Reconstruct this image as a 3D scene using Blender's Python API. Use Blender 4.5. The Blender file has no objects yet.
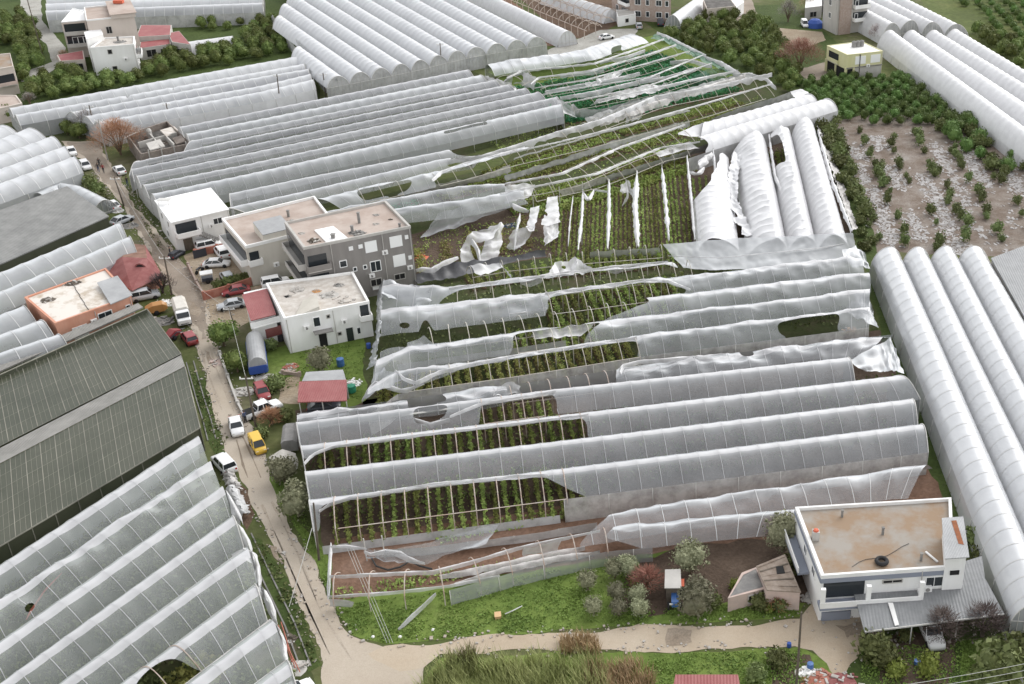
import bpy, math, random
from mathutils import Vector, noise
random.seed(7)
RA = math.radians
S = bpy.context.scene
COL = S.collection
F, CX, CY, H = 1200.0, 680.0, 342.0, 80.0
PITCH = math.atan(672 / 1200)
CP, SP = math.cos(PITCH), math.sin(PITCH)
def U(x, y, h=0.0):
    u, v = (x - CX) / F, (CY - y) / F
    dx, dy, dz = u, CP + v * SP, -SP + v * CP
    t = (H - h) / -dz
    return Vector((dx * t, dy * t, h))
def P(p):
    z = p[2] - H
    d = p[1] * CP - z * SP
    return CX + F * p[0] / d, CY - F * (p[1] * SP + z * CP) / d
def inside(x, y, poly):
    c, n, j = False, len(poly), len(poly) - 1
    for i in range(n):
        xi, yi = poly[i][0], poly[i][1]; xj, yj = poly[j][0], poly[j][1]
        if (yi > y) != (yj > y) and x < (xj - xi) * (y - yi) / (yj - yi) + xi: c = not c
        j = i
    return c
def rnd(a, b): return random.uniform(a, b)
N3 = lambda x, y, z=0.0: noise.noise(Vector((x, y, z)))

# ------------------------------------------------------------------ materials
MATS = {}
def nodes(m):
    m.use_nodes = True
    nt = m.node_tree
    return nt, nt.nodes['Principled BSDF']
def mat(name, c, rough=0.8, c2=None, scale=1.0, metal=0.0, spec=0.3, detail=4, bump=0.0, bscale=None, lo=0.35, hi=0.65, stretch=None):
    """plain surface with a two-tone noise in object space"""
    if name in MATS: return MATS[name]
    m = bpy.data.materials.new(name); MATS[name] = m
    nt, b = nodes(m)
    b.inputs['Roughness'].default_value = rough
    b.inputs['Metallic'].default_value = metal
    b.inputs['Specular IOR Level'].default_value = spec
    c = (*c, 1)
    b.inputs['Base Color'].default_value = c
    tc = None
    def coord():
        nonlocal tc
        if tc is None:
            t = nt.nodes.new('ShaderNodeTexCoord'); mp = nt.nodes.new('ShaderNodeMapping')
            nt.links.new(t.outputs['Object'], mp.inputs[0])
            if stretch: mp.inputs['Scale'].default_value = stretch
            tc = mp.outputs[0]
        return tc
    if c2:
        n = nt.nodes.new('ShaderNodeTexNoise'); n.inputs['Scale'].default_value = scale; n.inputs['Detail'].default_value = detail
        n.inputs['Roughness'].default_value = 0.65
        nt.links.new(coord(), n.inputs['Vector'])
        r = nt.nodes.new('ShaderNodeValToRGB')
        r.color_ramp.elements[0].position = lo; r.color_ramp.elements[0].color = c
        r.color_ramp.elements[1].position = hi; r.color_ramp.elements[1].color = (*c2, 1)
        nt.links.new(n.outputs['Fac'], r.inputs[0]); nt.links.new(r.outputs[0], b.inputs['Base Color'])
    if bump:
        n = nt.nodes.new('ShaderNodeTexNoise'); n.inputs['Scale'].default_value = bscale or scale * 3; n.inputs['Detail'].default_value = 5
        nt.links.new(coord(), n.inputs['Vector'])
        bp = nt.nodes.new('ShaderNodeBump'); bp.inputs['Strength'].default_value = bump; bp.inputs['Distance'].default_value = 0.2
        nt.links.new(n.outputs['Fac'], bp.inputs['Height']); nt.links.new(bp.outputs[0], b.inputs['Normal'])
    return m
def film(name, c, c2, a0, a1, rough=0.3, coat=0.0, scale=0.25, pw=1.5, full=.34):
    """polythene film: thin look-through facing you, milky at a grazing angle as thin scattering sheets are"""
    m = bpy.data.materials.new(name); MATS[name] = m
    nt, b = nodes(m)
    b.inputs['Roughness'].default_value = rough
    b.inputs['Specular IOR Level'].default_value = 0.5
    b.inputs['Coat Weight'].default_value = coat
    b.inputs['Coat Roughness'].default_value = 0.15
    t = nt.nodes.new('ShaderNodeTexCoord')
    n = nt.nodes.new('ShaderNodeTexNoise'); n.inputs['Scale'].default_value = scale; n.inputs['Detail'].default_value = 6; n.inputs['Roughness'].default_value = 0.7
    nt.links.new(t.outputs['Object'], n.inputs['Vector'])
    r = nt.nodes.new('ShaderNodeValToRGB')
    r.color_ramp.elements[0].position = 0.3; r.color_ramp.elements[0].color = (*c2, 1)
    r.color_ramp.elements[1].position = 0.6; r.color_ramp.elements[1].color = (*c, 1)
    nt.links.new(n.outputs['Fac'], r.inputs[0]); nt.links.new(r.outputs[0], b.inputs['Base Color'])
    if a0 < 1:
        lw = nt.nodes.new('ShaderNodeLayerWeight'); lw.inputs['Blend'].default_value = 0.5
        pwn = nt.nodes.new('ShaderNodeMath'); pwn.operation = 'POWER'; pwn.inputs[1].default_value = pw
        nt.links.new(lw.outputs['Facing'], pwn.inputs[0])
        ad = nt.nodes.new('ShaderNodeMath'); ad.operation = 'MULTIPLY_ADD'; ad.inputs[1].default_value = 0.12; ad.inputs[2].default_value = a0 - 0.06
        nt.links.new(n.outputs['Fac'], ad.inputs[0])
        mr = nt.nodes.new('ShaderNodeMapRange')
        mr.inputs[2].default_value = full; nt.links.new(pwn.outputs[0], mr.inputs[0]); nt.links.new(ad.outputs[0], mr.inputs[3]); mr.inputs[4].default_value = a1
        nt.links.new(mr.outputs[0], b.inputs['Alpha'])
    return m
film('film_clear', (.50, .515, .53), (.42, .435, .45), 0.34, 1.0, 0.25)
film('film_green', (.43, .455, .445), (.36, .385, .375), 0.29, 1.0, 0.24)
film('film_milky', (.53, .54, .555), (.45, .46, .48), 0.50, 1.0, 0.33)
film('film_long', (.48, .49, .505), (.38, .39, .41), 0.28, 1.0, 0.3, full=.62)
film('film_white', (.62, .62, .63), (.53, .53, .54), 1, 1, 0.4, scale=.6)
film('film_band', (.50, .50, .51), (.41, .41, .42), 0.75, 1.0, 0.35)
film('film_torn', (.60, .60, .605), (.46, .455, .45), 0.42, 1.0, 0.45, scale=0.8)
film('film_dirty', (.66, .64, .62), (.34, .32, .31), 0.62, 0.98, 0.5, scale=0.7)
film('film_grey', (.60, .60, .60), (.38, .38, .38), 0.75, 0.98, 0.4, scale=0.5)
film('film_black', (.10, .10, .105), (.05, .05, .055), 1, 1, 0.4, scale=0.8)
film('film_net', (.14, .22, .17), (.05, .15, .09), 0.45, 0.8, 0.8, scale=0.8)
film('film_gloss', (.56, .57, .585), (.50, .51, .525), 0.94, 1.0, 0.2, coat=.6)
film('glasshouse_pane', (.062, .066, .044), (.032, .04, .022), 0.93, 1.0, 0.35, scale=0.12)
M = lambda n: MATS[n]
mat('rib_white', (.54, .54, .54), 0.5)
mat('galv', (.50, .49, .47), 0.5, (.62, .61, .58), 0.8)
mat('rusty_pipe', (.42, .31, .25), 0.7, (.55, .50, .45), 0.9)
mat('hoop_metal', (.55, .53, .48), 0.5, (.44, .39, .33), 0.3)
mat('gutter_film', (.42, .40, .38), 0.6, (.60, .59, .57), 0.3)
mat('asphalt_white', (.80, .80, .79), 0.6, (.70, .69, .67), 0.4)
mat('concrete', (.40, .385, .36), 0.85, (.50, .48, .45), 0.5, bump=.1, stretch=(1, 1, .22), detail=8)
mat('concrete_dark', (.17, .165, .16), 0.9, (.27, .26, .245), 0.7)
mat('plaster_white', (.84, .84, .83), 0.8, (.74, .73, .71), 0.35, stretch=(1, 1, .22), detail=8)
mat('plaster_cream', (.50, .47, .41), 0.85, (.58, .55, .49), 0.4, stretch=(1, 1, .22), detail=8)
mat('plaster_beige', (.50, .44, .39), 0.85, (.56, .50, .45), 0.4, stretch=(1, 1, .22), detail=8)
mat('plaster_grey', (.20, .185, .175), 0.85, (.26, .245, .23), 0.4, stretch=(1, 1, .22), detail=8)
mat('plaster_salmon', (.52, .24, .16), 0.85, (.60, .32, .23), 0.5, stretch=(1, 1, .22), detail=8)
mat('plaster_yellow', (.56, .54, .30), 0.85, (.62, .60, .38), 0.4, stretch=(1, 1, .22), detail=8)
mat('plaster_pink', (.58, .45, .40), 0.85, (.44, .36, .32), 0.6)
mat('paint_blue_grey', (.24, .26, .31), 0.8)
mat('brick', (.33, .25, .21), 0.9, (.40, .33, .29), 2.0)
mat('brick_red', (.33, .12, .085), 0.9, (.42, .20, .15), 1.0)
mat('roof_pinkish', (.38, .305, .262), 0.9, (.46, .39, .345), 0.25, lo=.4, hi=.6)
mat('roof_tan', (.28, .20, .135), 0.9, (.31, .283, .25), 0.22, detail=10, lo=.40, hi=.56)
mat('roof_dirty_white', (.42, .35, .27), 0.9, (.64, .60, .55), 0.4, detail=8, lo=.36, hi=.5)
mat('roof_rubble', (.42, .375, .33), 0.9, (.58, .55, .51), 1.0, detail=8)
mat('roof_white', (.86, .86, .86), 0.5)
mat('roof_dark', (.07, .065, .06), 0.9, (.16, .15, .14), 0.8)
mat('tile_red', (.22, .07, .066), 0.7, (.29, .12, .112), 0.6)
mat('sheet_red', (.26, .065, .07), 0.6, (.32, .12, .115), 0.4)
mat('rust', (.30, .11, .05), 0.85, (.20, .08, .04), 2)
mat('glass_dark', (.03, .035, .04), 0.15, spec=.6)
mat('shutter_white', (.82, .82, .81), 0.5)
mat('tyre', (.025, .025, .026), 0.8)
mat('black_void', (.02, .02, .02), 0.9)
mat('wood_pole', (.09, .075, .06), 0.9, (.15, .125, .10), 1)
mat('concrete_pole', (.36, .35, .33), 0.9)
mat('cable_black', (.05, .05, .05), 0.7)
mat('cable_grey', (.55, .55, .52), 0.6)
mat('trunk', (.12, .085, .055), 0.9, (.18, .14, .10), 3)
mat('chrome_lamp', (.75, .75, .73), 0.2)
mat('lamp_red', (.45, .03, .02), 0.3)
for n, c in dict(car_white=(.80, .80, .80), car_silver=(.46, .48, .50), car_red=(.29, .05, .055), car_yellow=(.70, .45, .06), car_dark=(.04, .045, .06),
                 car_blue=(.05, .13, .34), car_orange=(.46, .23, .08), tarp_blue=(.03, .08, .32), tarp_red=(.55, .12, .06), pipe_red=(.38, .12, .08),
                 cloth_dark=(.03, .03, .035), cloth_blue=(.06, .08, .15), cloth_red=(.3, .05, .05), skin=(.45, .28, .2), hair=(.03, .02, .02), plastic_green=(.03, .25, .15), box_tan=(.58, .38, .20)).items():
    mat(n, c, 0.35 if n.startswith('car') else 0.7, spec=.5)
mat('canvas', (.56, .53, .48), 0.9, (.66, .63, .58), 1.0)
mat('canvas_grey', (.20, .195, .19), 0.9, (.28, .27, .26), 1.0)
def leafmat(name, a, b, scale=1.5, lo=.3, hi=.7):
    m = mat(name, a, 0.65, b, scale, spec=.25, lo=lo, hi=hi)
    nt = m.node_tree; bs = nt.nodes['Principled BSDF']
    bs.inputs['Subsurface Weight'].default_value = 0
    oi = nt.nodes.new('ShaderNodeObjectInfo')
    hs = nt.nodes.new('ShaderNodeHueSaturation')
    mr = nt.nodes.new('ShaderNodeMapRange'); mr.inputs[3].default_value = .66; mr.inputs[4].default_value = 1.42
    nt.links.new(oi.outputs['Random'], mr.inputs[0]); nt.links.new(mr.outputs[0], hs.inputs['Value'])
    mr2 = nt.nodes.new('ShaderNodeMapRange'); mr2.inputs[3].default_value = .472; mr2.inputs[4].default_value = .515
    nt.links.new(oi.outputs['Random'], mr2.inputs[0]); nt.links.new(mr2.outputs[0], hs.inputs['Hue'])
    src = bs.inputs['Base Color'].links[0].from_socket
    nt.links.new(src, hs.inputs['Color']); nt.links.new(hs.outputs[0], bs.inputs['Base Color'])
    return m
leafmat('leaf_citrus', (.05, .095, .024), (.125, .19, .05), 1.1)
leafmat('leaf_grove', (.055, .088, .022), (.15, .18, .05), 1.1)
leafmat('leaf_olive', (.14, .15, .085), (.27, .27, .17))
leafmat('leaf_sapling', (.07, .10, .035), (.16, .19, .07))
leafmat('leaf_crop', (.14, .20, .05), (.33, .39, .11), 0.9)
leafmat('leaf_crop_yellow', (.17, .20, .055), (.38, .38, .12), 0.9)
leafmat('leaf_shrub', (.075, .10, .035), (.16, .185, .065))
leafmat('leaf_bright', (.12, .18, .03), (.22, .28, .06))
leafmat('leaf_green_crop', (.03, .16, .065), (.09, .29, .13), 0.5)
leafmat('grass_blade', (.10, .165, .034), (.175, .26, .055), 0.15)
leafmat('reed_green', (.15, .165, .055), (.30, .30, .13), 0.4)
leafmat('reed_dry', (.30, .205, .11), (.40, .30, .18), 0.4)
leafmat('twig_red', (.22, .10, .06), (.32, .17, .10), 0.4)
leafmat('twig_dark', (.06, .045, .04), (.12, .09, .08), 0.6)
leafmat('twig_grey', (.22, .20, .18), (.32, .29, .26), 0.6)

# ------------------------------------------------------------------ mesh builder
class MB:
    def __init__(s): s.v = []; s.f = []; s.m = []
    def face(s, pts, m=0):
        i = len(s.v); s.v.extend([tuple(p) for p in pts]); s.f.append(tuple(range(i, i + len(pts)))); s.m.append(m)
    def prism(s, base, z0, z1, m=0, mt=None, top=None):
        """vertical prism over a polygon (list of xy); z1/top may give other corners for the top"""
        n = len(base); i = len(s.v)
        top = top or base
        area = sum(base[k][0] * base[(k + 1) % n][1] - base[(k + 1) % n][0] * base[k][1] for k in range(n))
        if area < 0: base = base[::-1]; top = top[::-1]
        zz0 = z0 if isinstance(z0, (list, tuple)) else [z0] * n
        zz1 = z1 if isinstance(z1, (list, tuple)) else [z1] * n
        if area < 0: zz0 = list(zz0)[::-1]; zz1 = list(zz1)[::-1]
        for k in range(n): s.v.append((base[k][0], base[k][1], zz0[k]))
        for k in range(n): s.v.append((top[k][0], top[k][1], zz1[k]))
        s.f.append(tuple(range(i + n - 1, i - 1, -1))); s.m.append(m)
        s.f.append(tuple(range(i + n, i + 2 * n))); s.m.append(m if mt is None else mt)
        for k in range(n):
            a, b = i + k, i + (k + 1) % n
            s.f.append((a, b, b + n, a + n)); s.m.append(m)
    def box(s, c, d, rz=0.0, m=0):
        cr, sr = math.cos(rz), math.sin(rz)
        pts = []
        for sx, sy in ((-1, -1), (1, -1), (1, 1), (-1, 1)):
            x, y = sx * d[0] / 2, sy * d[1] / 2
            pts.append((c[0] + x * cr - y * sr, c[1] + x * sr + y * cr))
        s.prism(pts, c[2] - d[2] / 2, c[2] + d[2] / 2, m)
    def bar(s, a, b, w, hgt, m=0):
        """box between two points (a, b at its mid axis)"""
        a, b = Vector(a), Vector(b); t = (b - a).normalized()
        up = Vector((0, 0, 1))
        if abs(t.z) > .95: up = Vector((0, 1, 0))
        n = t.cross(up).normalized(); q = n.cross(t).normalized()
        i = len(s.v)
        for p in (a, b):
            for x, y in ((-1, -1), (1, -1), (1, 1), (-1, 1)): s.v.append(tuple(p + n * x * w / 2 + q * y * hgt / 2))
        for f in ((0, 3, 2, 1), (4, 5, 6, 7), (0, 1, 5, 4), (1, 2, 6, 5), (2, 3, 7, 6), (3, 0, 4, 7)):
            s.f.append(tuple(i + k for k in f)); s.m.append(m)
    def tube(s, pts, r, k=5, m=0, cap=True):
        pts = [Vector(p) for p in pts]; n = len(pts)
        rr = r if isinstance(r, (list, tuple)) else [r] * n
        i = len(s.v)
        ref = Vector((0.123, 0.31, .9)).normalized()
        for j, p in enumerate(pts):
            t = (pts[min(j + 1, n - 1)] - pts[max(j - 1, 0)])
            t = t.normalized() if t.length > 1e-9 else Vector((0, 0, 1))
            a = t.cross(ref)
            if a.length < .05: a = t.cross(Vector((1, 0, 0)))
            a.normalize(); b = t.cross(a)
            for q in range(k):
                th = 2 * math.pi * q / k
                s.v.append(tuple(p + (a * math.cos(th) + b * math.sin(th)) * rr[j]))
        for j in range(n - 1):
            for q in range(k):
                a, b = i + j * k + q, i + j * k + (q + 1) % k
                s.f.append((a, a + k, b + k, b)); s.m.append(m)
        if cap:
            s.f.append(tuple(i + q for q in range(k))); s.m.append(m)
            s.f.append(tuple(i + (n - 1) * k + q for q in range(k - 1, -1, -1))); s.m.append(m)
    def lathe(s, c, prof, k=12, m=0, axis='z'):
        i = len(s.v); c = Vector(c)
        for r, z in prof:
            for q in range(k):
                th = 2 * math.pi * q / k
                x, y = r * math.cos(th), r * math.sin(th)
                s.v.append(tuple(c + (Vector((x, y, z)) if axis == 'z' else Vector((x, z, y)) if axis == 'y' else Vector((z, x, y)))))
        for j in range(len(prof) - 1):
            for q in range(k):
                a, b = i + j * k + q, i + j * k + (q + 1) % k
                s.f.append((a, b, b + k, a + k)); s.m.append(m)
        s.f.append(tuple(i + q for q in range(k - 1, -1, -1))); s.m.append(m)
        s.f.append(tuple(i + (len(prof) - 1) * k + q for q in range(k))); s.m.append(m)
    def grid(s, rows, m=0):
        nr, nc = len(rows), len(rows[0]); i = len(s.v)
        for r in rows: s.v.extend([tuple(p) for p in r])
        for a in range(nr - 1):
            for b in range(nc - 1):
                s.f.append((i + a * nc + b, i + a * nc + b + 1, i + (a + 1) * nc + b + 1, i + (a + 1) * nc + b)); s.m.append(m)
    def leaf(s, p, size, m=0, up=0.3, asp=.6):
        d = Vector((rnd(-1, 1), rnd(-1, 1), rnd(-1, 1) + up))
        if d.length < .1: d = Vector((0, 0, 1))
        d.normalize(); a = d.orthogonal().normalized(); th = rnd(0, 6.28)
        b = d.cross(a); x = a * math.cos(th) + b * math.sin(th); y = d.cross(x)
        i = len(s.v); x = x * size; y = y * size * asp; p = Vector(p)
        s.v.extend([tuple(p - x), tuple(p - y + d * size * .15), tuple(p + x), tuple(p + y + d * size * .15)])
        s.f.append((i, i + 1, i + 2, i + 3)); s.m.append(m)
    def blade(s, p, hgt, lean, w, m=0):
        p = Vector(p); a = rnd(0, 6.28); d = Vector((math.cos(a), math.sin(a), 0)); q = Vector((-d.y, d.x, 0)) * w / 2
        i = len(s.v); mid = p + d * lean * .35 + Vector((0, 0, hgt * .6)); tip = p + d * lean + Vector((0, 0, hgt))
        s.v.extend([tuple(p - q), tuple(p + q), tuple(mid + q * .8), tuple(mid - q * .8), tuple(tip)])
        s.f.append((i, i + 1, i + 2, i + 3)); s.m.append(m); s.f.append((i + 3, i + 2, i + 4)); s.m.append(m)
    def mesh(s, name, mats, smooth=False, org=(0, 0, 0)):
        me = bpy.data.meshes.new(name)
        ox, oy, oz = org
        me.from_pydata([(x - ox, y - oy, z - oz) for x, y, z in s.v], [], s.f)
        for mm in (mats if isinstance(mats, (list, tuple)) else [mats]): me.materials.append(MATS[mm] if isinstance(mm, str) else mm)
        me.polygons.foreach_set('material_index', s.m)
        if smooth: me.polygons.foreach_set('use_smooth', [True] * len(s.f))
        me.update()
        return me
    def build(s, name, mats, parent=None, smooth=False, world=True):
        org = parent_loc(parent) if parent is not None and world else (0, 0, 0)
        o = bpy.data.objects.new(name, s.mesh(name, mats, smooth, org)); COL.objects.link(o)
        if parent is not None: o.parent = parent
        return o
def parent_loc(p):
    v = Vector((0, 0, 0))
    while p is not None: v = v + p.location; p = p.parent
    return v
def tag(o, label=None, cat=None, group=None, kind=None):
    for k, v in (('label', label), ('category', cat), ('group', group), ('kind', kind)):
        if v: o[k] = v
    return o
def thing(name, label, cat, loc, rz=0.0, group=None):
    o = bpy.data.objects.new(name, None); COL.objects.link(o)
    o.empty_display_size = .3
    o.location = loc; o.rotation_euler = (0, 0, rz)
    return tag(o, label, cat, group)
def single(mb, name, mats, label, cat, group=None, smooth=False):
    """a thing that is one mesh, its origin at its base centre"""
    xs = [v[0] for v in mb.v]; ys = [v[1] for v in mb.v]; zs = [v[2] for v in mb.v]
    c = ((min(xs) + max(xs)) / 2, (min(ys) + max(ys)) / 2, min(zs))
    o = bpy.data.objects.new(name, mb.mesh(name, mats, smooth, c)); COL.objects.link(o); o.location = c
    return tag(o, label, cat, group)
def struct(mb, name, mats, smooth=False, kind='structure'):
    return tag(mb.build(name, mats, None, smooth), kind=kind)
def inst(me, name, loc, rz=0.0, sc=1.0, parent=None):
    o = bpy.data.objects.new(name, me); COL.objects.link(o)
    o.location = loc; o.rotation_euler = (0, 0, rz); o.scale = (sc, sc, sc) if not isinstance(sc, (tuple, list)) else sc
    if parent is not None: o.parent = parent
    return o
def recolor(o, slot, m):
    o.material_slots[slot].link = 'OBJECT'; o.material_slots[slot].material = M(m)
# ------------------------------------------------------------------ greenhouses
class Curve:
    def __init__(s, px, h):
        s.p = [U(x, y, h) for x, y in px]
        s.c = [0.0]
        for a, b in zip(s.p, s.p[1:]): s.c.append(s.c[-1] + (b - a).length)
        s.L = s.c[-1]
    def at(s, d):
        d = min(max(d, 0), s.L)
        for i in range(len(s.p) - 1):
            if d <= s.c[i + 1] or i == len(s.p) - 2:
                return s.p[i].lerp(s.p[i + 1], (d - s.c[i]) / max(s.c[i + 1] - s.c[i], 1e-6))
    def tan(s, d):
        t = s.at(d + 2.5) - s.at(d - 2.5); t.z = 0
        return t.normalized()
def line_dist(p, a, b):
    d = b - a; d.z = 0; q = p - a
    return abs(d.x * q.y - d.y * q.x) / d.length
class Span:
    def __init__(s, px, hr, hg, wf, wb, pe=0):
        s.pe = pe; s.k0 = s.k1 = 0.0; s.cv = Curve(px, hr); s.hr, s.hg, s.wf, s.wb = hr, hg, wf, wb; s.L = s.cv.L
    def w(s, d):
        k = d / s.L
        return s.wf[0] + (s.wf[1] - s.wf[0]) * k, s.wb[0] + (s.wb[1] - s.wb[0]) * k
    def prof(s, a):
        return 1 - (max(0.0, (a * a + .0121) ** .5 - .11) / .896) ** s.pe if s.pe else max(0.0, 1 - a * a) ** .8
    def pos(s, d, u):
        r = s.cv.at(d); t = s.cv.tan(d); n = Vector((t.y, -t.x, 0)); f, b = s.w(d)
        a = abs(2 * u - 1)
        lat = n * (f * (1 - 2 * u)) if u < .5 else n * (-b * (2 * u - 1))
        z = s.hg + (s.hr - s.hg) * s.prof(a)
        if s.k0 or s.k1:
            sg = f * (1 - 2 * u) if u < .5 else -b * (2 * u - 1); W = min(9.0, s.L / 2)
            lat = lat + t * sg * (s.k0 * max(0, 1 - d / W) + s.k1 * max(0, 1 - (s.L - d) / W))
        return Vector((r.x + lat.x, r.y + lat.y, z))
def cut_film(rows_fn, nd, nu, dropped, weld_edges=True):
    """grid of nd x nu cells with the dropped cells torn out and the tear lines smoothed"""
    V = [[rows_fn(i, j) for j in range(nu + 1)] for i in range(nd + 1)]
    keep = [[not dropped(V[i][j], V[i + 1][j + 1]) for j in range(nu)] for i in range(nd)]
    if all(all(k) for k in keep): return V, keep
    def kc(i, j): return 0 <= i < nd and 0 <= j < nu and keep[i][j]
    edge = {}
    for i in range(nd + 1):
        for j in range(nu + 1):
            cs = [(i - 1, j - 1), (i - 1, j), (i, j - 1), (i, j)]
            ins = [c for c in cs if 0 <= c[0] < nd and 0 <= c[1] < nu]
            k = sum(keep[a][b] for a, b in ins)
            if 0 < k < len(ins):
                nb = []
                for di, dj, c1, c2 in ((1, 0, (i, j - 1), (i, j)), (-1, 0, (i - 1, j - 1), (i - 1, j)), (0, 1, (i - 1, j), (i, j)), (0, -1, (i - 1, j - 1), (i, j - 1))):
                    if kc(*c1) != kc(*c2) : nb.append((i + di, j + dj))
                nb = [q for q in nb if 0 <= q[0] <= nd and 0 <= q[1] <= nu]
                if len(nb) == 2: edge[(i, j)] = nb
    for _ in range(6):
        new = {}
        for (i, j), nb in edge.items():
            a, b = V[nb[0][0]][nb[0][1]], V[nb[1][0]][nb[1][1]]
            new[(i, j)] = V[i][j] * .4 + (a + b) * .3
        for (i, j), p in new.items(): V[i][j] = p
    return V, keep
def film_span(sp, parent, fm, step=2.4, sub=4, nu=12, holes=(), sag=.05, wob=0.0, rib=.10, band=None, band_mat='film_band', name='film_span', d0=0.0, d1=None, ph=0.0, rmat='rib_white'):
    d1 = sp.L if d1 is None else d1
    nd = max(2, int(round((d1 - d0) / step * sub)))
    seed = rnd(0, 100)
    def fn(i, j):
        d = d0 + (d1 - d0) * i / nd; u = j / nu
        p = sp.pos(d, u)
        fr = ((d - d0) / step + ph) % 1.0
        k = math.sin(math.pi * fr) * sag * (0.35 + .65 * math.sin(math.pi * u))
        p.z -= k
        p.z += .028 * N3(d * 1.3 + seed, u * 9, seed) + .02 * N3(d * 3.1, u * 17 + seed, 2)
        if wob:
            q = N3(d * .22 + seed, u * 2.2, seed) + .5 * N3(d * .6 + seed, u * 5, seed)
            q2 = N3(d * .35, u * 3 + seed, 4.1)
            p.z += wob * q * (.25 + math.sin(math.pi * u)) - abs(wob) * .25
            fo = max(0, .3 - abs(N3(d * .28 + u * 2.5 + seed, u * 3.5 - d * .12, seed))) * 2.6
            p.z += wob * fo * .8 * math.sin(math.pi * u)
            p.y += wob * .6 * q2
            e = min(i, nd - i) / nd * (d1 - d0)
            if e < 3: p.z -= wob * .5 * (3 - e) * (.5 + .5 * N3(u * 4, seed))
        return p
    def dropped(a, b):
        if not holes: return False
        x, y = P((a + b) / 2)
        x += 1.6 * N3(x * .12, y * .12, seed); y += 1.2 * N3(x * .15, y * .2, seed + 9)
        return any(inside(x, y, h) for h in holes)
    V, keep = cut_film(fn, nd, nu, dropped)
    mb = MB(); idx = {}
    def vi(i, j):
        if (i, j) not in idx: idx[(i, j)] = len(mb.v); mb.v.append(tuple(V[i][j]))
        return idx[(i, j)]
    for i in range(nd):
        for j in range(nu):
            if keep[i][j]:
                mb.f.append((vi(i, j), vi(i + 1, j), vi(i + 1, j + 1), vi(i, j + 1)))
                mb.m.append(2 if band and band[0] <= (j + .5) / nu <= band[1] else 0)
    if rib:
        d = d0 - ph * step
        while d <= d1 + .01:
            i = (d - d0) / (d1 - d0) * nd
            if i >= -.01:
                i = min(max(int(round(i)), 0), nd)
                t = sp.cv.tan(d) * rib / 2; up = Vector((0, 0, .035))
                for j in range(nu):
                    if keep[min(i, nd - 1)][j] and keep[max(i - 1, 0)][j]:
                        a, b = V[i][j] + up, V[i][j + 1] + up
                        mb.face([a - t, a + t, b + t, b - t], 1)
            d += step
    return mb.build(name, [fm, rmat, band_mat], parent, smooth=True)
def hoops(sp, parent, dlist, r=.05, mat_='hoop_metal', purlins=True, posts=True, nu=10, jit=0.0):
    me = None
    f, b = sp.w(sp.L / 2)
    for d in dlist:
        if me is None:
            mb = MB(); pts = []
            for k in range(nu + 1):
                u = k / nu; a = abs(2 * u - 1)
                x = f * (1 - 2 * u) if u < .5 else -b * (2 * u - 1)
                pts.append((x, 0, sp.hg + (sp.hr - sp.hg) * sp.prof(a)))
            mb.tube(pts, r, 4)
            if posts:
                mb.tube([(f, 0, 0), (f, 0, sp.hg)], r, 4)
            me = mb.mesh('hoop', mat_)
        p = sp.cv.at(d); t = sp.cv.tan(d)
        fd, bd = sp.w(d)
        o = inst(me, 'hoop', Vector((p.x, p.y, 0)) - parent_loc(parent), math.atan2(-t.x, t.y) + rnd(-jit, jit), ((fd + bd) / (f + b), 1, 1 - abs(rnd(0, jit))), parent)
    if purlins and dlist:
        mb = MB()
        for u in (0.0,):
            pts = []; a, bb = dlist[0], dlist[-1]; n = max(2, int((bb - a) / 5))
            for k in range(n + 1): pts.append(sp.pos(a + (bb - a) * k / n, u))
            mb.tube(pts, r * .9, 4)
        mb.build('purlin', mat_, parent)
def side_wall(sp, u, parent, fm, d0=0.0, d1=None, z0=0.0, nd=None, ztop=None, posts=True, wob=0.0, name='side_wall', out=.25, holes=()):
    d1 = sp.L if d1 is None else d1
    nd = nd or max(2, int((d1 - d0) / 1.2)); mb = MB(); sgn = 1 if u < .5 else -1; sd = rnd(0, 50)
    def row(i):
        d = d0 + (d1 - d0) * i / nd; p = sp.pos(d, u); t = sp.cv.tan(d); n = Vector((t.y, -t.x, 0)) * sgn
        z = ztop or p.z; r = []
        for k in range(4):
            q = Vector((p.x, p.y, z + (z0 - z) * k / 3)) + n * (out * k / 3 + wob * N3(d * .5 + sd, k * .9))
            r.append(q)
        return r
    rows = [row(i) for i in range(nd + 1)]
    for i in range(nd):
        for k in range(3):
            if holes:
                x, y = P((rows[i][k] + rows[i + 1][k + 1]) / 2)
                if any(inside(x, y, h) for h in holes): continue
            mb.face([rows[i][k], rows[i][k + 1], rows[i + 1][k + 1], rows[i + 1][k]], 0)
    if posts:
        d = d0
        while d <= d1:
            p = sp.pos(d, u); t = sp.cv.tan(d); n = Vector((t.y, -t.x, 0)) * sgn * (out + .06)
            mb.tube([(p.x + n.x * .1, p.y + n.y * .1, ztop or p.z), (p.x + n.x, p.y + n.y, 0)], .045, 4, 1)
            d += 4.8
    return mb.build(name, [fm, 'galv'], parent, smooth=True)
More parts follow.
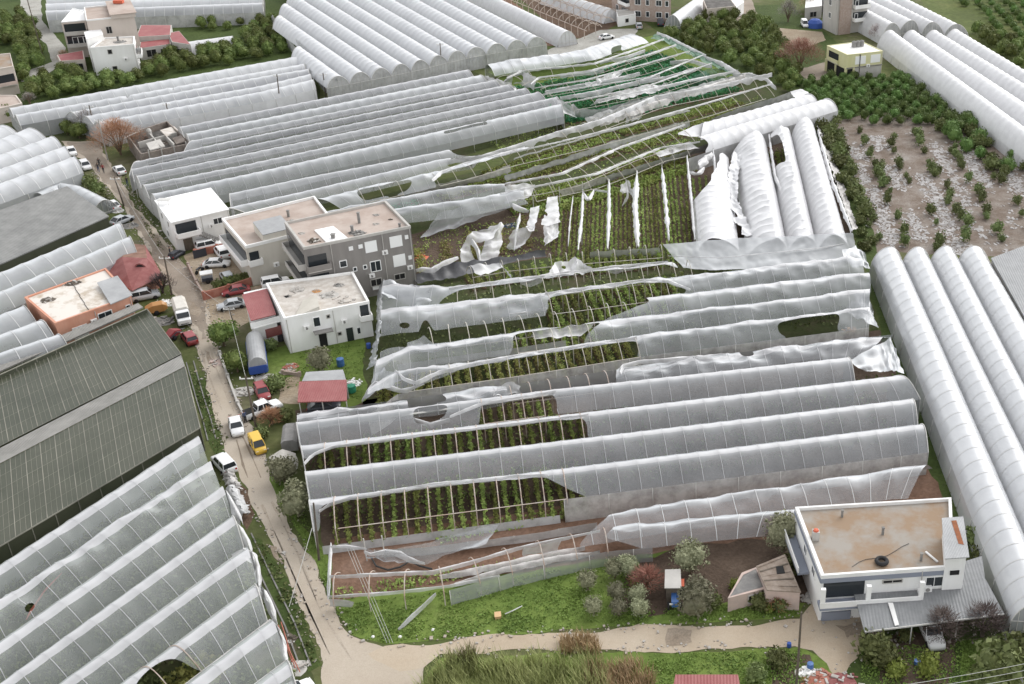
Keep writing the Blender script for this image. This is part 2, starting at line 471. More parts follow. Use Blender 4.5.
def end_wall(sp, d, parent, fm, nu=12, wob=0.0):
    mb = MB(); top = [sp.pos(d, j / nu) for j in range(nu + 1)]
    t = sp.cv.tan(d); o = t * (0.03 if d > 1 else -0.03)
    for j in range(nu):
        a, b = top[j] + o, top[j + 1] + o
        m1 = Vector((a.x, a.y, sp.hg)); m2 = Vector((b.x, b.y, sp.hg))
        if a.z - sp.hg > .02 or b.z - sp.hg > .02: mb.face([m1, m2, b, a], 0)
        mb.face([Vector((a.x, a.y, 0)), Vector((b.x, b.y, 0)), m2, m1], 0)
    o2 = o * 2.5
    for j in range(0, nu + 1, 2):
        p = top[j] + o2; mb.tube([(p.x, p.y, 0), (p.x, p.y, p.z)], .04, 4, 1)
    mb.tube([top[0] + o2, Vector((top[-1].x, top[-1].y, sp.hg)) + o2], .05, 4, 1)
    mb.tube([p + o2 for p in top], .06, 4, 1)
    return mb.build('end_wall', [fm, 'galv'], parent)
def make_spans(ridges, hr=4.6, hg=2.9, edge=2.7, hrs=None, hgs=None, pe=0, skew=True):
    """ridges front to back (or left to right, running down the picture); widths from the neighbours"""
    n = len(ridges); cvs = [Curve(r, (hrs or {}).get(i, hr)) for i, r in enumerate(ridges)]
    out = []
    for i, r in enumerate(ridges):
        c = cvs[i]
        def half(j):
            if not 0 <= j < n: return None
            o = cvs[j]; res = []
            for q in (c.p[0], c.p[-1]):
                # distance to the nearest stretch of the neighbour's ridge
                best = min(range(len(o.p) - 1), key=lambda k: ((o.p[k] + o.p[k + 1]) / 2 - q).length)
                res.append(min(line_dist(q, o.p[best], o.p[best + 1]) / 2, 4.2))
            return res
        f, b = half(i - 1), half(i + 1)
        e = edge
        f = f or (e, e); b = b or (e, e)
        sp = Span(r, (hrs or {}).get(i, hr), (hgs or {}).get(i, hg), f, b, pe)
        if skew and n > 1:
            lo, hi = max(0, i - 1), min(n - 1, i + 1)
            for key, w in (('k0', 0), ('k1', -1)):
                e = cvs[lo].p[w] - cvs[hi].p[w]; t = c.tan(0 if w == 0 else c.L); nn = Vector((t.y, -t.x, 0)); dn = e.dot(nn)
                setattr(sp, key, max(-1.1, min(1.1, e.dot(t) / dn)) if abs(dn) > .5 else 0.0)
        out.append(sp)
    return out
def greenhouse(name, label, ridges, fm, hr=4.6, hg=2.9, edge=2.7, step=2.4, sub=4, nu=12, group=None, walls=(1, 1), ends=(1, 1), wall_film=None, end_film=None, sag=.05, rib=.1, band=None, wob=0, hrs=None, hgs=None, holes=None, films=None, cat='greenhouse', wobs=None, skip=(), gutters=True, rmat='rib_white', pe=1.45, skew=True, wall_z=0.0):
    sps = make_spans(ridges, hr, hg, edge, hrs, hgs, pe, skew)
    c = sps[0].pos(sps[0].L / 2, 0); c.z = 0
    th = thing(name, label, cat, c, 0, group)
    for i, sp in enumerate(sps):
        if i in skip: continue
        film_span(sp, th, (films or {}).get(i, fm), step, sub, nu, (holes or {}).get(i, ()), sag, (wobs or {}).get(i, wob), rib, band, rmat=rmat)
        for k, e in enumerate(ends):
            if e and not (wobs or {}).get(i, wob): end_wall(sp, sp.L if k else 0.0, th, end_film or fm, nu)
    if walls[0]: side_wall(sps[0], 0.0, th, wall_film or fm, z0=wall_z)
    if walls[1]: side_wall(sps[-1], 1.0, th, wall_film or fm)
    if gutters:
        for a in sps[:-1]:
            mb = MB(); n = max(2, int(a.L / 6))
            mb.tube([a.pos(a.L * k / n, 1.0) - Vector((0, 0, .1)) for k in range(n + 1)], .16, 4)
            mb.build('gutter', 'gutter_film', th)
    return th, sps
def ribbon(px, h, r, parent, fm='film_torn', name='torn_film', k=6, hang=.3, dens=1.0, seed=None):
    """bunched, flapping strip of torn film following a line of pixels at height h"""
    hs = h if isinstance(h, (list, tuple)) else [h] * len(px)
    pts = [U(x, y, hh) for (x, y), hh in zip(px, hs)]
    L = [0]
    for a, b in zip(pts, pts[1:]): L.append(L[-1] + (b - a).length)
    n = max(4, int(L[-1] * dens / .7)); sd = rnd(0, 90) if seed is None else seed
    rows = []
    for i in range(n + 1):
        d = L[-1] * i / n; s = 0
        while s < len(L) - 2 and d > L[s + 1]: s += 1
        f = (d - L[s]) / max(L[s + 1] - L[s], 1e-5); c = pts[s].lerp(pts[s + 1], f)
        t = (pts[s + 1] - pts[s]).normalized(); nn = Vector((t.y, -t.x, 0))
        if nn.length < .01: nn = Vector((1, 0, 0))
        nn.normalize()
        w = r * (.65 + .9 * abs(N3(d * .28 + sd, 1.7)) + .35 * N3(d * 1.1, sd))
        w *= min(1, .35 + 3 * min(i, n - i) / n)
        row = []
        for q in range(k + 1):
            a = -1 + 2 * q / k
            x = a * w + .25 * r * N3(d * .9 + sd, a * 2); z = r * .55 * (1 - a * a) - hang * r * a * a * (1 + 1.2 * N3(d * .5, a * 1.5 + sd)) + .3 * r * N3(d * 1.3, a * 3 + sd)
            row.append(c + nn * x + Vector((0, 0, z)))
        rows.append(row)
    mb = MB(); mb.grid(rows)
    return mb.build(name, fm, parent, smooth=True)
def rag(a, b, ha, hb, parent, fm='film_torn', name='torn_film', n=None, k=6, wob=.35, sag=.4, holes=(), smooth=True):
    """torn sheet stretched between two lines of pixels (a at height ha, b at height hb; each as long as the other)"""
    ha = ha if isinstance(ha, (list, tuple)) else [ha] * len(a); hb = hb if isinstance(hb, (list, tuple)) else [hb] * len(b)
    A = [U(x, y, h) for (x, y), h in zip(a, ha)]; B = [U(x, y, h) for (x, y), h in zip(b, hb)]
    m = len(A) - 1; L = sum((A[i + 1] - A[i]).length for i in range(m)); n = n or max(6, int(L / .5)); sd = rnd(0, 99)
    W = sum((p - q).length for p, q in zip(A, B)) / len(A); k = max(k, int(W / .38)); n = max(n, int(L / .38))
    def fn(i, j):
        s = m * i / n; q = min(int(s), m - 1); f = s - q
        p = A[q].lerp(A[q + 1], f).lerp(B[q].lerp(B[q + 1], f), j / k)
        w = wob * N3(i * L / n * .45 + sd, j / k * W * .45, sd) + wob * .5 * N3(i * L / n * 1.1, j / k * W * .9 + sd, 3)
        fx = i * L / n * .35 + j / k * W * .25
        w += wob * 1.6 * max(0, .28 - abs(N3(fx + sd, j / k * W * .3 - i * L / n * .1, sd + 4)))
        e = math.sin(math.pi * j / k)
        edge = 1 if 0 < i < n and 0 < j < k else .5
        ex = wob * 1.2 * N3(i * .37 + sd, j * .41)
        return p + Vector((ex * .7, ex * .5 if edge < 1 else 0, w - sag * e * .6))
    def dropped(p, q):
        c = (p + q) / 2; x, y = P(c)
        if any(inside(x, y, h) for h in holes): return True
        e = min((c - w_).length for w_ in B)
        return torn and N3(c.x * .9 + sd, c.y * .9, 1) + .6 * N3(c.x * 2.3, c.y * 2.3, sd) > .32 + .5 * min(e, 2)
    torn = wob >= .3
    V, keep = cut_film(fn, n, k, dropped)
    seen, best = set(), []
    for i0 in range(n):
        for j0 in range(k):
            if keep[i0][j0] and (i0, j0) not in seen:
                st, comp = [(i0, j0)], []; seen.add((i0, j0))
                while st:
                    c_ = st.pop(); comp.append(c_)
                    for d_ in ((1, 0), (-1, 0), (0, 1), (0, -1)):
                        e_ = (c_[0] + d_[0], c_[1] + d_[1])
                        if 0 <= e_[0] < n and 0 <= e_[1] < k and keep[e_[0]][e_[1]] and e_ not in seen: seen.add(e_); st.append(e_)
                if len(comp) > len(best): best = comp
    best = set(best); keep = [[(i, j) in best for j in range(k)] for i in range(n)]
    mb = MB(); idx = {}
    def vi(i, j):
        if (i, j) not in idx: idx[(i, j)] = len(mb.v); mb.v.append(tuple(V[i][j]))
        return idx[(i, j)]
    for i in range(n):
        for j in range(k):
            if keep[i][j]: mb.f.append((vi(i, j), vi(i + 1, j), vi(i + 1, j + 1), vi(i, j + 1))); mb.m.append(0)
    return mb.build(name, fm, parent, smooth=smooth)
def patch(poly, z=0.006, name='soil', m='soil', jit=0.0, sub=None):
    """flat ground sheet over a pixel outline, its edge roughened"""
    pts = [U(x, y, 0) for x, y in poly]
    res = []
    for i, p in enumerate(pts):
        q = pts[(i + 1) % len(pts)]; L = (q - p).length; n = max(1, int(L / (sub or 1.2))) if jit else 1
        t = (q - p).normalized(); nn = Vector((-t.y, t.x, 0))
        for k in range(n):
            c = p.lerp(q, k / n)
            if jit: c = c + nn * jit * (N3(c.x * .25, c.y * .25, z * 100) * 1.4 + N3(c.x * .9, c.y * .9) * .5)
            res.append((c.x, c.y, z))
    # triangulate
    import bmesh
    bm = bmesh.new(); vs = [bm.verts.new(p) for p in res]
    f = bm.faces.new(vs); bm.normal_update()
    if f.normal.z < 0: f.normal_flip()
    bmesh.ops.triangulate(bm, faces=[f])
    me = bpy.data.meshes.new(name); bm.to_mesh(me); bm.free(); me.materials.append(M(m))
    o = bpy.data.objects.new(name, me); COL.objects.link(o)
    return tag(o, kind='structure')

# ---- ground materials
def groundmat(name, cols, scale, rough=.95, bump=.5, stretch=None, fine=None, ov=.55):
    m = bpy.data.materials.new(name); MATS[name] = m
    nt, b = nodes(m); b.inputs['Roughness'].default_value = rough; b.inputs['Specular IOR Level'].default_value = .15
    t = nt.nodes.new('ShaderNodeTexCoord'); mp = nt.nodes.new('ShaderNodeMapping'); nt.links.new(t.outputs['Object'], mp.inputs[0])
    if stretch: mp.inputs['Rotation'].default_value[2] = stretch[1]; mp.inputs['Scale'].default_value = stretch[0]
    n = nt.nodes.new('ShaderNodeTexNoise'); n.inputs['Scale'].default_value = scale; n.inputs['Detail'].default_value = 8; n.inputs['Roughness'].default_value = .7
    nt.links.new(mp.outputs[0], n.inputs['Vector'])
    r = nt.nodes.new('ShaderNodeValToRGB'); el = r.color_ramp.elements
    k = len(cols)
    el[0].position = .3; el[0].color = (*cols[0], 1); el[1].position = .68; el[1].color = (*cols[-1], 1)
    for i in range(1, k - 1): e = el.new(.3 + .38 * i / (k - 1)); e.color = (*cols[i], 1)
    nt.links.new(n.outputs['Fac'], r.inputs[0])
    n2 = nt.nodes.new('ShaderNodeTexNoise'); n2.inputs['Scale'].default_value = fine or scale * 14; n2.inputs['Detail'].default_value = 6
    n2.inputs['Roughness'].default_value = .6; nt.links.new(mp.outputs[0] if not stretch else t.outputs['Object'], n2.inputs['Vector'])
    mx = nt.nodes.new('ShaderNodeMix'); mx.data_type = 'RGBA'; mx.blend_type = 'OVERLAY'; mx.inputs[0].default_value = ov
    nt.links.new(r.outputs[0], mx.inputs[6]); nt.links.new(n2.outputs['Fac'], mx.inputs[7]); nt.links.new(mx.outputs[2], b.inputs['Base Color'])
    bp = nt.nodes.new('ShaderNodeBump'); bp.inputs['Strength'].default_value = bump; bp.inputs['Distance'].default_value = .3
    nt.links.new(n2.outputs['Fac'], bp.inputs['Height']); nt.links.new(bp.outputs[0], b.inputs['Normal'])
    return m
groundmat('ground', [(.10, .085, .05), (.075, .095, .03), (.11, .12, .05), (.16, .14, .10)], .05)
groundmat('soil', [(.075, .05, .035), (.12, .08, .055), (.16, .11, .08)], .18)
groundmat('soil_dark', [(.065, .046, .035), (.10, .072, .054), (.14, .105, .08)], .2)
groundmat('soil_red', [(.13, .075, .05), (.19, .115, .08), (.24, .155, .115)], .16)
groundmat('grass', [(.095, .14, .034), (.12, .175, .04), (.145, .20, .048), (.17, .215, .065)], .10, bump=.25)
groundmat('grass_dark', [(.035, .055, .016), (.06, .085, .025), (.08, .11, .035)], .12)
groundmat('crop_floor', [(.04, .045, .02), (.06, .075, .028), (.085, .07, .045)], .15, bump=.1)
groundmat('field_green', [(.07, .085, .03), (.10, .125, .04), (.15, .16, .06)], .06)
groundmat('road', [(.37, .31, .25), (.42, .36, .29), (.46, .40, .33), (.44, .39, .33)], .06, bump=.03, fine=9.0, ov=.22)
groundmat('road_mud', [(.22, .18, .145), (.29, .245, .20), (.36, .315, .265)], .14, bump=.05, fine=6.0, ov=.3)
groundmat('road_tan', [(.36, .285, .205), (.43, .355, .27), (.47, .40, .315)], .08, bump=.03, fine=9.0, ov=.22)
groundmat('sandy', [(.13, .10, .078), (.18, .142, .115), (.235, .20, .172), (.30, .275, .25)], .25, bump=.4)
groundmat('yard', [(.26, .20, .14), (.34, .275, .20), (.39, .33, .26)], .2, bump=.2)
groundmat('concrete_path', [(.26, .25, .22), (.36, .35, .32), (.42, .41, .38)], .3, bump=.15)

groundmat('rut', [(.19, .15, .115), (.25, .205, .16), (.32, .27, .22)], .5, bump=.1)
groundmat('rut_pale', [(.33, .275, .22), (.38, .325, .265), (.43, .375, .31)], .5, bump=.1)
# ------------------------------------------------------------------ the ground
g = MB(); g.face([(-900, -300, 0), (900, -300, 0), (900, 1600, 0), (-900, 1600, 0)]); struct(g, 'ground', 'ground')
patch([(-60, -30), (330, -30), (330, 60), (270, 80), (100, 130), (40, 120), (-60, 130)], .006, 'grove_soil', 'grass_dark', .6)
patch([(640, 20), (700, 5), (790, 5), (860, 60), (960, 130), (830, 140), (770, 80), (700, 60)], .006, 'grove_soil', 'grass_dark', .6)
patch([(900, -30), (1090, -30), (1090, 90), (1000, 75), (950, 40)], .006, 'field', 'field_green', .6)
patch([(822, 128), (870, 112), (950, 118), (1060, 190), (1060, 262), (990, 256), (900, 252), (870, 262), (850, 200)], .012, 'sandy_field', 'sandy', .8)
patch([(815, 130), (835, 128), (868, 215), (880, 262), (905, 345), (972, 520), (960, 530), (930, 470), (880, 330), (862, 262)], .016, 'grass_verge', 'grass_dark', .5)
patch([(880, 300), (890, 300), (975, 515), (960, 515)], .020, 'grass_verge', 'grass', .4)
# beds under the torn houses
patch([(295, 410), (500, 380), (880, 330), (905, 370), (940, 470), (585, 500), (430, 540), (325, 548), (300, 450)], .010, 'bed_soil', 'soil_dark', .2)
patch([(366, 290), (520, 255), (850, 232), (878, 330), (510, 385), (362, 408)], .010, 'bed_soil', 'crop_floor', .3)
patch([(410, 235), (530, 200), (690, 150), (815, 112), (852, 234), (600, 250), (410, 278)], .014, 'bed_soil', 'soil_dark', .3)
patch([(345, 205), (500, 165), (560, 108), (655, 40), (740, 75), (830, 100), (700, 150), (530, 195), (400, 240)], .010, 'bed_soil', 'crop_floor', .3)
patch([(488, 72), (660, 34), (738, 74), (590, 120), (545, 108)], .014, 'bed_grass', 'grass', .3)
patch([(130, 165), (180, 125), (470, 70), (575, 115), (310, 215), (160, 240)], .010, 'bed_soil', 'crop_floor', .3)
patch([(330, 540), (600, 500), (940, 466), (965, 512), (800, 545), (640, 560), (330, 605)], .014, 'bed_soil', 'soil_red', .3)
patch([(-40, 560), (190, 440), (300, 650), (330, 720), (-40, 760)], .010, 'bed_soil', 'crop_floor', .2)
patch([(-60, 125), (10, 110), (320, 55), (320, 100), (90, 150), (80, 172), (-60, 225)], .010, 'bed_soil', 'crop_floor', .3)
# green plot, dark plot, gardens along the lower track
patch([(287, 498), (330, 560), (336, 602), (640, 553), (800, 545), (805, 600), (800, 618), (690, 624), (560, 630), (420, 641), (385, 645), (350, 634), (318, 570), (275, 500), (270, 470), (290, 460)], .018, 'grass', 'grass', .5)
patch([(640, 556), (690, 545), (800, 538), (815, 560), (812, 600), (740, 600), (690, 606), (650, 616), (622, 608), (628, 575)], .024, 'bare_soil', 'soil_dark', .9)
patch([(415, 690), (440, 658), (560, 652), (690, 653), (800, 648), (822, 660), (840, 684), (840, 740), (400, 740)], .018, 'grass', 'grass', .4)
patch([(850, 645), (900, 628), (1060, 620), (1060, 740), (845, 740)], .018, 'garden', 'grass_dark', .6)
patch([(875, 640), (910, 632), (960, 640), (950, 690), (880, 684)], .024, 'bare_soil', 'soil_dark', .9)
patch([(770, 650), (812, 655), (815, 690), (765, 690)], .024, 'bare_soil', 'soil_dark', .7)
patch([(960, 640), (1060, 630), (1060, 690), (960, 690)], .024, 'grass', 'grass', .6)
patch([(300, 340), (365, 338), (366, 400), (350, 412), (300, 390), (280, 385), (262, 372), (270, 350)], .018, 'grass', 'grass', .7)
patch([(275, 380), (300, 374), (300, 405), (280, 402)], .024, 'yard', 'yard', .5)
# roads
patch([(93, 170), (125, 208), (142, 241), (163, 272), (175, 297), (190, 322), (196, 340), (204, 378), (214, 416), (225, 451), (236, 468), (246, 490), (258, 512), (282, 561), (303, 612), (313, 637), (322, 663), (322, 740),
       (418, 740), (421, 684), (425, 668), (440, 655), (385, 647), (365, 645), (349, 637), (334, 612), (313, 561), (288, 527), (274, 490), (267, 465), (262, 445), (244, 416), (226, 378), (216, 340), (212, 322), (203, 297), (188, 272), (165, 241), (137, 208), (113, 168), (103, 150), (100, 142), (62, 141), (72, 152)], .030, 'road', 'road', .45, .9)
patch([(368, 654), (385, 648), (420, 643), (470, 637), (540, 633), (600, 632), (640, 628), (700, 626), (770, 622), (800, 619), (812, 604), (856, 608), (880, 630), (886, 640), (858, 650), (850, 664), (846, 684), (836, 684), (826, 664), (812, 652), (795, 646), (740, 646), (680, 652), (600, 650), (520, 650), (440, 656), (424, 668), (402, 670)], .034, 'track', 'road_tan', .5, .8)
for k_, pts_ in enumerate(([(236.5, 440), (240, 452), (243, 465), (248, 478)], [(243, 437), (250, 452), (256, 466), (261, 478)], [(262, 505), (285, 555), (308, 612), (330, 655)], [(272, 502), (297, 552), (321, 612), (352, 660)], [(196, 330), (206, 368), (222, 410)], [(205, 330), (216, 368), (234, 412)])):
    L_ = [(x - .75, y) for x, y in pts_] + [(x + .75, y) for x, y in pts_[::-1]]; patch(L_, .042, 'wheel_rut', 'rut' if k_ < 2 else 'rut_pale', .12, .8)
patch([(66, 143), (98, 143), (106, 160), (118, 178), (134, 208), (150, 230), (164, 246), (186, 268), (202, 297), (210, 322), (213, 338), (200, 340), (190, 316), (176, 292), (164, 270), (144, 240), (128, 208), (100, 176), (84, 156)], .038, 'wet_track', 'road_mud', .6, .9)
patch([(184, 256), (232, 234), (262, 250), (264, 283), (205, 299), (190, 272)], .026, 'yard', 'yard', .2)
patch([(203, 299), (265, 284), (264, 313), (236, 330), (212, 336)], .022, 'yard', 'yard', .2)
patch([(22, -30), (40, -30), (42, 20), (66, 48), (60, 66), (40, 78), (22, 82), (24, 72), (52, 62), (46, 44), (20, 18)], .030, 'road', 'concrete_path', .25)
patch([(690, -5), (750, -5), (760, 22), (742, 24), (700, 8)], .030, 'road', 'road_mud', .3)
patch([(778, 28), (822, 32), (826, 40), (800, 50), (780, 45)], .030, 'road', 'yard', .3)
patch([(795, 70), (826, 62), (838, 76), (810, 82)], .030, 'yard', 'road_mud', .5)
patch([(500, 68), (575, 40), (600, 30), (640, 28), (632, 40), (575, 52)], .026, 'yard', 'concrete_path', .4)
patch([(455, -30), (470, -30), (562, 38), (560, 46), (540, 46)], .026, 'field', 'soil_red', .3)
patch([(500, -20), (600, -20), (625, 20), (590, 40), (562, 36)], .020, 'bare_soil', 'soil', .5)
# verge strips by the road with the small concrete water channel
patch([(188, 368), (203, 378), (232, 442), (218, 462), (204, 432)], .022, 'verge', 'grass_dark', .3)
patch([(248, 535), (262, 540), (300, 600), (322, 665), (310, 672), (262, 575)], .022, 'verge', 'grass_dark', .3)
ch = MB()
for line in ([(190, 362), (200, 398), (207, 420), (212, 440)], [(247, 535), (268, 580), (290, 625), (306, 668)]):
    for a, b in zip(line, line[1:]):
        for off in (-.45, .45):
            A, B = U(*a), U(*b); t = (B - A).normalized(); n = Vector((-t.y, t.x, 0)) * off
            ch.bar(A + n + Vector((0, 0, .03)), B + n + Vector((0, 0, .03)), .14, .14)
struct(ch, 'water_channel', 'concrete_dark')

# ------------------------------------------------------------------ crop rows
ROWC = {}
def rowmesh(L, w, h, per_m, m, size=.17):
    k = (round(L), w, h, per_m, m, random.randint(0, 2))
    if k not in ROWC:
        mb = MB()
        for _ in range(int(L * per_m)):
            x = rnd(-.5, .5) * L; hh = h * (.55 + .6 * abs(N3(x * .7, k[5] * 9.1)) ) 
            hh *= .45 if N3(x * .5 + 40, k[5] * 5.3) < -.35 else 1
            z = rnd(.08, 1) ** .7 * hh; y = random.gauss(0, .5) * w * (.5 + .5 * (1 - z / h))
            mb.leaf((x, y, z), size * rnd(.7, 1.4), 0, .5)
        mb.prism([(-L / 2, -w * .8), (L / 2, -w * .8), (L / 2, w * .8), (-L / 2, w * .8)], -.02, .10, 1, None, [(-L / 2, -w * .45), (L / 2, -w * .45), (L / 2, w * .45), (-L / 2, w * .45)])
        ROWC[k] = mb.mesh('crop_row', [m, 'soil'])
    return ROWC[k]
NROW = 0
def crop_row(a, b, label, group, w=.34, h=1.3, per_m=44, m='leaf_crop', size=.15):
    global NROW
    NROW += 1
    L = (b - a).length
    me = rowmesh(L, w, h, per_m, m, size)
    c = (a + b) / 2; c.z = .02
    o = inst(me, 'crop_row', c, math.atan2(b.y - a.y, b.x - a.x) + (math.pi if random.random() < .5 else 0), (L / round(L) if round(L) else 1, 1, rnd(.85, 1.15)))
    return tag(o, label, 'crop row', group)
def rows_across(sp, d0, d1, sp_m, u0, u1, label, group, **kw):
    d = d0 + sp_m / 2
    while d < d1:
        a, b = sp.pos(d, u0), sp.pos(d, u1); a.z = b.z = 0
        crop_row(a, b, label, group, **kw); d += sp_m
def rows_along(sp, d0, d1, us, label, group, **kw):
    for u in us:
        a, b = sp.pos(d0, u), sp.pos(d1, u); a.z = b.z = 0
        crop_row(a, b, label, group, **kw)
def px2d(sp, x):
    """distance along a span's ridge whose ridge point shows at picture column x"""
    lo, hi = 0, sp.L
    inc = P(sp.cv.at(hi))[0] > P(sp.cv.at(lo))[0]
    for _ in range(40):
        m = (lo + hi) / 2
        if (P(sp.cv.at(m))[0] < x) == inc: lo = m
        else: hi = m
    return lo
def frange(a, b, s):
    r = []
    while a <= b: r.append(a); a += s
    return r

# ------------------------------------------------------------------ A: the torn block in the middle, front part
A_R = [[(310, 503), (924, 426.5)], [(306, 473.6), (914, 401)], [(302, 448), (905, 377)], [(297, 422.7), (556, 390), (764, 368), (850, 359)], [(297, 416), (505, 388), (726, 356), (880, 338)]]
A_H = {0: [[(319, 514), (322, 506), (345, 499), (430, 486), (545, 477), (560, 485), (584, 497), (450, 530), (322, 545)]],
       2: [[(304, 466), (309, 456), (331, 447), (413, 438), (515, 425.5), (584, 418), (588, 424), (586, 445), (515, 456), (408, 468), (316, 477), (305, 475)]],
       3: [[(479, 408), (485, 403), (515, 398), (553, 394), (558, 401), (556, 416), (510, 424), (483, 426)], [(411, 409), (448, 404), (447, 418), (415, 427)]],
       4: [[(340, 404), (440, 391), (448, 400), (411, 412), (405, 400), (350, 409)], [(506, 381), (616, 365), (618, 383), (608, 391), (508, 404)], [(740, 350), (752, 348), (754, 356), (742, 358)]]}
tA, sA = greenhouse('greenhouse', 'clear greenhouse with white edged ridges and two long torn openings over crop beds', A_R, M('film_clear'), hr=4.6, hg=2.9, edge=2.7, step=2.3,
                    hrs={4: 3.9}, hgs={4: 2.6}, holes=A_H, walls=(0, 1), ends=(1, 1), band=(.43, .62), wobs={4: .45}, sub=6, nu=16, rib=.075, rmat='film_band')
side_wall(sA[0], 0.0, tA, M('film_dirty'), d0=px2d(sA[0], 560), name='side_wall')
side_wall(sA[0], 0.0, tA, M('film_grey'), d0=0.5, d1=px2d(sA[0], 555), ztop=.9, name='side_wall', posts=False)
lbl = 'leafy green crop row in the frontmost open bed under the torn film'
hoops(sA[0], tA, frange(2.4, px2d(sA[0], 572), 2.4), .06, 'rusty_pipe')
rows_across(sA[0], 1.5, px2d(sA[0], 585), 1.2, .03, 1.75, lbl, 'crop rows in the frontmost open bed')
hoops(sA[2], tA, frange(2.4, px2d(sA[2], 586), 2.4), .06, 'rusty_pipe')
rows_across(sA[2], 1.0, px2d(sA[2], 592), 1.2, .55, 1.75, 'leafy green crop row in the second open bed from the front', 'crop rows in the second open bed')
hoops(sA[3], tA, frange(px2d(sA[3], 481), px2d(sA[3], 556), 2.4), .06, 'rusty_pipe')
rows_across(sA[3], px2d(sA[3], 475), px2d(sA[3], 560), 1.2, .55, 1.75, 'leafy green crop row in the short square opening behind the second open bed', 'crop rows in the short opening')
hoops(sA[4], tA, frange(px2d(sA[4], 510), px2d(sA[4], 618), 2.4), .06, 'rusty_pipe')
ribbon([(319, 512), (330, 504), (350, 498), (430, 485), (520, 476), (548, 476)], [4.2, 4.35, 4.5, 4.6, 4.6, 4.6], .35, tA, M('film_torn'))
ribbon([(304, 464), (312, 455), (331, 447), (413, 436), (515, 424), (588, 415)], 4.6, .30, tA, M('film_torn'))
ribbon([(450, 417), (480, 404), (515, 398), (556, 392)], 4.6, .32, tA, M('film_torn'))
ribbon([(414, 420), (430, 425), (450, 420)], [3.4, 3.3, 3.6], .5, tA, M('film_torn'))
ribbon([(620, 374), (622, 366), (640, 362), (726, 355)], 4.1, .45, tA, M('film_torn'))
rag([(495, 392), (500, 386), (512, 384), (520, 389)], [(495, 398), (503, 396), (512, 395), (522, 394)], 3.9, 3.2, tA, M('film_torn'), wob=.5)
rag([(850, 359), (880, 345), (890, 338), (896, 350)], [(866, 372), (884, 371), (893, 371), (904, 374)], [4.6, 3.5, 3.8, 3.2], [3.0, 2.9, 2.9, 2.9], tA, M('film_clear'), wob=.28, name='torn_film')

# the collapsed tunnel along its front, by the green plot
F_R = [[(329, 577), (433, 572), (514, 549), (600, 531), (800, 511)], [(330, 546), (420, 542), (530, 528), (640, 509), (925, 466)]]
tF, sF = greenhouse('greenhouse', 'collapsed low tunnel of bare frames over red earth beside the green plot', F_R, M('film_clear'), hr=3.1, hg=1.7, edge=1.7, step=2.6, hrs={1: 3.3},
                    holes={0: [[(300, 560), (640, 500), (604, 537), (650, 552), (655, 580), (300, 640)]], 1: [[(300, 520), (640, 490), (612, 512), (576, 545), (570, 560), (300, 600)]]}, walls=(0, 0), ends=(0, 1), wob=.22, sub=6, nu=14, rib=.09, gutters=False)
hoops(sF[0], tF, frange(.5, px2d(sF[0], 610), 3.4), .06, 'rusty_pipe', purlins=False)
ribbon([(329, 577), (433, 572), (480, 560), (514, 549), (600, 531)], 3.0, .32, tF)
ribbon([(329, 597), (400, 592), (450, 586), (500, 576)], 1.7, .26, tF)
ribbon([(330, 547), (345, 546), (367, 549)], 3.1, .22, tF)
ribbon([(331, 543), (329, 577), (328, 600)], [3.1, 2.6, 1.6], .2, tF)
rag([(329, 597), (340, 598), (355, 600)], [(330, 606), (342, 607), (352, 606)], 1.6, .3, tF, wob=.4)
rag([(363, 549), (390, 550), (415, 546), (450, 536), (500, 523)], [(366, 558), (395, 562), (425, 565), (455, 552), (484, 546)], [2.9, 3.0, 3.0, 3.1, 3.2], [2.4, 2.0, 1.0, 1.6, 2.2], tF, M('film_clear'), wob=.35)
ribbon([(364, 552), (372, 555), (383, 551), (398, 553), (412, 560), (425, 564)], [2.8, 2.5, 2.7, 2.4, 2.0, 1.2], .35, tF)
rag([(460, 566), (500, 555), (525, 549), (560, 542)], [(462, 573), (498, 562), (530, 556), (556, 552)], 2.9, 1.8, tF, wob=.35, holes=[[(470, 560), (490, 555), (492, 580), (472, 580)], [(505, 550), (522, 548), (524, 570), (507, 570)]])
side_wall(sF[0], 0.0, tF, M('film_clear'), d0=px2d(sF[0], 445), d1=px2d(sF[0], 650), wob=.15)
side_wall(sF[1], 1.0, tF, M('film_grey'), d0=4, d1=px2d(sF[1], 600), wob=.15, ztop=1.2)
fr = MB()
for x, y in [(367, 561), (385, 558)]: fr.tube([U(x, y), U(x, y, 0) + Vector((0, 0, 2.9))], .07, 5)
fr.build('post', 'galv', tF)
for px_, gm, grp in (([(455, 585), (500, 571), (560, 558), (600, 553)], 'film_grey', 0),):
    ribbon(px_, .25, .5, tF, M('film_dirty'), hang=.1)
ribbon([(440, 578), (500, 566), (545, 556), (585, 549)], .3, .6, tF, M('film_dirty'), hang=.1)

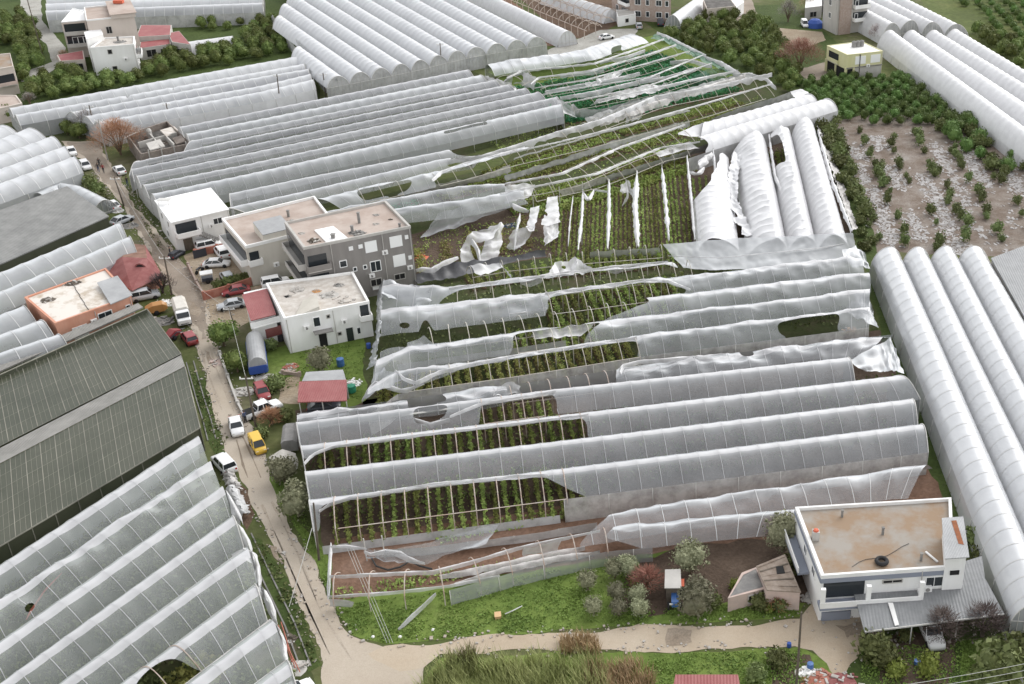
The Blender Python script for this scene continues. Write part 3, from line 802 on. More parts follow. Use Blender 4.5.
# ------------------------------------------------------------------ A upper: the twisted part behind it
B_R = [[(368, 388), (396, 372), (516, 356), (645, 336), (774, 320), (870, 308)],
       [(376, 364), (411, 350), (513, 335.5), (600, 324), (660, 316), (800, 299), (870, 290)],
       [(380, 336), (440, 328), (510, 319), (600, 306), (662, 298), (800, 281), (870, 273)],
       [(381, 312), (440, 307), (500, 300), (545, 294), (588, 289), (660, 280), (770, 267), (862, 256)],
       [(383, 285), (449, 287), (520, 279), (542, 276), (592, 271), (671, 262), (770, 251), (858, 245)],
       [(390, 283), (450, 270), (500, 260), (560, 253), (663, 244), (800, 235), (852, 233)]]
B_H = {0: [[(366, 402), (374, 391), (388, 387), (404, 391), (422, 385), (468, 367), (520, 357), (637, 340), (642, 348), (632, 362), (510, 382), (372, 412)], [(777, 323), (800, 318), (840, 313), (836, 336), (780, 336)]],
       1: [[(514, 334), (602, 322), (588, 334), (582, 345), (514, 354)], [(780, 322), (812, 317), (846, 312), (850, 320), (818, 326), (782, 330)]],
       2: [[(370, 322), (640, 295), (652, 301), (622, 312), (604, 320), (590, 330), (370, 350)], [(820, 299), (832, 298), (832, 302), (822, 303)]],
       3: [[(547, 297), (588, 291), (640, 283), (668, 282), (690, 290), (670, 300), (640, 305), (600, 312), (547, 318)], [(396, 323), (410, 320), (412, 330), (398, 330)], [(421, 320), (428, 318), (430, 330), (420, 330)]],
       4: [[(437, 306), (445, 296), (460, 290), (520, 282), (545, 278), (592, 272), (668, 264), (694, 276), (670, 281), (600, 290), (545, 298), (500, 302)], [(664, 255), (760, 240), (880, 235), (880, 262), (850, 258), (770, 265), (690, 276)]],
       5: [[(380, 200), (900, 200), (900, 290), (380, 320)]]}
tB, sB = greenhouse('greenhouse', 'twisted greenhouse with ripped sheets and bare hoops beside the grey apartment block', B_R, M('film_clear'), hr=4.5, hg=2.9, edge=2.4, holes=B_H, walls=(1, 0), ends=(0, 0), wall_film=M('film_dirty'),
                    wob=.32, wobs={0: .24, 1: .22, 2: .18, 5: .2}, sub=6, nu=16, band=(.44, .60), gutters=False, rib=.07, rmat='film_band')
for i, (x0, x1, st) in enumerate([(410, 640, 2.4), (515, 600, 2.4), (430, 640, 2.4), (548, 680, 2.4), (440, 690, 2.4), (470, 665, 2.4)]):
    hoops(sB[i], tB, frange(px2d(sB[i], x0), px2d(sB[i], x1), st), .06, 'hoop_metal', jit=.06 if i in (2, 3, 5) else .02)
for i, x0, x1, u0, u1, n in [(0, 372, 645, .1, 1.8, 'behind the long grey gutter wall'), (1, 512, 600, .6, 1.8, 'under the bare hoops left of the second covered ridge'), (3, 545, 690, .1, 1.7, 'in the wide opening below the long white film ribbon'),
                             (4, 440, 690, .7, 1.7, 'in the opening above the long white film ribbon'), (5, 470, 665, .6, 1.6, 'under the rearmost bare hoops of the twisted greenhouse')]:
    rows_across(sB[i], px2d(sB[i], x0), px2d(sB[i], x1), 1.35, u0, u1, 'bushy green crop row ' + n, 'crop rows ' + n, w=.5, h=1.5, per_m=46, m='leaf_crop' if i != 0 else 'leaf_crop_yellow')
side_wall(sB[2], 0.0, tB, M('film_grey'), d0=px2d(sB[2], 395), d1=px2d(sB[2], 560), wob=.1, ztop=1.6)
ribbon([(396, 371), (404, 379), (416, 383), (440, 372), (470, 365), (516, 356), (574, 347), (637, 338)], 4.4, .42, tB)
ribbon([(362, 402), (368, 390), (376, 382), (392, 388), (404, 391), (424, 384)], [1.5, 3.0, 3.8, 3.6, 3.5, 3.8], .4, tB)
ribbon([(545, 294), (588, 288), (645, 280), (668, 281), (690, 290)], 4.5, .38, tB)
ribbon([(449, 289), (490, 283), (542, 276), (592, 270), (612, 267), (668, 262)], 4.5, .34, tB)
ribbon([(500, 316), (520, 314), (547, 309)], 3.2, .4, tB)
rag([(545, 276), (556, 263), (575, 258), (592, 269)], [(550, 277), (560, 276), (575, 275), (592, 272)], [4.4, 4.0, 4.0, 4.4], [3.6, 3.2, 3.2, 3.8], tB, M('film_torn'), wob=.5, holes=[[(560, 264), (568, 266), (565, 270), (559, 268)]])
rag([(608, 268), (618, 267), (632, 264), (640, 264)], [(608, 273), (618, 275), (630, 271), (636, 267)], 4.4, 3.2, tB, wob=.4)
rag([(500, 301), (522, 299), (545, 296)], [(503, 317), (522, 313), (549, 309)], 4.4, 3.1, tB, M('film_clear'), wob=.4)
rag([(521, 278), (533, 277), (543, 276)], [(522, 284), (530, 288), (542, 282)], 4.3, 3.0, tB, wob=.5)
rag([(533, 330), (560, 327), (594, 324)], [(534, 338), (560, 338), (586, 334)], 4.3, 3.6, tB, M('film_torn'), wob=.4)
rag([(412, 276), (450, 264), (490, 259), (545, 250)], [(418, 284), (455, 277), (492, 268), (546, 256)], [1.6, 1.8, 1.8, 1.6], [.8, .8, .8, .8], tB, M('film_black'), wob=.35)
ribbon([(414, 272), (420, 269), (432, 270), (446, 262), (458, 258)], [2, 2.6, 2.4, 2.6, 2.4], .55, tB)
rag([(590, 252), (620, 250), (660, 248)], [(590, 258), (620, 257), (661, 255)], [1.7] * 3, [.3] * 3, tB, M('film_grey'), wob=.2)
rag([(470, 266), (500, 263), (512, 278)], [(480, 276), (504, 268), (512, 279)], 4.4, 4.2, tB, M('film_torn'), wob=.3)
rag([(663, 244.5), (700, 241), (740, 238.5), (780, 236.5), (815, 234.5), (853, 233)], [(684, 268), (712, 270.5), (745, 269), (780, 266), (815, 263), (858, 258)], [4.6] * 6, [2.9, 2.7, 2.6, 2.6, 2.6, 2.4], tB, M('film_clear'), wob=.10, sag=.3, n=120, k=18)
ribbon([(668, 256), (720, 258), (770, 253), (820, 248), (855, 242)], [3.9, 3.8, 3.7, 3.7, 3.6], .14, tB, M('film_torn'))
rag([(855, 292), (866, 290), (872, 305)], [(846, 312), (858, 318), (878, 330)], [4, 3.6, 3], [2.9, 2.5, 1.5], tB, M('film_clear'), wob=.6)
rag([(842, 250), (856, 246), (866, 256)], [(850, 268), (862, 266), (870, 270)], [4.2, 3.6, 3], [2.9, 2.7, 2.5], tB, M('film_clear'), wob=.4)

rag([(384, 279), (382, 295), (381, 312), (380, 330), (377, 350), (376, 362)], [(380, 284), (377, 302), (377, 318), (376, 336), (372, 356), (368, 368)], 4.3, .4, tB, M('film_clear'), wob=.45)
rag([(376, 364), (384, 368), (396, 372), (410, 370)], [(364, 400), (372, 396), (380, 388), (392, 386)], [4.3, 4.2, 4.2, 4.2], [.6, 1.6, 3, 3.4], tB, M('film_clear'), wob=.5)
rag([(384, 281), (396, 282), (410, 286), (430, 290)], [(382, 296), (398, 303), (414, 306), (432, 305)], [4.6, 4.3, 4.3, 4.3], [4.2, 3.2, 3.2, 3.3], tB, M('film_clear'), wob=.6)
rag([(408, 345), (424, 338), (438, 345)], [(404, 356), (426, 352), (440, 352)], [4.6, 4.8, 4.4], [4.0, 3.8, 3.6], tB, M('film_clear'), wob=.5)
# ------------------------------------------------------------------ E: ridges running down the picture
E_R = [[(570, 175), (566, 250)], [(597, 168), (594, 248)], [(624, 160), (624, 246)], [(648, 153), (654, 242)], [(673, 145), (682, 239)], [(706, 150), (712, 237)], [(753, 131), (775, 236)], [(781, 124), (804, 233)], [(803, 117), (834, 232)]]
tE, sE = greenhouse('greenhouse', 'stripped greenhouse of upright ridges with three puffed white tunnels left standing at its right end', E_R, M('film_white'), hr=4.9, hg=3.0, edge=2.6, pe=0, skip=(0, 1, 2, 3, 4), walls=(0, 0), ends=(0, 0), step=2.4, sag=.35, sub=5, nu=14, rib=.06,
                    holes={5: [[(660, 130), (726, 130), (717, 168), (708, 184), (694, 199), (660, 206)]], 7: [[(764, 136), (770, 138), (779, 133), (782, 144), (785, 162), (778, 163), (773, 170), (768, 176), (764, 172)]]},
                    hgs={5: 2.6, 6: 2.0, 7: 2.0, 8: 2.0}, wobs={6: .30, 7: .32, 8: .16, 5: .12}, gutters=False)
for a, rr in (([(583, 190), (582, 215), (578, 250)], .32), ([(609, 180), (609, 210), (607.5, 249)], .38), ([(637, 172), (635, 205), (638, 247)], .55), ([(662, 168), (666, 205), (669, 241)], .38), ([(687, 156), (691, 195), (695, 240)], .32), ([(713, 150), (719, 195), (729, 237)], .38), ([(769, 135), (775, 175), (800, 233)], .35), ([(818, 130), (832, 180), (852, 232)], .4)):
    ribbon(a, 3.2, rr, tE, M('film_white'), hang=.5)
rag([(734, 150), (729, 170), (727, 190), (731, 215), (744, 236)], [(742, 155), (738, 175), (738, 200), (745, 218), (756, 235)], 3.2, 3.4, tE, M('film_white'), wob=.35, holes=[[(727, 192), (731, 192), (731, 203), (728, 205)], [(729, 210), (735, 211), (738, 217), (732, 217)], [(734, 225), (742, 226), (741, 232), (736, 231)]])
rag([(460, 262), (462, 245), (472, 233), (488, 229)], [(474, 262), (474, 247), (490, 240), (502, 222)], [1.0, 2.4, 3.2, 3.6], [.8, 2.0, 3.0, 3.8], tE, M('film_torn'), wob=.5, holes=[[(470, 244), (478, 242), (480, 252), (472, 258)]])
rag([(490, 226), (498, 225), (503, 222)], [(478, 262), (490, 262), (499, 258)], 3.6, .8, tE, M('film_torn'), wob=.45)
rag([(531, 208), (535, 207), (540, 205)], [(526, 228), (529, 231), (534, 231)], 3.6, 2.6, tE, M('film_torn'), wob=.3)
rag([(512, 230), (522, 228), (533, 229)], [(507, 249), (513, 250), (521, 250)], [2.6, 2.6, 2.6], .5, tE, M('film_torn'), wob=.5)
rag([(548, 198), (553, 197), (558, 196)], [(541, 225), (549, 226), (560, 222)], 3.6, 2.6, tE, M('film_torn'), wob=.4, holes=[[(545, 213), (549, 212), (549, 218), (546, 218)]])
rag([(544, 226), (551, 225), (559, 217)], [(544, 245), (550, 244), (558, 238)], 2.6, 1.2, tE, M('film_torn'), wob=.4)
ribbon([(513, 205), (520, 209), (529, 212)], [3.2, 3.2, 3.0], .6, tE, M('film_torn'))
ribbon([(470, 236), (478, 250), (480, 264)], [3.0, 2.0, .8], .35, tE, M('film_torn'), hang=.8)
ribbon([(520, 214), (516, 232), (514, 250)], [3.2, 2.2, .6], .28, tE, M('film_torn'), hang=.8)
ribbon([(573, 196), (570, 220), (568, 246)], [3.2, 3.0, 2.4], .16, tE, M('film_torn'), hang=.8)
ribbon([(626, 180), (628, 195), (622, 206)], [3.2, 2.0, .8], .22, tE, M('film_torn'), hang=.8)
rag([(620, 185), (628, 182), (633, 190)], [(622, 194), (630, 193), (634, 200)], 3.0, 2.0, tE, M('film_torn'), wob=.45)
ribbon([(583, 191), (588, 201), (594, 190), (608, 192)], 3.3, .3, tE)
ribbon([(690, 172), (697, 175), (704, 168)], 3.3, .5, tE, M('film_torn'))
ribbon([(698, 167), (706, 158), (712, 155)], 3.3, .9, tE, M('film_torn'))
po = 0
for x, y in [(583, 200), (609, 196), (637, 188), (662, 180), (687, 172), (713, 165), (560, 205), (534, 215), (582, 245), (608, 244), (638, 242)]:
    mb = MB(); b = U(x, y); mb.tube([b, b + Vector((0, 0, 3.3))], .07, 5); mb.build('post', 'galv', tE)
for i, sp in enumerate(sE[:5]):
    rows_along(sp, 1, sp.L - 1, (.04, .2, .36, .52, .68, .84), 'narrow green crop row running down the stripped bay left of the white tunnels', 'crop rows in the stripped bays', w=.28, h=.9, per_m=19, m='leaf_crop')
rows_along(sE[5], 1, sE[5].L * .55, (.1, .3, .5, .7), 'narrow green crop row above the flapping white sheet', 'crop rows above the white sheet', w=.28, h=.9, per_m=19)
rows_along(sE[7], 2, sE[7].L * .5, (.1, .35, .6, .85), 'green crop row seen through the hole in the middle white tunnel', 'crop rows in the holed tunnel', w=.6, h=1.6, per_m=40)
for q in range(5):
    a, b = U(418 + q * 26, 252 - q * 9), U(424 + q * 26, 276 - q * 7)
    crop_row(a, b, 'patchy green crop row among the hanging white rags beside the grey apartment block', 'crop rows among the rags', w=1.2, h=1.0, per_m=40, m='leaf_crop_yellow')
side_wall(sE[4], .5, tE, M('film_grey'), d0=0, d1=1)
rag([(600, 178), (640, 166), (690, 150), (745, 133)], [(600, 184), (640, 172), (690, 156), (746, 139)], 2.0, .3, tE, M('film_grey'), wob=.25)
rag([(560, 190), (585, 183), (606, 177)], [(562, 197), (586, 190), (606, 183)], 2.0, .4, tE, M('film_dirty'), wob=.3)
rag([(816, 122), (835, 180), (852, 228)], [(822, 122), (842, 180), (858, 230)], 1.8, .3, tE, M('film_dirty'), wob=.35)
# ------------------------------------------------------------------ the long white block upper left
L_R = [[(153, 194), (245, 175), (561, 104)], [(144, 185), (245, 165), (557, 97)], [(137, 176), (245, 154), (538, 92)], [(132, 169), (245, 146), (525, 88)], [(135, 162), (245, 138), (509, 84.5)],
       [(191, 141), (495, 80)], [(187, 134), (481, 75)], [(180, 127), (468, 69.6)]]
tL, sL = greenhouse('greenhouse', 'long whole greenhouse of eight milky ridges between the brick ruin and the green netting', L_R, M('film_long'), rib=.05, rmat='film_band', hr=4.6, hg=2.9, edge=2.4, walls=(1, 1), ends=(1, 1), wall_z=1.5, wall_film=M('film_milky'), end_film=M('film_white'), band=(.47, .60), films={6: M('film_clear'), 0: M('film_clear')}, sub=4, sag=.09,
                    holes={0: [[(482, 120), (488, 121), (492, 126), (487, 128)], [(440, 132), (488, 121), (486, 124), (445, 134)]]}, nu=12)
# torn long tunnels in front of it, bare to the right
T_R = [[(330, 222), (394, 209), (460, 202), (520, 190), (596, 174), (660, 148), (702, 140)], [(320, 212), (388, 200), (460, 187), (505, 184), (561, 174), (619, 148), (690, 124)], [(320, 199), (350, 191), (413, 177), (460, 166), (510, 152), (590, 134), (693, 107), (770, 84)],
       [(230, 208), (300, 193), (440, 160), (510, 149), (600, 117), (655, 97), (770, 75)], [(230, 194), (300, 179), (440, 152), (480, 142), (560, 122), (640, 92), (740, 73)]]
tT, sT = greenhouse('greenhouse', 'torn long tunnels ending in frayed film and bare hoops over green beds', T_R, M('film_long'), rib=.05, rmat='film_band', hr=4.5, hg=2.9, edge=2.4, walls=(0, 0), ends=(1, 0), wall_film=M('film_grey'), step=2.6,
                    holes={0: [[(522, 170), (720, 120), (720, 170), (540, 205), (524, 200)]], 1: [[(500, 160), (700, 100), (720, 150), (540, 200), (506, 190)]],
                           2: [[(355, 192), (362, 189), (413, 178), (410, 186), (408, 192), (364, 202)], [(431, 182), (440, 173), (470, 165), (790, 70), (790, 120), (480, 190), (445, 187)]],
                           3: [[(452, 155), (800, 50), (800, 110), (500, 175), (470, 166), (447, 167)]], 4: [[(446, 148), (500, 130), (760, 50), (760, 110), (500, 160), (455, 154)]]},
                    wobs={0: .25, 1: .25, 2: .2}, films={2: M('film_clear'), 0: M('film_clear')}, sub=5, nu=14, gutters=False)
for i, x0, x1 in [(0, 530, 690), (1, 510, 680), (2, 358, 412), (2, 432, 765), (3, 560, 760)]:
    hoops(sT[i], tT, frange(px2d(sT[i], x0), px2d(sT[i], x1), 3.4), .06, 'hoop_metal', posts=False, jit=.03)
ribbon([(500, 194), (515, 191), (596, 174), (660, 148), (700, 142)], 4.5, .32, tT)
ribbon([(505, 184), (561, 174), (619, 148), (685, 125)], 4.5, .36, tT)
ribbon([(510, 153), (560, 142), (632, 124), (693, 107), (772, 84)], 4.5, .30, tT)
ribbon([(447, 161), (480, 157), (510, 148), (560, 132), (600, 121), (655, 97), (700, 90), (772, 74)], [4.4] * 8, .55, tT, M('film_torn'), hang=1.2)
ribbon([(432, 181), (440, 173), (462, 165), (500, 155), (525, 148)], 4.3, .5, tT)
ribbon([(600, 124), (640, 108), (690, 92), (745, 76)], 3.6, .7, tT, M('film_dirty'), hang=1.0)
rag([(585, 118), (640, 100), (700, 85), (752, 72)], [(590, 125), (642, 108), (700, 95), (757, 79)], 1.8, .3, tT, M('film_grey'), wob=.4)
rag([(625, 112), (636, 106), (648, 103)], [(626, 124), (634, 122), (641, 117)], 4.2, 1.5, tT, wob=.6)
rag([(514, 158), (560, 144), (640, 122), (690, 110)], [(514, 158.6), (560, 145), (640, 123), (690, 111)], 4.5, 4.4, tT, wob=.15)
rag([(505, 176), (560, 159), (617, 140), (675, 124), (690, 120)], [(506, 183), (560, 165), (618, 147), (676, 131), (690, 127)], 1.6, .2, tT, M('film_grey'), wob=.25)
rag([(401, 193), (440, 184), (480, 176), (510, 165)], [(402, 199), (442, 190), (482, 182), (512, 173)], 1.8, .3, tT, M('film_dirty'), wob=.25)
rag([(460, 160), (470, 160), (476, 158)], [(464, 166), (472, 168), (478, 163)], 4.2, 2.4, tT, wob=.4)
rag([(438, 214), (470, 205), (512, 198)], [(420, 238), (462, 226), (512, 207)], [2.8, 2.6, 2.2], [.8, .6, .4], tT, M('film_clear'), wob=.28)
rag([(505, 186), (520, 184), (535, 184)], [(505, 204), (518, 200), (530, 198)], [3.6, 3.4, 3], [2.4, 2.2, 2.0], tT, M('film_torn'), wob=.3)
for i, x0, x1, us in [(0, 525, 700, (.05, .3, .55, .8)), (1, 505, 690, (.05, .3, .55, .8)), (2, 430, 760, (.05, .3, .55, .8)), (3, 480, 740, (.1, .4, .7))]:
    sp = sT[i]; a, b = px2d(sp, x0), px2d(sp, x1); n = 2
    for k in range(n):
        rows_along(sp, a + (b - a) * k / n + .5, a + (b - a) * (k + 1) / n - .5, us, 'low green crop row under the long bare hoops with thin ribbons', 'crop rows under the long bare hoops', w=.9, h=.8, per_m=34, m='leaf_crop', size=.2)
sp = sT[2]; rows_along(sp, px2d(sp, 357), px2d(sp, 412), (0.05, .3, .55), 'dark green crop row in the slot torn between two long tunnels', 'crop rows in the torn slot', w=.9, h=1.0, per_m=34, m='leaf_green_crop')

# ------------------------------------------------------------------ the netted house with ribbons over deep green
C_R = [[(596, 101), (640, 92), (693, 80), (738, 71)], [(560, 104), (600, 96), (650, 85), (712, 63)], [(540, 95), (580, 88), (650, 77), (703, 55)], [(535, 88), (585, 80), (627, 69), (690, 51)], [(531, 84), (538, 78), (590, 71), (647, 55), (676, 45)], [(507, 78), (522, 71), (593, 64), (640, 48), (664, 39)], [(488, 64), (582, 50), (635, 33)]]
tC, sC = greenhouse('greenhouse', 'bare hooped netting house with deep green beds and white ribbons on its ridges', C_R, M('film_clear'), pe=0, hr=4.0, hg=2.6, edge=2.2, skip=(0, 1, 2, 3, 4, 5), walls=(0, 1), ends=(0, 0), wob=.25, sub=5, nu=12, gutters=False,
                    holes={6: [[(610, 48), (622, 44), (624, 48), (612, 53)]]})
for i, sp in enumerate(sC[:6]):
    ribbon(C_R[i], 4.0, (.5, .22, .22, .24, .36, .34)[i], tC, M('film_torn'), hang=.5)
    hoops(sp, tC, frange(2, sp.L - 1, 5.0), .055, 'hoop_metal', posts=False, nu=8)
    n = 2
    for k in range(n): rows_along(sp, sp.L * k / n + .4, sp.L * (k + 1) / n - .4, (.0, .22, .44, .66, .88) if i else (.1, .4, .7), 'deep green crop row below the white ribbons of the netting house', 'crop rows of the netting house', w=1.0, h=1.1, per_m=30, m='leaf_green_crop', size=.22)
rag([(507, 78), (514, 72), (522, 70), (536, 77)], [(500, 84), (510, 84), (520, 85), (534, 90)], [3.6, 4, 4, 4], [1.5, 1.5, 1.2, 1.2], tC, wob=.5, holes=[[(512, 76), (524, 75), (524, 82), (514, 82)]])
rag([(585, 83), (598, 79), (612, 74), (626, 68)], [(587, 87), (600, 84), (612, 80), (620, 75)], 4.0, 3.2, tC, wob=.4, holes=[[(590, 81), (598, 80), (598, 83), (591, 84)]])
rag([(598, 99), (630, 89), (650, 85), (668, 84)], [(588, 106), (625, 98), (652, 93), (668, 88)], 3.4, 2.6, tC, wob=.5)
rag([(655, 34), (672, 38), (690, 48), (706, 57), (737, 72)], [(650, 38), (667, 43), (686, 53), (702, 61), (733, 75)], [3.0, 3.2, 3.2, 3.2, 2.6], [3.6, 3.6, 3.6, 3.4, 2.6], tC, M('film_net'), wob=.4)
rag([(690, 80), (705, 70), (720, 68)], [(694, 86), (715, 82), (735, 74)], [3.4, 3.6, 3.2], [.6, .6, .6], tC, M('film_net'), wob=.3)
ribbon([(657, 33), (668, 37), (690, 48), (706, 56)], 3.4, .6, tC, hang=1)
ribbon([(704, 57), (722, 63), (740, 74)], 3.2, .6, tC, hang=1)
ribbon([(733, 75), (750, 74), (768, 80), (776, 88)], 3.2, .5, tC, hang=1)
rag([(576, 108), (600, 110), (640, 98)], [(577, 118), (600, 118), (640, 106)], 2.2, .3, tC, M('film_grey'), wob=.2)
rag([(571, 104), (575, 106), (580, 110)], [(570, 118), (574, 118), (580, 118)], 3.0, .5, tC, wob=.5)

for a_, b_ in (([(545, 92), (575, 86), (610, 80), (640, 73)], .45), ([(560, 98), (590, 93), (628, 84), (660, 76)], .5), ([(600, 62), (625, 57), (645, 50)], .4), ([(640, 82), (670, 76), (696, 68)], .35), ([(560, 76), (585, 73), (604, 70)], .35), ([(670, 62), (690, 60), (712, 66)], .4)):
    ribbon(a_, 3.4, b_, tC, M('film_torn'), hang=1.2)
rag([(553, 98), (562, 101), (572, 107)], [(556, 112), (566, 114), (577, 118)], [4.4, 4.2, 3.4], [3.0, 2.4, 1.2], tC, M('film_torn'), wob=.4)
rag([(482, 75), (496, 79), (512, 84)], [(490, 84), (504, 89), (520, 92)], [4.2, 4.2, 3.6], [3.2, 3.0, 2.6], tC, M('film_torn'), wob=.4)
# the two whole tubes across the middle right
D_R = [[(690, 141), (760, 119), (828, 98.5)], [(704, 123), (750, 111), (810, 94)]]
tD, sD = greenhouse('greenhouse', 'two smooth white tubes ending at the orchard edge behind the upright white tunnels', D_R, M('film_white'), pe=0, hr=4.8, hg=2.8, edge=2.5, walls=(1, 0), ends=(0, 1), wall_film=M('film_grey'), sag=.16, step=2.4, sub=5, nu=14, rib=.05, gutters=False,
                    holes={0: [[(660, 140), (702, 137), (712, 146), (690, 160)]]})
rag([(712, 118), (740, 108), (770, 99), (795, 90)], [(707, 125), (742, 114), (772, 105), (796, 97)], 2.2, .4, tD, M('film_grey'), wob=.15)
rag([(690, 141), (675, 146), (655, 153)], [(700, 148), (685, 150), (662, 156)], [4.6, 4.4, 4.4], [3.0, 3.6, 4.0], tD, M('film_torn'), wob=.2)
rag([(708, 121.5), (694, 126), (678, 133)], [(712, 134), (697, 137), (678, 135)], [4.8, 4.4, 4.2], [2.8, 3.2, 4.0], tD, M('film_white'), wob=.15)
rag([(790, 92), (800, 89), (808, 92)], [(795, 98), (803, 97), (811, 96)], [3, 3.4, 3], [3, 3, 3.2], tD, M('film_torn'), wob=.3)

# ------------------------------------------------------------------ top block of white ridges
gv = (-332, -406)
def back(x, y, ylim):
    f = (y - ylim) / (y - gv[1]); return (x + (gv[0] - x) * f, ylim)
ends_ = [(337, 76), (359, 72), (380, 68), (400, 64), (419, 60), (437, 55.5), (456, 51), (475, 47), (496, 43.5), (516, 40), (536, 37)]
G_R = []
for i, (x, y) in enumerate(ends_):
    G_R.append([back(x, y, (47, 16, 4, -6)[i] if i < 4 else -22), (x, y)])
tG, sG = greenhouse('greenhouse', 'wide white greenhouse of eleven rounded ridges with grey arched fronts', G_R, M('film_milky'), pe=0, hr=5.2, hg=3.0, edge=2.6, walls=(0, 1), ends=(1, 1), end_film=M('film_grey'), sag=.20, sub=4, nu=12, rib=.12)
rag([(272, 14), (285, 35), (305, 58), (330, 84)], [(270, 20), (284, 43), (305, 66), (326, 94)], 3.0, .2, tG, M('film_grey'), wob=.15, name='side_wall')
for i in range(3):
    b = MB(); b.tube([U(296 + 0 * i, 44 + i * .01, 3.2 + i * .0), U(335, 80, 3.2)], .06, 4)
rag([(283, 30), (300, 48), (318, 68), (334, 80)], [(297, 40), (310, 55), (325, 70), (338, 80)], 3.1, [4.2, 4.4, 4.6, 4.8], tG, M('film_milky'), wob=.1, name='torn_film')
# upper-left pair of blocks
tH, sH = greenhouse('greenhouse', 'three white ridges with tall plain side wall beside the reddish bare tree and two poles', [[(98, 122), (260, 92), (313, 79.5)], [(86, 116), (260, 86), (310, 74)], [(72, 112), (260, 77), (308, 69)]], M('film_milky'), hr=4.3, hg=2.9, edge=2.3, wall_film=M('film_white'), nu=12, sag=.10, rib=.08)
tH2, sH2 = greenhouse('greenhouse', 'two white ridges with a small tear below the dense grove under the white house', [[(16, 115), (260, 72), (304, 64)], [(10, 108), (260, 63), (300, 56)]], M('film_milky'), hr=4.4, hg=2.9, edge=2.3, nu=12, sag=.10, rib=.08,
                      holes={0: [[(125, 96), (129, 95), (130, 99), (126, 99)], [(171, 88), (175, 87), (176, 90), (172, 91)]]})
tI, sI = greenhouse('greenhouse', 'white ridges with open rounded ends by the road fork at the left edge', [[(-40, 199), (75, 157)], [(-40, 184), (65, 147)], [(-40, 170), (54, 137)], [(-40, 155), (31, 128)], [(-40, 141), (3, 125)]], M('film_milky'), pe=0, hr=4.8, hg=2.8, edge=3.0, step=3.0, nu=12, sag=.12, rib=.12)
tK, sK = greenhouse('greenhouse', 'two greyish clear ridges between the corrugated roof and the salmon house', [[(-40, 310), (130, 237)], [(-40, 290), (120, 223)]], M('film_clear'), hr=4.6, hg=2.8, edge=2.4, step=3.2, nu=12, sag=.1, rib=.10)
tK2, sK2 = greenhouse('greenhouse', 'short clear ridges ending against the salmon house at the left edge', [[(-40, 366), (60, 335)], [(-40, 350), (43, 321)], [(-40, 332), (24, 306)]], M('film_clear'), hr=4.2, hg=2.8, edge=2.2, step=3.2, nu=12, sag=.1, rib=.10)
tS0, sS0 = greenhouse('poly_tunnel', 'small low film tunnel sunk behind the grey corrugated roof by the road', [[(38, 193), (58, 183), (75, 186), (103, 200)]], M('film_clear'), pe=0, hr=2.6, hg=.4, edge=2.2, step=2.6, nu=10, walls=(0, 0), ends=(0, 1), gutters=False)
# bottom-left block, ridges front to back
O_R = [[(175, 752), (290, 668)], [(-60, 880), (275, 624)], [(-60, 822), (257, 589)], [(-60, 776), (249, 551)], [(-60, 730), (234, 519)], [(-60, 690), (224, 489)], [(-60, 642), (211, 462)], [(-60, 609), (199.7, 438)]]
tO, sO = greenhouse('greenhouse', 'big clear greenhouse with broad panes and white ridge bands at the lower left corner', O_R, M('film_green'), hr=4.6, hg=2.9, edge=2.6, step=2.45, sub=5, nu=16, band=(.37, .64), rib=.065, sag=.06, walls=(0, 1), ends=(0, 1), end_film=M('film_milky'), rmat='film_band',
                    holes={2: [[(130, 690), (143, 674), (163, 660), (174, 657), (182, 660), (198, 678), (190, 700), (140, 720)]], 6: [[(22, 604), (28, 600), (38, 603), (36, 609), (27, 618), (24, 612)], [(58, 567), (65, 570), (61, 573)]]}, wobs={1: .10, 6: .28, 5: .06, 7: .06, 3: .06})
for q_ in ([(226, 491), (236, 512), (241, 522)], [(236, 522), (246, 540), (251, 553)], [(243, 549), (252, 552), (257, 566), (259, 588)], [(255, 588), (264, 590), (271, 608), (276, 622)], [(272, 622), (279, 628), (283, 646), (286, 664)]): ribbon(q_, [4.4, 3.4, 2.6, 2.2][:len(q_)], .35, tO, M('film_torn'), hang=1.0)
ribbon([(26, 620), (30, 612), (45, 590), (62, 573)], 3.0, .12, tO, M('pipe_red'), hang=0)
hoops(sO[2], tO, frange(px2d(sO[2], 120), px2d(sO[2], 200), 3.0), .06, 'rusty_pipe', posts=False)
for k, d in enumerate(frange(px2d(sO[2], 125), px2d(sO[2], 205), 1.1)):
    a, b = sO[2].pos(d, .0), sO[2].pos(d, .8); a.z = b.z = 0
    crop_row(a, b, 'bright bushy crop row in the hole at the bottom edge of the lower left greenhouse', 'crop rows in the lower left hole', w=.8, h=2.2, per_m=70, m='leaf_crop_yellow', size=.22)
rag([(233, 553), (243, 549), (252, 553), (255, 568)], [(238, 560), (246, 558), (254, 566), (257, 590)], [4.5, 4.5, 4, 3], [4.2, 4, 3, 2.4], tO, wob=.35)
rag([(268, 620), (276, 620), (283, 640)], [(272, 640), (280, 645), (286, 660)], [4.4, 4.0, 3], [2.5, 2, 1.4], tO, wob=.35)
rag([(257, 590), (262, 585), (270, 610)], [(262, 600), (268, 605), (275, 622)], [4.2, 4.0, 3], [2.6, 2, 1.4], tO, wob=.35)
pr = MB()
for a, b in (((278, 625), (292, 662)), ((281, 622), (295, 668)), ((284, 640), (300, 672))): pr.tube([U(*a, 2.2), U(*b, .8)], .05, 5)
pr.build('loose_pipe', 'pipe_red', tO)
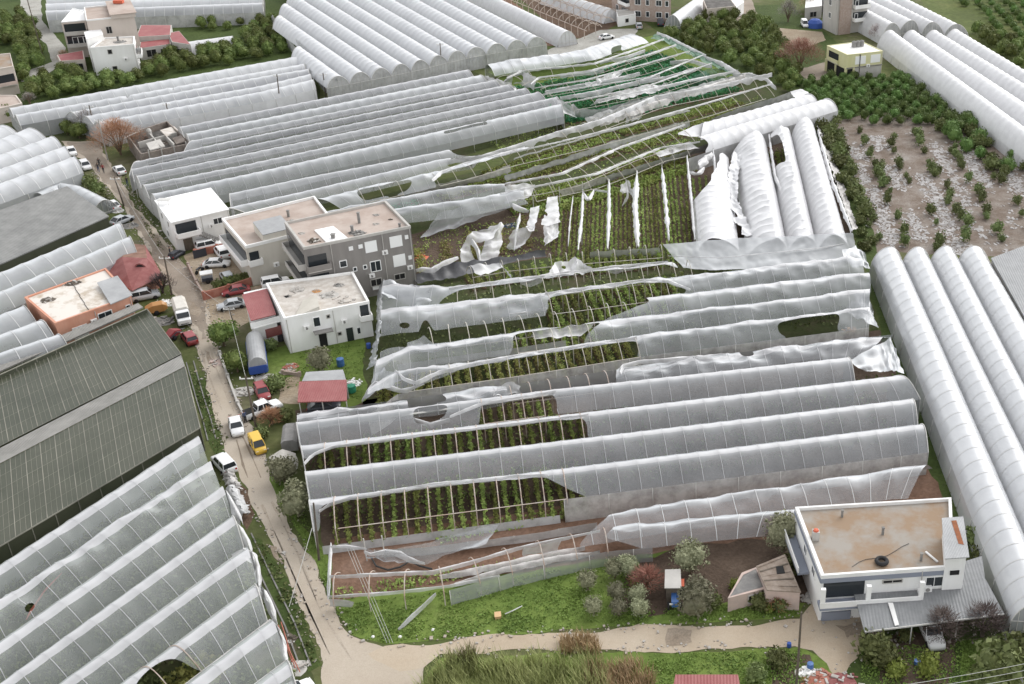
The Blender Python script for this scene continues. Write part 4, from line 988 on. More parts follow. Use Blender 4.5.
# right hand tunnels
P_R = [[(890, 247), (931, 340), (1005, 514), (1042, 601)], [(918, 247), (962, 340), (1040, 500), (1090, 603)], [(946, 246), (994, 340), (1075, 494), (1135, 605)], [(974, 246), (1026, 340), (1110, 494), (1180, 606)]]
tP, sP = greenhouse('greenhouse', 'four glossy silver white tunnels running down the right edge beside the sandy field', P_R, M('film_gloss'), pe=0, hr=5.0, hg=2.5, edge=2.5, step=2.4, sub=4, nu=16, sag=.05, rib=.07, rmat='galv', end_film=M('film_milky'))
Q_R = [[(890, 30), (1060, 156)], [(912, 30), (1060, 128)], [(934, 30), (1060, 106)], [(955, 29), (1060, 92)]]
tQ, sQ = greenhouse('greenhouse', 'four puffy white tunnels crossing the upper right corner behind the yellow house', Q_R, M('film_white'), pe=0, hr=5.2, hg=1.8, edge=2.6, step=2.4, sub=4, nu=14, sag=.16, rib=.0)
tQ2, sQ2 = greenhouse('greenhouse', 'white tunnels with dark open ends farther back beside the tall grey block', [[(825, -12), (892, 23)], [(846, -11), (912, 20)], [(868, -10), (933, 22)], [(890, -9), (957, 24)]], M('film_white'), pe=0, hr=5.0, hg=1.8, edge=2.6, step=2.4, sub=4, nu=12, sag=.16, rib=.0, end_film=M('film_grey'))
tR, sR = greenhouse('greenhouse', 'white ridges with a long grey side wall along the top left edge', [[(46, 11), (262, 3)], [(46, 4), (262, -5)], [(46, -3), (262, -12)]], M('film_milky'), hr=4.8, hg=3.0, edge=2.4, wall_film=M('film_grey'), nu=10, sub=3)
tS1, sS1 = greenhouse('poly_tunnel', 'single white tunnel beside a strip of bare brown soil at the top middle', [[(470, -14), (567, 31)]], M('film_white'), pe=0, hr=3.6, hg=.8, edge=2.6, nu=10, sub=3)
tS2, sS2 = greenhouse('poly_tunnel', 'short white tunnel left of the brick apartment block at the top edge', [[(548, -10), (612, 9)]], M('film_white'), pe=0, hr=3.4, hg=.6, edge=2.6, nu=10, sub=3)
tS3, sS3 = greenhouse('poly_tunnel', 'short white tunnel slanting between the brick block and the dark roofs', [[(673, 15), (700, -4)]], M('film_milky'), pe=0, hr=3.4, hg=.6, edge=2.2, nu=10, sub=3)
tS4, sS4 = greenhouse('poly_tunnel', 'low white tunnel between grove trees right of the red roofed sheds', [[(187, 42), (232, 36)]], M('film_white'), pe=0, hr=2.6, hg=.4, edge=2.4, nu=10, sub=3)
# bare rusty frame at the top
sB0 = make_spans([[(500, -14), (600, 26)], [(520, -14), (612, 20)], [(540, -14), (618, 12)]], 3.6, 2.2, 2.4)
tb = thing('bare_greenhouse', 'bare brown greenhouse frame without film at the top edge left of the brick block', 'greenhouse', sB0[0].cv.at(10) - Vector((0, 0, 3.6)))
for sp in sB0: hoops(sp, tb, frange(1, sp.L - 1, 3.2), .09, 'rusty_pipe', nu=8)

# ------------------------------------------------------------------ grey corrugated roofs and the old glasshouse
def corr(name, c, c2, scale, rot=0.0, rough=.6, dist=.04, line=None, lw=.07):
    m = bpy.data.materials.new(name); MATS[name] = m
    nt, b = nodes(m); b.inputs['Roughness'].default_value = rough
    t = nt.nodes.new('ShaderNodeTexCoord'); mp = nt.nodes.new('ShaderNodeMapping'); mp.inputs['Rotation'].default_value[2] = rot
    nt.links.new(t.outputs['Object'], mp.inputs[0])
    n = nt.nodes.new('ShaderNodeTexNoise'); n.inputs['Scale'].default_value = .35; n.inputs['Detail'].default_value = 8; n.inputs['Roughness'].default_value = .7
    nt.links.new(t.outputs['Object'], n.inputs['Vector'])
    r = nt.nodes.new('ShaderNodeValToRGB'); r.color_ramp.elements[0].position = .35; r.color_ramp.elements[1].position = .65
    r.color_ramp.elements[0].color = (*c, 1); r.color_ramp.elements[1].color = (*c2, 1)
    nt.links.new(n.outputs['Fac'], r.inputs[0])
    w = nt.nodes.new('ShaderNodeTexWave'); w.inputs['Scale'].default_value = scale; w.bands_direction = 'X'
    nt.links.new(mp.outputs[0], w.inputs['Vector'])
    bp = nt.nodes.new('ShaderNodeBump'); bp.inputs['Strength'].default_value = .6; bp.inputs['Distance'].default_value = dist
    nt.links.new(w.outputs['Fac'], bp.inputs['Height']); nt.links.new(bp.outputs[0], b.inputs['Normal'])
    nt.links.new(r.outputs[0], b.inputs['Base Color'])
    return m
def world_dir(a, b):
    d = U(*b) - U(*a); return math.atan2(d.y, d.x)
corr('corrugated_grey', (.15, .15, .145), (.235, .235, .225), .9, -world_dir((0, 262), (108, 215)))
corr('corrugated_grey_right', (.20, .205, .21), (.26, .265, .27), .9, -world_dir((940, 600), (1000, 600)))
corr('corrugated_lean', (.17, .175, .18), (.25, .255, .26), 1.0, -world_dir((862, 590), (1000, 590)))
corr('corrugated_metal', (.28, .285, .29), (.38, .385, .39), 1.4, -world_dir((100, 285), (132, 295)))
corr('corrugated_asbestos', (.17, .165, .15), (.27, .26, .24), .8, 0)
corr('sheet_red_ribbed', (.25, .062, .062), (.31, .11, .105), 1.1, 0)
def quadroof(px, h, extra=None): return [U(x, y, hh) for (x, y), hh in zip(px, h if isinstance(h, (list, tuple)) else [h] * 4)]
def roofed_hall(name, label, px, h, roof_m, wall_m, cat, thick=.18, drop=.35, slats=None):
    pts = quadroof(px, h); c = sum(pts, Vector()) / 4; c.z = 0
    th = thing(name, label, cat, c)
    xy = [(p.x, p.y) for p in pts]; zs = [p.z for p in pts]
    mb = MB(); mb.prism(xy, [z - thick for z in zs], zs); mb.build('roof', roof_m, th)
    cc = Vector((c.x, c.y)); ins = [((x - cc.x) * .985 + cc.x, (y - cc.y) * .985 + cc.y) for x, y in xy]
    mb = MB(); mb.prism(ins, 0, [z - thick - .004 for z in zs]); mb.build('wall', wall_m, th)
    return th, pts
hallJ, pj = roofed_hall('greenhouse_hall', 'grey corrugated roofed hall beside the road above two clear ridges', [(-45, 284), (109, 216), (67, 186), (-45, 226)], [3.6, 3.6, 4.6, 4.6], 'corrugated_grey', 'glasshouse_pane', 'greenhouse')
hallR, pr_ = roofed_hall('greenhouse_hall', 'grey corrugated sheet roofed hall at the right edge beyond the four silver tunnels', [(1032, 330), (1120, 330), (1080, 225), (991, 258)], [3.6, 3.4, 4.6, 4.8], 'corrugated_grey_right', 'concrete', 'greenhouse')
# old glasshouse: two sloping bays of small dark panes with pale bars, a grey walkway roof between
thN = thing('glasshouse', 'old dark greenish glasshouse of many small panes at the left edge below the salmon house', 'greenhouse', U(80, 430))
def pane_bay(px, hs, name):
    """sloping glazed roof bay: px = four corners, first edge lower left to lower right"""
    A, B_, C_, D_ = quadroof(px, hs)
    nu_, nv = 54, 6
    mb = MB()
    def q(u, v): return A.lerp(B_, u).lerp(D_.lerp(C_, u), v)
    rows = [[q(i / nu_, j / nv) + Vector((0, 0, .03 * N3(i * .7, j * .9))) for j in range(nv + 1)] for i in range(nu_ + 1)]
    mb.grid(rows)
    o = mb.build(name, 'glasshouse_pane', thN)
    bars = MB()
    for i in range(nu_ + 1):
        t = (q(1, 0) - q(0, 0)).normalized() * (.035 if i % 3 else .10)
        bars.face([q(i / nu_, 0) - t / 2 + Vector((0, 0, .07)), q(i / nu_, 0) + t / 2 + Vector((0, 0, .07)), q(i / nu_, 1) + t / 2 + Vector((0, 0, .07)), q(i / nu_, 1) - t / 2 + Vector((0, 0, .07))])
    for j in range(nv + 1):
        t = (q(0, 1) - q(0, 0)).normalized() * .022
        bars.face([q(0, j / nv) - t + Vector((0, 0, .074)), q(1, j / nv) - t + Vector((0, 0, .074)), q(1, j / nv) + t + Vector((0, 0, .074)), q(0, j / nv) + t + Vector((0, 0, .074))])
    bars.build('glazing_bars', 'glaze_bar', o)
mat('glaze_bar', (.15, .145, .12), .7, (.27, .26, .215), .25)
pane_bay([(-70, 482), (181, 354), (147, 309), (-70, 406)], [3.2, 3.2, 4.0, 4.0], 'roof')
pane_bay([(-70, 588), (200, 428), (185, 367), (-70, 501)], [3.2, 3.2, 4.1, 4.1], 'roof')
A, B_, C_, D_ = quadroof([(-70, 500), (185, 366), (181, 355), (-70, 484)], [4.05, 4.05, 3.3, 3.3])
mb = MB(); mb.grid([[A.lerp(B_, i / 20), D_.lerp(C_, i / 20)] for i in range(21)]); mb.build('roof', 'corrugated_asbestos', thN)
for a, b, z in (((-70, 588), (200, 428), 3.15), ((200, 428), (185, 367), 3.2), ((181, 354), (147, 309), 3.2), ((147, 309), (-70, 406), 4.5)):
    A, B_ = U(*a, z), U(*b, z); mb = MB(); nn = max(2, int((B_ - A).length / 2.5))
    mb.face([A, B_, Vector((B_.x, B_.y, 0)), Vector((A.x, A.y, 0))], 0)
    for i in range(nn + 1):
        p = A.lerp(B_, i / nn); mb.tube([(p.x, p.y, 0), p], .06, 4, 1)
    mb.tube([A, B_], .09, 4, 1)
    mb.build('wall', ['glasshouse_pane', 'glaze_bar'], thN)
mb = MB(); A, B_ = U(147, 308, 3.6), U(0, 373, 3.6)
# grey gutter roof along its top edge
mb.prism([(p.x, p.y) for p in (U(-70, 403, 3.4), U(0, 371, 3.4), U(143, 307, 3.4), U(138, 303, 3.4), U(-70, 390, 3.4))], 3.2, 3.4); mb.build('canopy', 'corrugated_asbestos', thN)
mat('litter', (.30, .27, .24), .9, (.50, .48, .45), 1.5)
# ------------------------------------------------------------------ buildings
def inset(poly, d):
    c = sum((Vector(p) for p in poly), Vector((0, 0))) / len(poly); r = []
    for p in poly:
        v = Vector(p) - c; r.append(tuple(c + v * max(0.1, 1 - d / max(v.length, .01))))
    return r
class Bld:
    def __init__(s, name, label, px, h, wall, roof, cat='building', parapet=.35, cap=None, base=False, fascia=None, loc=None):
        s.h = h; s.p = [U(x, y, 0 if base else h) for x, y in px]       # front left, front right, back right, back left
        s.xy = [Vector((p.x, p.y)) for p in s.p]; c = sum(s.xy, Vector((0, 0))) / 4; s.c = c
        s.th = thing(name, label, cat, (c.x, c.y, 0)); xy = [tuple(p) for p in s.xy]
        mb = MB(); mb.prism(xy, 0, h - parapet); mb.build('wall', wall, s.th)
        i1 = inset(xy, .36)
        if parapet:
            mb = MB(); n = 4; o2 = inset(xy, -.06)
            for k in range(4):
                a, b, c2, d = o2[k], o2[(k + 1) % 4], i1[(k + 1) % 4], i1[k]
                mb.prism([a, b, c2, d], h - parapet - .002, h, 0)
            mb.build('parapet', cap or wall, s.th)
        mb = MB(); mb.prism(inset(xy, .30), h - parapet - .05, h - parapet + .05); s.roof = mb.build('roof', roof, s.th)
        s.rz = h - parapet + .05
    def wall(s, k, f, z=0.0, out=0.0):
        """point on wall k (0 front, 1 right, 2 back, 3 left) at fraction f from its left end"""
        a, b = s.xy[k], s.xy[(k + 1) % 4]
        if k == 3: pass
        p = a.lerp(b, f); t = (b - a).normalized(); n = Vector((t.y, -t.x))
        if n.dot(p - s.c) < 0: n = -n
        return Vector((p.x + n.x * out, p.y + n.y * out, z))
    def win(s, k, f, w, z0, z1, kind='glass', out=.03):
        L = (s.xy[(k + 1) % 4] - s.xy[k]).length; df = w / 2 / L
        a, b = s.wall(k, f - df, 0, out), s.wall(k, f + df, 0, out); up = lambda p, z: Vector((p.x, p.y, z))
        if kind == 'shutter':
            mb = MB(); mb.bar(up(a, (z0 + z1) / 2), up(b, (z0 + z1) / 2), .10, z1 - z0); mb.build('shutter', 'shutter_white', s.th); return
        mb = MB(); fw = .11
        for z in (z0, z1): mb.bar(up(a, z), up(b, z), .13, fw)
        for q in (a, b): mb.tube([up(q, z0), up(q, z1)], .08, 4)
        if w > 1.1: m = a.lerp(b, .5); mb.tube([up(m, z0), up(m, z1)], .05, 4)
        o = mb.build('window', 'shutter_white' if kind != 'void' else 'concrete', s.th)
        mb = MB(); mb.bar(up(a, (z0 + z1) / 2), up(b, (z0 + z1) / 2), .05, z1 - z0 - .02); mb.build('pane', 'glass_dark' if kind != 'void' else 'black_void', o)
    def door(s, k, f, w, z1, m='wood_pole'):
        L = (s.xy[(k + 1) % 4] - s.xy[k]).length; df = w / 2 / L
        a, b = s.wall(k, f - df, z1 / 2, .03), s.wall(k, f + df, z1 / 2, .03)
        mb = MB(); mb.bar(a, b, .12, z1); mb.build('door', m, s.th)
    def balcony(s, k, f0, f1, z, depth=1.2, rail=.9, rail_m='plaster_white', void=2.0, slab_m='concrete'):
        a, b = s.wall(k, f0, z), s.wall(k, f1, z); ao, bo = s.wall(k, f0, z, depth), s.wall(k, f1, z, depth)
        mb = MB(); xy = [(p.x, p.y) for p in (a, b, bo, ao)]
        mb.prism(xy, z - .16, z); o = mb.build('balcony', slab_m, s.th)
        mb = MB()
        for p, q in ((a, ao), (ao, bo), (bo, b)): mb.bar(p + Vector((0, 0, rail / 2 + .002)), q + Vector((0, 0, rail / 2 + .002)), .12, rail)
        mb.build('railing', rail_m, o)
        if void:
            p, q = s.wall(k, f0 + .02, z + void / 2 + .1, .02), s.wall(k, f1 - .02, z + void / 2 + .1, .02)
            mb = MB(); mb.bar(p, q, .05, void); mb.build('opening', 'glass_dark', s.th)
    def on_roof(s, u, v): return Vector((*s.xy[0].lerp(s.xy[1], u).lerp(s.xy[3].lerp(s.xy[2], u), v), s.rz))
def quad_part(px, h, th, name, m, thick=.12):
    pts = quadroof(px, h); mb = MB(); mb.prism([(p.x, p.y) for p in pts], [p.z - thick for p in pts], [p.z for p in pts]); return mb.build(name, m, th)
def heap(c, r, hgt, m, label, cat, name, n=26):
    """irregular low mound with broken pieces lying in and on it"""
    mb = MB(); sd = rnd(0, 50)
    for _ in range(n):
        a, d = rnd(0, 6.28), r * math.sqrt(random.random()); s_ = rnd(.06, .20) * (r / 1.2) ** .5
        mb.box((c[0] + d * math.cos(a), c[1] + d * math.sin(a) * .8, c[2] + s_ * .3 + hgt * .7 * max(0, 1 - d / r) * rnd(.4, 1)), (s_ * rnd(1, 4), s_ * rnd(.6, 1.6), s_ * rnd(.4, 1)), rnd(0, 3), random.randint(0, 1))
    rows = []
    for i in range(6):
        row = []
        for k in range(13):
            a = 6.2832 * k / 12; q = i / 5; e = 1 + .35 * N3(math.cos(a) * 1.3 + sd, math.sin(a) * 1.3, q)
            row.append((c[0] + r * .9 * q * e * math.cos(a), c[1] + r * .75 * q * e * math.sin(a), c[2] + .01 + hgt * .55 * (1 - q) * (.7 + .6 * N3(q * 4 + sd, a, 1))))
        rows.append(row)
    mb.grid(rows)
    return single(mb, name, [m, 'litter'], label, cat)
def chim(b, u, v, hgt, w=.35, m='concrete_dark'):
    p = b.on_roof(u, v); mb = MB(); mb.box((p.x, p.y, p.z + hgt / 2), (w, w, hgt)); mb.box((p.x, p.y, p.z + hgt + .04), (w * 1.3, w * 1.3, .1)); mb.build('chimney', m, b.th)
# grey apartment block
g1 = Bld('apartment_block', 'dark grey three storey apartment block with tan flat roof and white shutters', [(303.4, 247.3), (410.4, 225.8), (385.6, 200.5), (284.5, 222)], 9.8, 'plaster_grey', 'roof_pinkish', cap='concrete', parapet=.4)
for f, w_, z0, z1, k in [(.606, 1.7, 7.0, 8.7, 'shutter'), (.845, 1.8, 7.0, 8.7, 'shutter'), (.855, 1.8, 3.9, 5.7, 'shutter'), (.625, 1.5, 3.9, 5.5, 'glass'), (.33, 1.0, 5.6, 6.6, 'glass'), (.43, .5, 4.6, 5.2, 'glass'), (.525, .5, 4.6, 5.2, 'glass'), (.42, .6, 7.9, 8.5, 'shutter'), (.51, .6, 7.9, 8.5, 'shutter'), (.95, .5, 7.9, 8.5, 'shutter'), (.96, .5, 4.6, 5.2, 'shutter'), (.61, 1.6, 1.6, 2.7, 'void'), (.84, 1.6, 1.8, 2.7, 'void'), (.62, 1.6, 1.0, 1.5, 'shutter')]:
    g1.win(0, f, w_, z0, z1, k)
for z in (3.2, 6.2): g1.balcony(0, .0, .21, z, .9, .8, 'plaster_grey', 2.0); g1.balcony(3, .06, .95, z, 1.0, .8, 'concrete', 2.0)
q = [g1.on_roof(*uv) for uv in ((.22, .02), (.42, .02), (.38, .55), (.2, .55))]; mb = MB(); mb.prism([(p.x, p.y) for p in q], g1.rz + .002, g1.rz + .16); mb.build('roof_sheet', 'roof_white', g1.th)
chim(g1, .62, .5, 1.6); chim(g1, .50, .25, .9); chim(g1, .92, .1, .5, .3); chim(g1, .3, .15, .7, .5)
heap(g1.on_roof(.53, .18), 1.3, .5, 'concrete_dark', 'dark heap of branches and scrap on the grey block roof', 'debris pile', 'debris_pile')
heap(g1.on_roof(.13, .22), 1.0, .5, 'wood_pole', 'scattered boards on the grey block roof beside its white sheet', 'debris pile', 'debris_pile')
# cream house
for u_, v_, r_, m_, l_ in ((.75, .35, .5, 'litter', 'small pale rubble on the right half of the grey block roof'), (.82, .65, .5, 'concrete_dark', 'small dark scrap near the back of the grey block roof'), (.08, .55, .5, 'litter', 'litter along the left edge of the grey block roof'), (.9, .4, .35, 'wood_pole', 'dark bits at the right edge of the grey block roof')): heap(g1.on_roof(u_, v_), r_, .15, m_, l_, 'debris pile', 'debris_pile', 12)
c1 = Bld('house', 'cream two storey house with bare side wall and flat tan roof behind the courtyard', [(245.5, 245.8), (336, 223.6), (314.3, 195.8), (221.8, 218.3)], 6.6, 'plaster_cream', 'roof_pinkish', cap='plaster_white', parapet=.45)
c1.balcony(3, .05, .97, 3.4, 1.0, .85, 'plaster_white', 1.9, 'plaster_white'); c1.balcony(0, .0, .14, 3.4, .5, .85, 'plaster_white', 1.9, 'plaster_white')
for f, z in ((.42, 4.0), (.46, 2.0), (.75, 4.0)): c1.win(0, f, .55, z, z + .5, 'void')
mb = MB(); q = [c1.on_roof(*uv) for uv in ((.2, .02), (.52, .02), (.50, .42), (.2, .42))]; mb.prism([(p.x, p.y) for p in q], c1.rz, [c1.rz + x for x in (1.2, 1.2, 1.5, 1.5)]); st = mb.build('stair_house', 'plaster_cream', c1.th)
mb = MB(); mb.prism([(p.x, p.y) for p in q], [c1.rz + x + .01 for x in (1.2, 1.2, 1.5, 1.5)], [c1.rz + x + .12 for x in (1.2, 1.2, 1.5, 1.5)]); mb.build('stair_roof', 'corrugated_metal', st)
chim(c1, .62, .62, 1.0); chim(c1, .30, .25, .6, .4)
heap(c1.on_roof(.60, .45), .8, .4, 'concrete_dark', 'small scrap heap beside the ribbed stair roof of the cream house', 'debris pile', 'debris_pile', 14)
# house with the bright white roof
w1 = Bld('house', 'house with plain bright white sheet roof and pale walls at the road bend', [(171.5, 221), (228, 208), (210.6, 188.5), (155.5, 200)], 5.4, 'plaster_white', 'roof_white', parapet=0)
quad_part([(170.7, 222.6), (229, 209), (210.8, 187.6), (154.2, 200.2)], [5.35, 5.35, 5.6, 5.6], w1.th, 'roof', 'roof_white', .16)
w1.balcony(0, .02, .42, 2.7, 1.3, .8, 'plaster_white', 1.9); w1.win(0, .78, 1.4, 3.2, 4.2); w1.win(3, .3, 1.0, 3.2, 4.3); w1.win(3, .7, 1.0, 3.2, 4.3); w1.door(0, .2, 1.4, 2.2); w1.win(3, .5, 1.2, .9, 2.0)
mb = MB(); p = U(165, 204, 5.6)
for dx, dy in ((-.8, -.5), (.8, -.5), (.8, .5), (-.8, .5)): mb.tube([p + Vector((dx, dy, -.1)), p + Vector((dx, dy, .7))], .05, 4)
mb.box(p + Vector((0, 0, .75)), (2, 1.2, .08)); mb.build('roof_rack', 'galv', w1.th)
st = MB()
for i in range(9):
    a = w1.wall(0, .44 + i * .04, 2.6 - i * .27, 1.0); st.box((a.x, a.y, a.z - .1), (.55, 1.2, .18), 0)
st.build('stair', 'concrete_dark', w1.th)
# white house with rubble on its roof
r1 = Bld('house', 'white house with rubble strewn roof in front of the grey apartment block', [(284, 318), (369, 301), (353, 271.5), (266, 283)], 5.4, 'plaster_white', 'roof_rubble', cap='plaster_white', parapet=.4)
for f, w_, z0, z1, k in [(.36, .9, 3.2, 4.6, 'glass'), (.50, .45, 4.1, 4.6, 'void'), (.83, .5, .8, 1.8, 'glass'), (.60, .5, 1.2, 1.7, 'void')]: r1.win(0, f, w_, z0, z1, k)
r1.door(0, .40, 1.0, 2.1, 'black_void'); r1.door(0, .72, .9, 2.0, 'glass_dark')
r1.balcony(0, .86, 1.0, 3.0, 1.0, .8, 'plaster_white', 1.9); 
p = [r1.wall(0, f, 0, o) for f, o in ((.30, .02), (.52, .02), (.52, 1.1), (.30, 1.1))]; mb = MB(); mb.prism([(v.x, v.y) for v in p], 2.5, 2.62); mb.build('porch_roof', 'concrete_dark', r1.th)
mb = MB(); q = [r1.on_roof(*uv) for uv in ((.12, .02), (.42, .02), (.46, .35), (.30, .4))]; mb.prism([(v.x, v.y) for v in q], r1.rz, [r1.rz + z for z in (.15, .9, .9, .2)]); mb.build('stair_cover', 'plaster_cream', r1.th)
for u_, v_, c_, m_, t_, r_ in [(.62, .45, .7, 'concrete', 'grey heap of scrap and buckets in the middle of the rubble roof', 1.3), (.50, .62, .4, 'car_orange', 'orange tarpaulin scraps on the rubble roof', .7), (.17, .6, .35, 'black_void', 'small black bag on the left of the rubble roof', .45), (.75, .25, .3, 'roof_rubble', 'pale rubble spill at the front right of the rubble roof', 1.4), (.78, .7, .35, 'concrete_dark', 'dark scrap at the far right of the rubble roof', .8), (.3, .75, .2, 'litter', 'thin grey litter along the back of the rubble roof', 1.2)]:
    heap(r1.on_roof(u_, v_), r_, c_, m_, t_, 'debris pile', 'debris_pile', 16)
quad_part([(250.8, 320.5), (276, 314), (267, 288.5), (242, 294.5)], [4.4, 4.4, 4.9, 4.9], r1.th, 'side_roof', 'sheet_red_ribbed')
mb = MB(); pts = quadroof([(251.5, 319), (275, 313), (267, 290), (244, 295)], 4.3); mb.prism([(v.x, v.y) for v in pts], 0, [4.2, 4.2, 4.7, 4.7]); o = mb.build('side_room', 'plaster_white', r1.th)
mb = MB(); a = U(252.5, 327, 3.2); b = U(283, 318.5, 3.2); mb.bar(a, b, 1.2, .14); mb.bar(a + Vector((0, -.55, .4)), b + Vector((0, -.55, .4)), .1, .8); mb.build('balcony', 'plaster_white', r1.th)
mb = MB(); a = U(266, 334, 1.6); b = U(289, 327, 1.6); mb.bar(a, b, .2, 1.3); mb.build('awning', 'tile_red', r1.th)
# red roofed shed over the black car, with a sheet metal lean-to
sh = thing('open_shed', 'open car shed with dull red sheet roof beside the clear greenhouse ridge', 'shed', U(322, 405))
quad_part([(297.5, 402), (347, 400.5), (346.5, 379.5), (299, 381.5)], [2.7, 2.7, 3.1, 3.1], sh, 'roof', 'sheet_red_ribbed')
quad_part([(302, 381), (346, 379.6), (343, 369.5), (306, 372)], [3.0, 3.0, 2.8, 2.8], sh, 'rear_roof', 'corrugated_metal')
for x, y in ((299, 401), (322, 401), (346, 400), (346, 381), (300, 383)):
    mb = MB(); p = U(x, y, 2.6); mb.tube([(p.x, p.y, 0), p], .07, 5); mb.build('post', 'galv', sh)
for a, b in (((300, 382), (346, 380)), ((306, 373), (342, 370.5))):
    A, B_ = U(*a, 2.7), U(*b, 2.7); mb = MB(); mb.bar(Vector((A.x, A.y, 1.3)), Vector((B_.x, B_.y, 1.3)), .1, 2.6); mb.build('wall', 'concrete', sh)
# lower right house
b1 = Bld('house', 'white and blue grey house with big tan flat roof holding a black tyre', [(821.6, 575.4), (954.3, 566), (951, 497.5), (795.6, 507)], 5.6, 'plaster_white', 'roof_tan', cap='asphalt_white', parapet=.42)
mb = MB(); xy = [tuple(v) for v in b1.xy]; o2 = inset(xy, -.05)
for k in range(4):
    a, b = Vector(o2[k]), Vector(o2[(k + 1) % 4]); mb.bar((a.x, a.y, 4.92), (b.x, b.y, 4.92), .12, .5)
mb.build('fascia', 'paint_blue_grey', b1.th)
p = [b1.wall(0, f, 0, o) for f, o in ((-.02, .04), (.74, .04), (.74, 1.3), (-.02, 1.3))]; mb = MB(); mb.prism([(v.x, v.y) for v in p], 2.35, 2.62); bal = mb.build('balcony', 'paint_blue_grey', b1.th)
mb = MB(); a, b, c_ = b1.wall(0, -.02, 2.95, 1.25), b1.wall(0, .74, 2.95, 1.25), b1.wall(0, .74, 2.95, .1); mb.bar(a, b, .12, .64); mb.bar(b, c_, .12, .64); mb.build('railing', 'asphalt_white', bal)
p, q = b1.wall(0, .02, 3.85, .03), b1.wall(0, .33, 3.85, .03); mb = MB(); mb.bar(p, q, .05, 2.0); mb.build('opening', 'glass_dark', b1.th)
b1.win(0, .54, 1.9, 4.1, 4.5, 'void'); b1.win(0, .86, 1.7, 3.3, 4.5); b1.win(3, .45, 1.2, 3.4, 4.4); b1.win(3, .75, 1.2, 3.4, 4.4)
for f in (.0, .34, .74): mb = MB(); a = b1.wall(0, f, 2.6, 1.1); mb.box((a.x, a.y, 3.75), (.45, .35, 2.3)); mb.build('pillar', 'plaster_white', b1.th)
p, q = b1.wall(0, .02, .55, .06), b1.wall(0, .24, .55, .06); mb = MB(); mb.bar(p, q, .2, 1.0); mb.build('plinth', 'paint_blue_grey', b1.th)
p, q = b1.wall(0, .10, 1.75, .06), b1.wall(0, .30, 1.75, .06); mb = MB(); mb.bar(p, q, .1, .9); mb.build('opening', 'black_void', b1.th)
p = [b1.wall(3, f, 0, o) for f, o in ((.1, .03), (.98, .03), (.98, 1.3), (.1, 1.3))]
# side balcony (wall 3 runs back to front)
p = [b1.wall(3, f, 0, o) for f, o in ((0.0, .04), (.62, .04), (.62, 1.2), (0.0, 1.2))]; mb = MB(); mb.prism([(v.x, v.y) for v in p], 2.35, 2.62); bal = mb.build('balcony', 'paint_blue_grey', b1.th)
mb = MB(); mb.bar(b1.wall(3, 0.0, 2.95, 1.14), b1.wall(3, .62, 2.95, 1.14), .12, .64); mb.build('railing', 'asphalt_white', bal)
for u_, v_ in ((.52, .55), (.28, .85), (.76, .15)): chim(b1, u_, v_, .8, .22)
mb = MB(); q = [b1.on_roof(*uv) for uv in ((.925, -.02), (1.08, -.02), (1.045, .44), (.925, .44))]; mb.prism([(v.x, v.y) for v in q], [2.0] * 4, [7.0, 7.0, 7.3, 7.3]); st = mb.build('stair_house', 'plaster_white', b1.th)
q2 = [b1.on_roof(*uv) for uv in ((.91, -.06), (1.10, -.06), (1.06, .48), (.91, .48))]; mb = MB(); mb.prism([(v.x, v.y) for v in q2], [7.02, 7.02, 7.32, 7.32], [7.12, 7.12, 7.42, 7.42]); sr_ = mb.build('stair_roof', 'corrugated_metal', st)
q3 = [b1.on_roof(*uv) for uv in ((1.02, .12), (1.06, .10), (1.01, .43), (.975, .43))]; mb = MB(); mb.prism([(v.x, v.y) for v in q3], [7.13, 7.13, 7.33, 7.33], [7.24, 7.24, 7.43, 7.43]); mb.build('rust_patch', 'rust', sr_)
p, q = q[0], q[1]; mb = MB(); m_ = p.lerp(q, .3); n_ = p.lerp(q, .75); mb.bar((m_.x, m_.y - .05, 5.0), (n_.x, n_.y - .05, 5.0), .08, .5); mb.build('opening', 'black_void', b1.th)
t = b1.on_roof(.47, .15); mb = MB(); R_, r_ = .50, .20
rings = [[t + Vector(((R_ + r_ * math.cos(v)) * math.cos(u), (R_ + r_ * math.cos(v)) * math.sin(u), .25 + r_ * math.sin(v))) for v in [2 * math.pi * j / 8 for j in range(9)]] for u in [2 * math.pi * i / 20 for i in range(21)]]
mb.grid(rings); single(mb, 'tyre', 'tyre', 'black tyre lying on the tan roof of the lower right house', 'tyre', smooth=True)
mb = MB(); t = b1.on_roof(.06, .55); mb.box((t.x, t.y, t.z + .5), (.7, .7, 1.0)); mb.lathe((t.x, t.y, t.z + 1), [(.3, 0), (.25, .15), (.05, .2)], 8, 1); single(mb, 'water_drum', ['concrete', 'tarp_red'], 'grey box with red lid on the left edge of the tan roof', 'drum')
mb = MB(); a, b = b1.on_roof(.80, .25), b1.on_roof(.88, .10); mb.bar(a + Vector((0, 0, .12)), b + Vector((0, 0, .12)), .18, .14); single(mb, 'board', 'asphalt_white', 'white board lying beside the stair house on the tan roof', 'board')
mb = MB(); 
for i in range(13): pass
pts = [b1.on_roof(.25 + i * .055, .12 + i * .03 + .03 * math.sin(i)) + Vector((0, 0, .06)) for i in range(9)]; mb.tube(pts, .03, 4); single(mb, 'cable', 'cable_black', 'thin dark cable trailing over the tan roof to the black tyre', 'cable')
lt = thing('lean_to', 'long grey corrugated lean to roof in front of the lower right house', 'shed', U(930, 628))
quad_part([(864.5, 631.6), (1004.5, 614), (985, 578), (854.3, 594.5)], [2.5, 2.5, 3.0, 3.0], lt, 'roof', 'corrugated_lean')
quad_part([(962, 583), (985, 578.5), (982, 556), (962, 562)], [2.9, 2.9, 3.0, 3.0], lt, 'side_roof', 'corrugated_lean', .1)
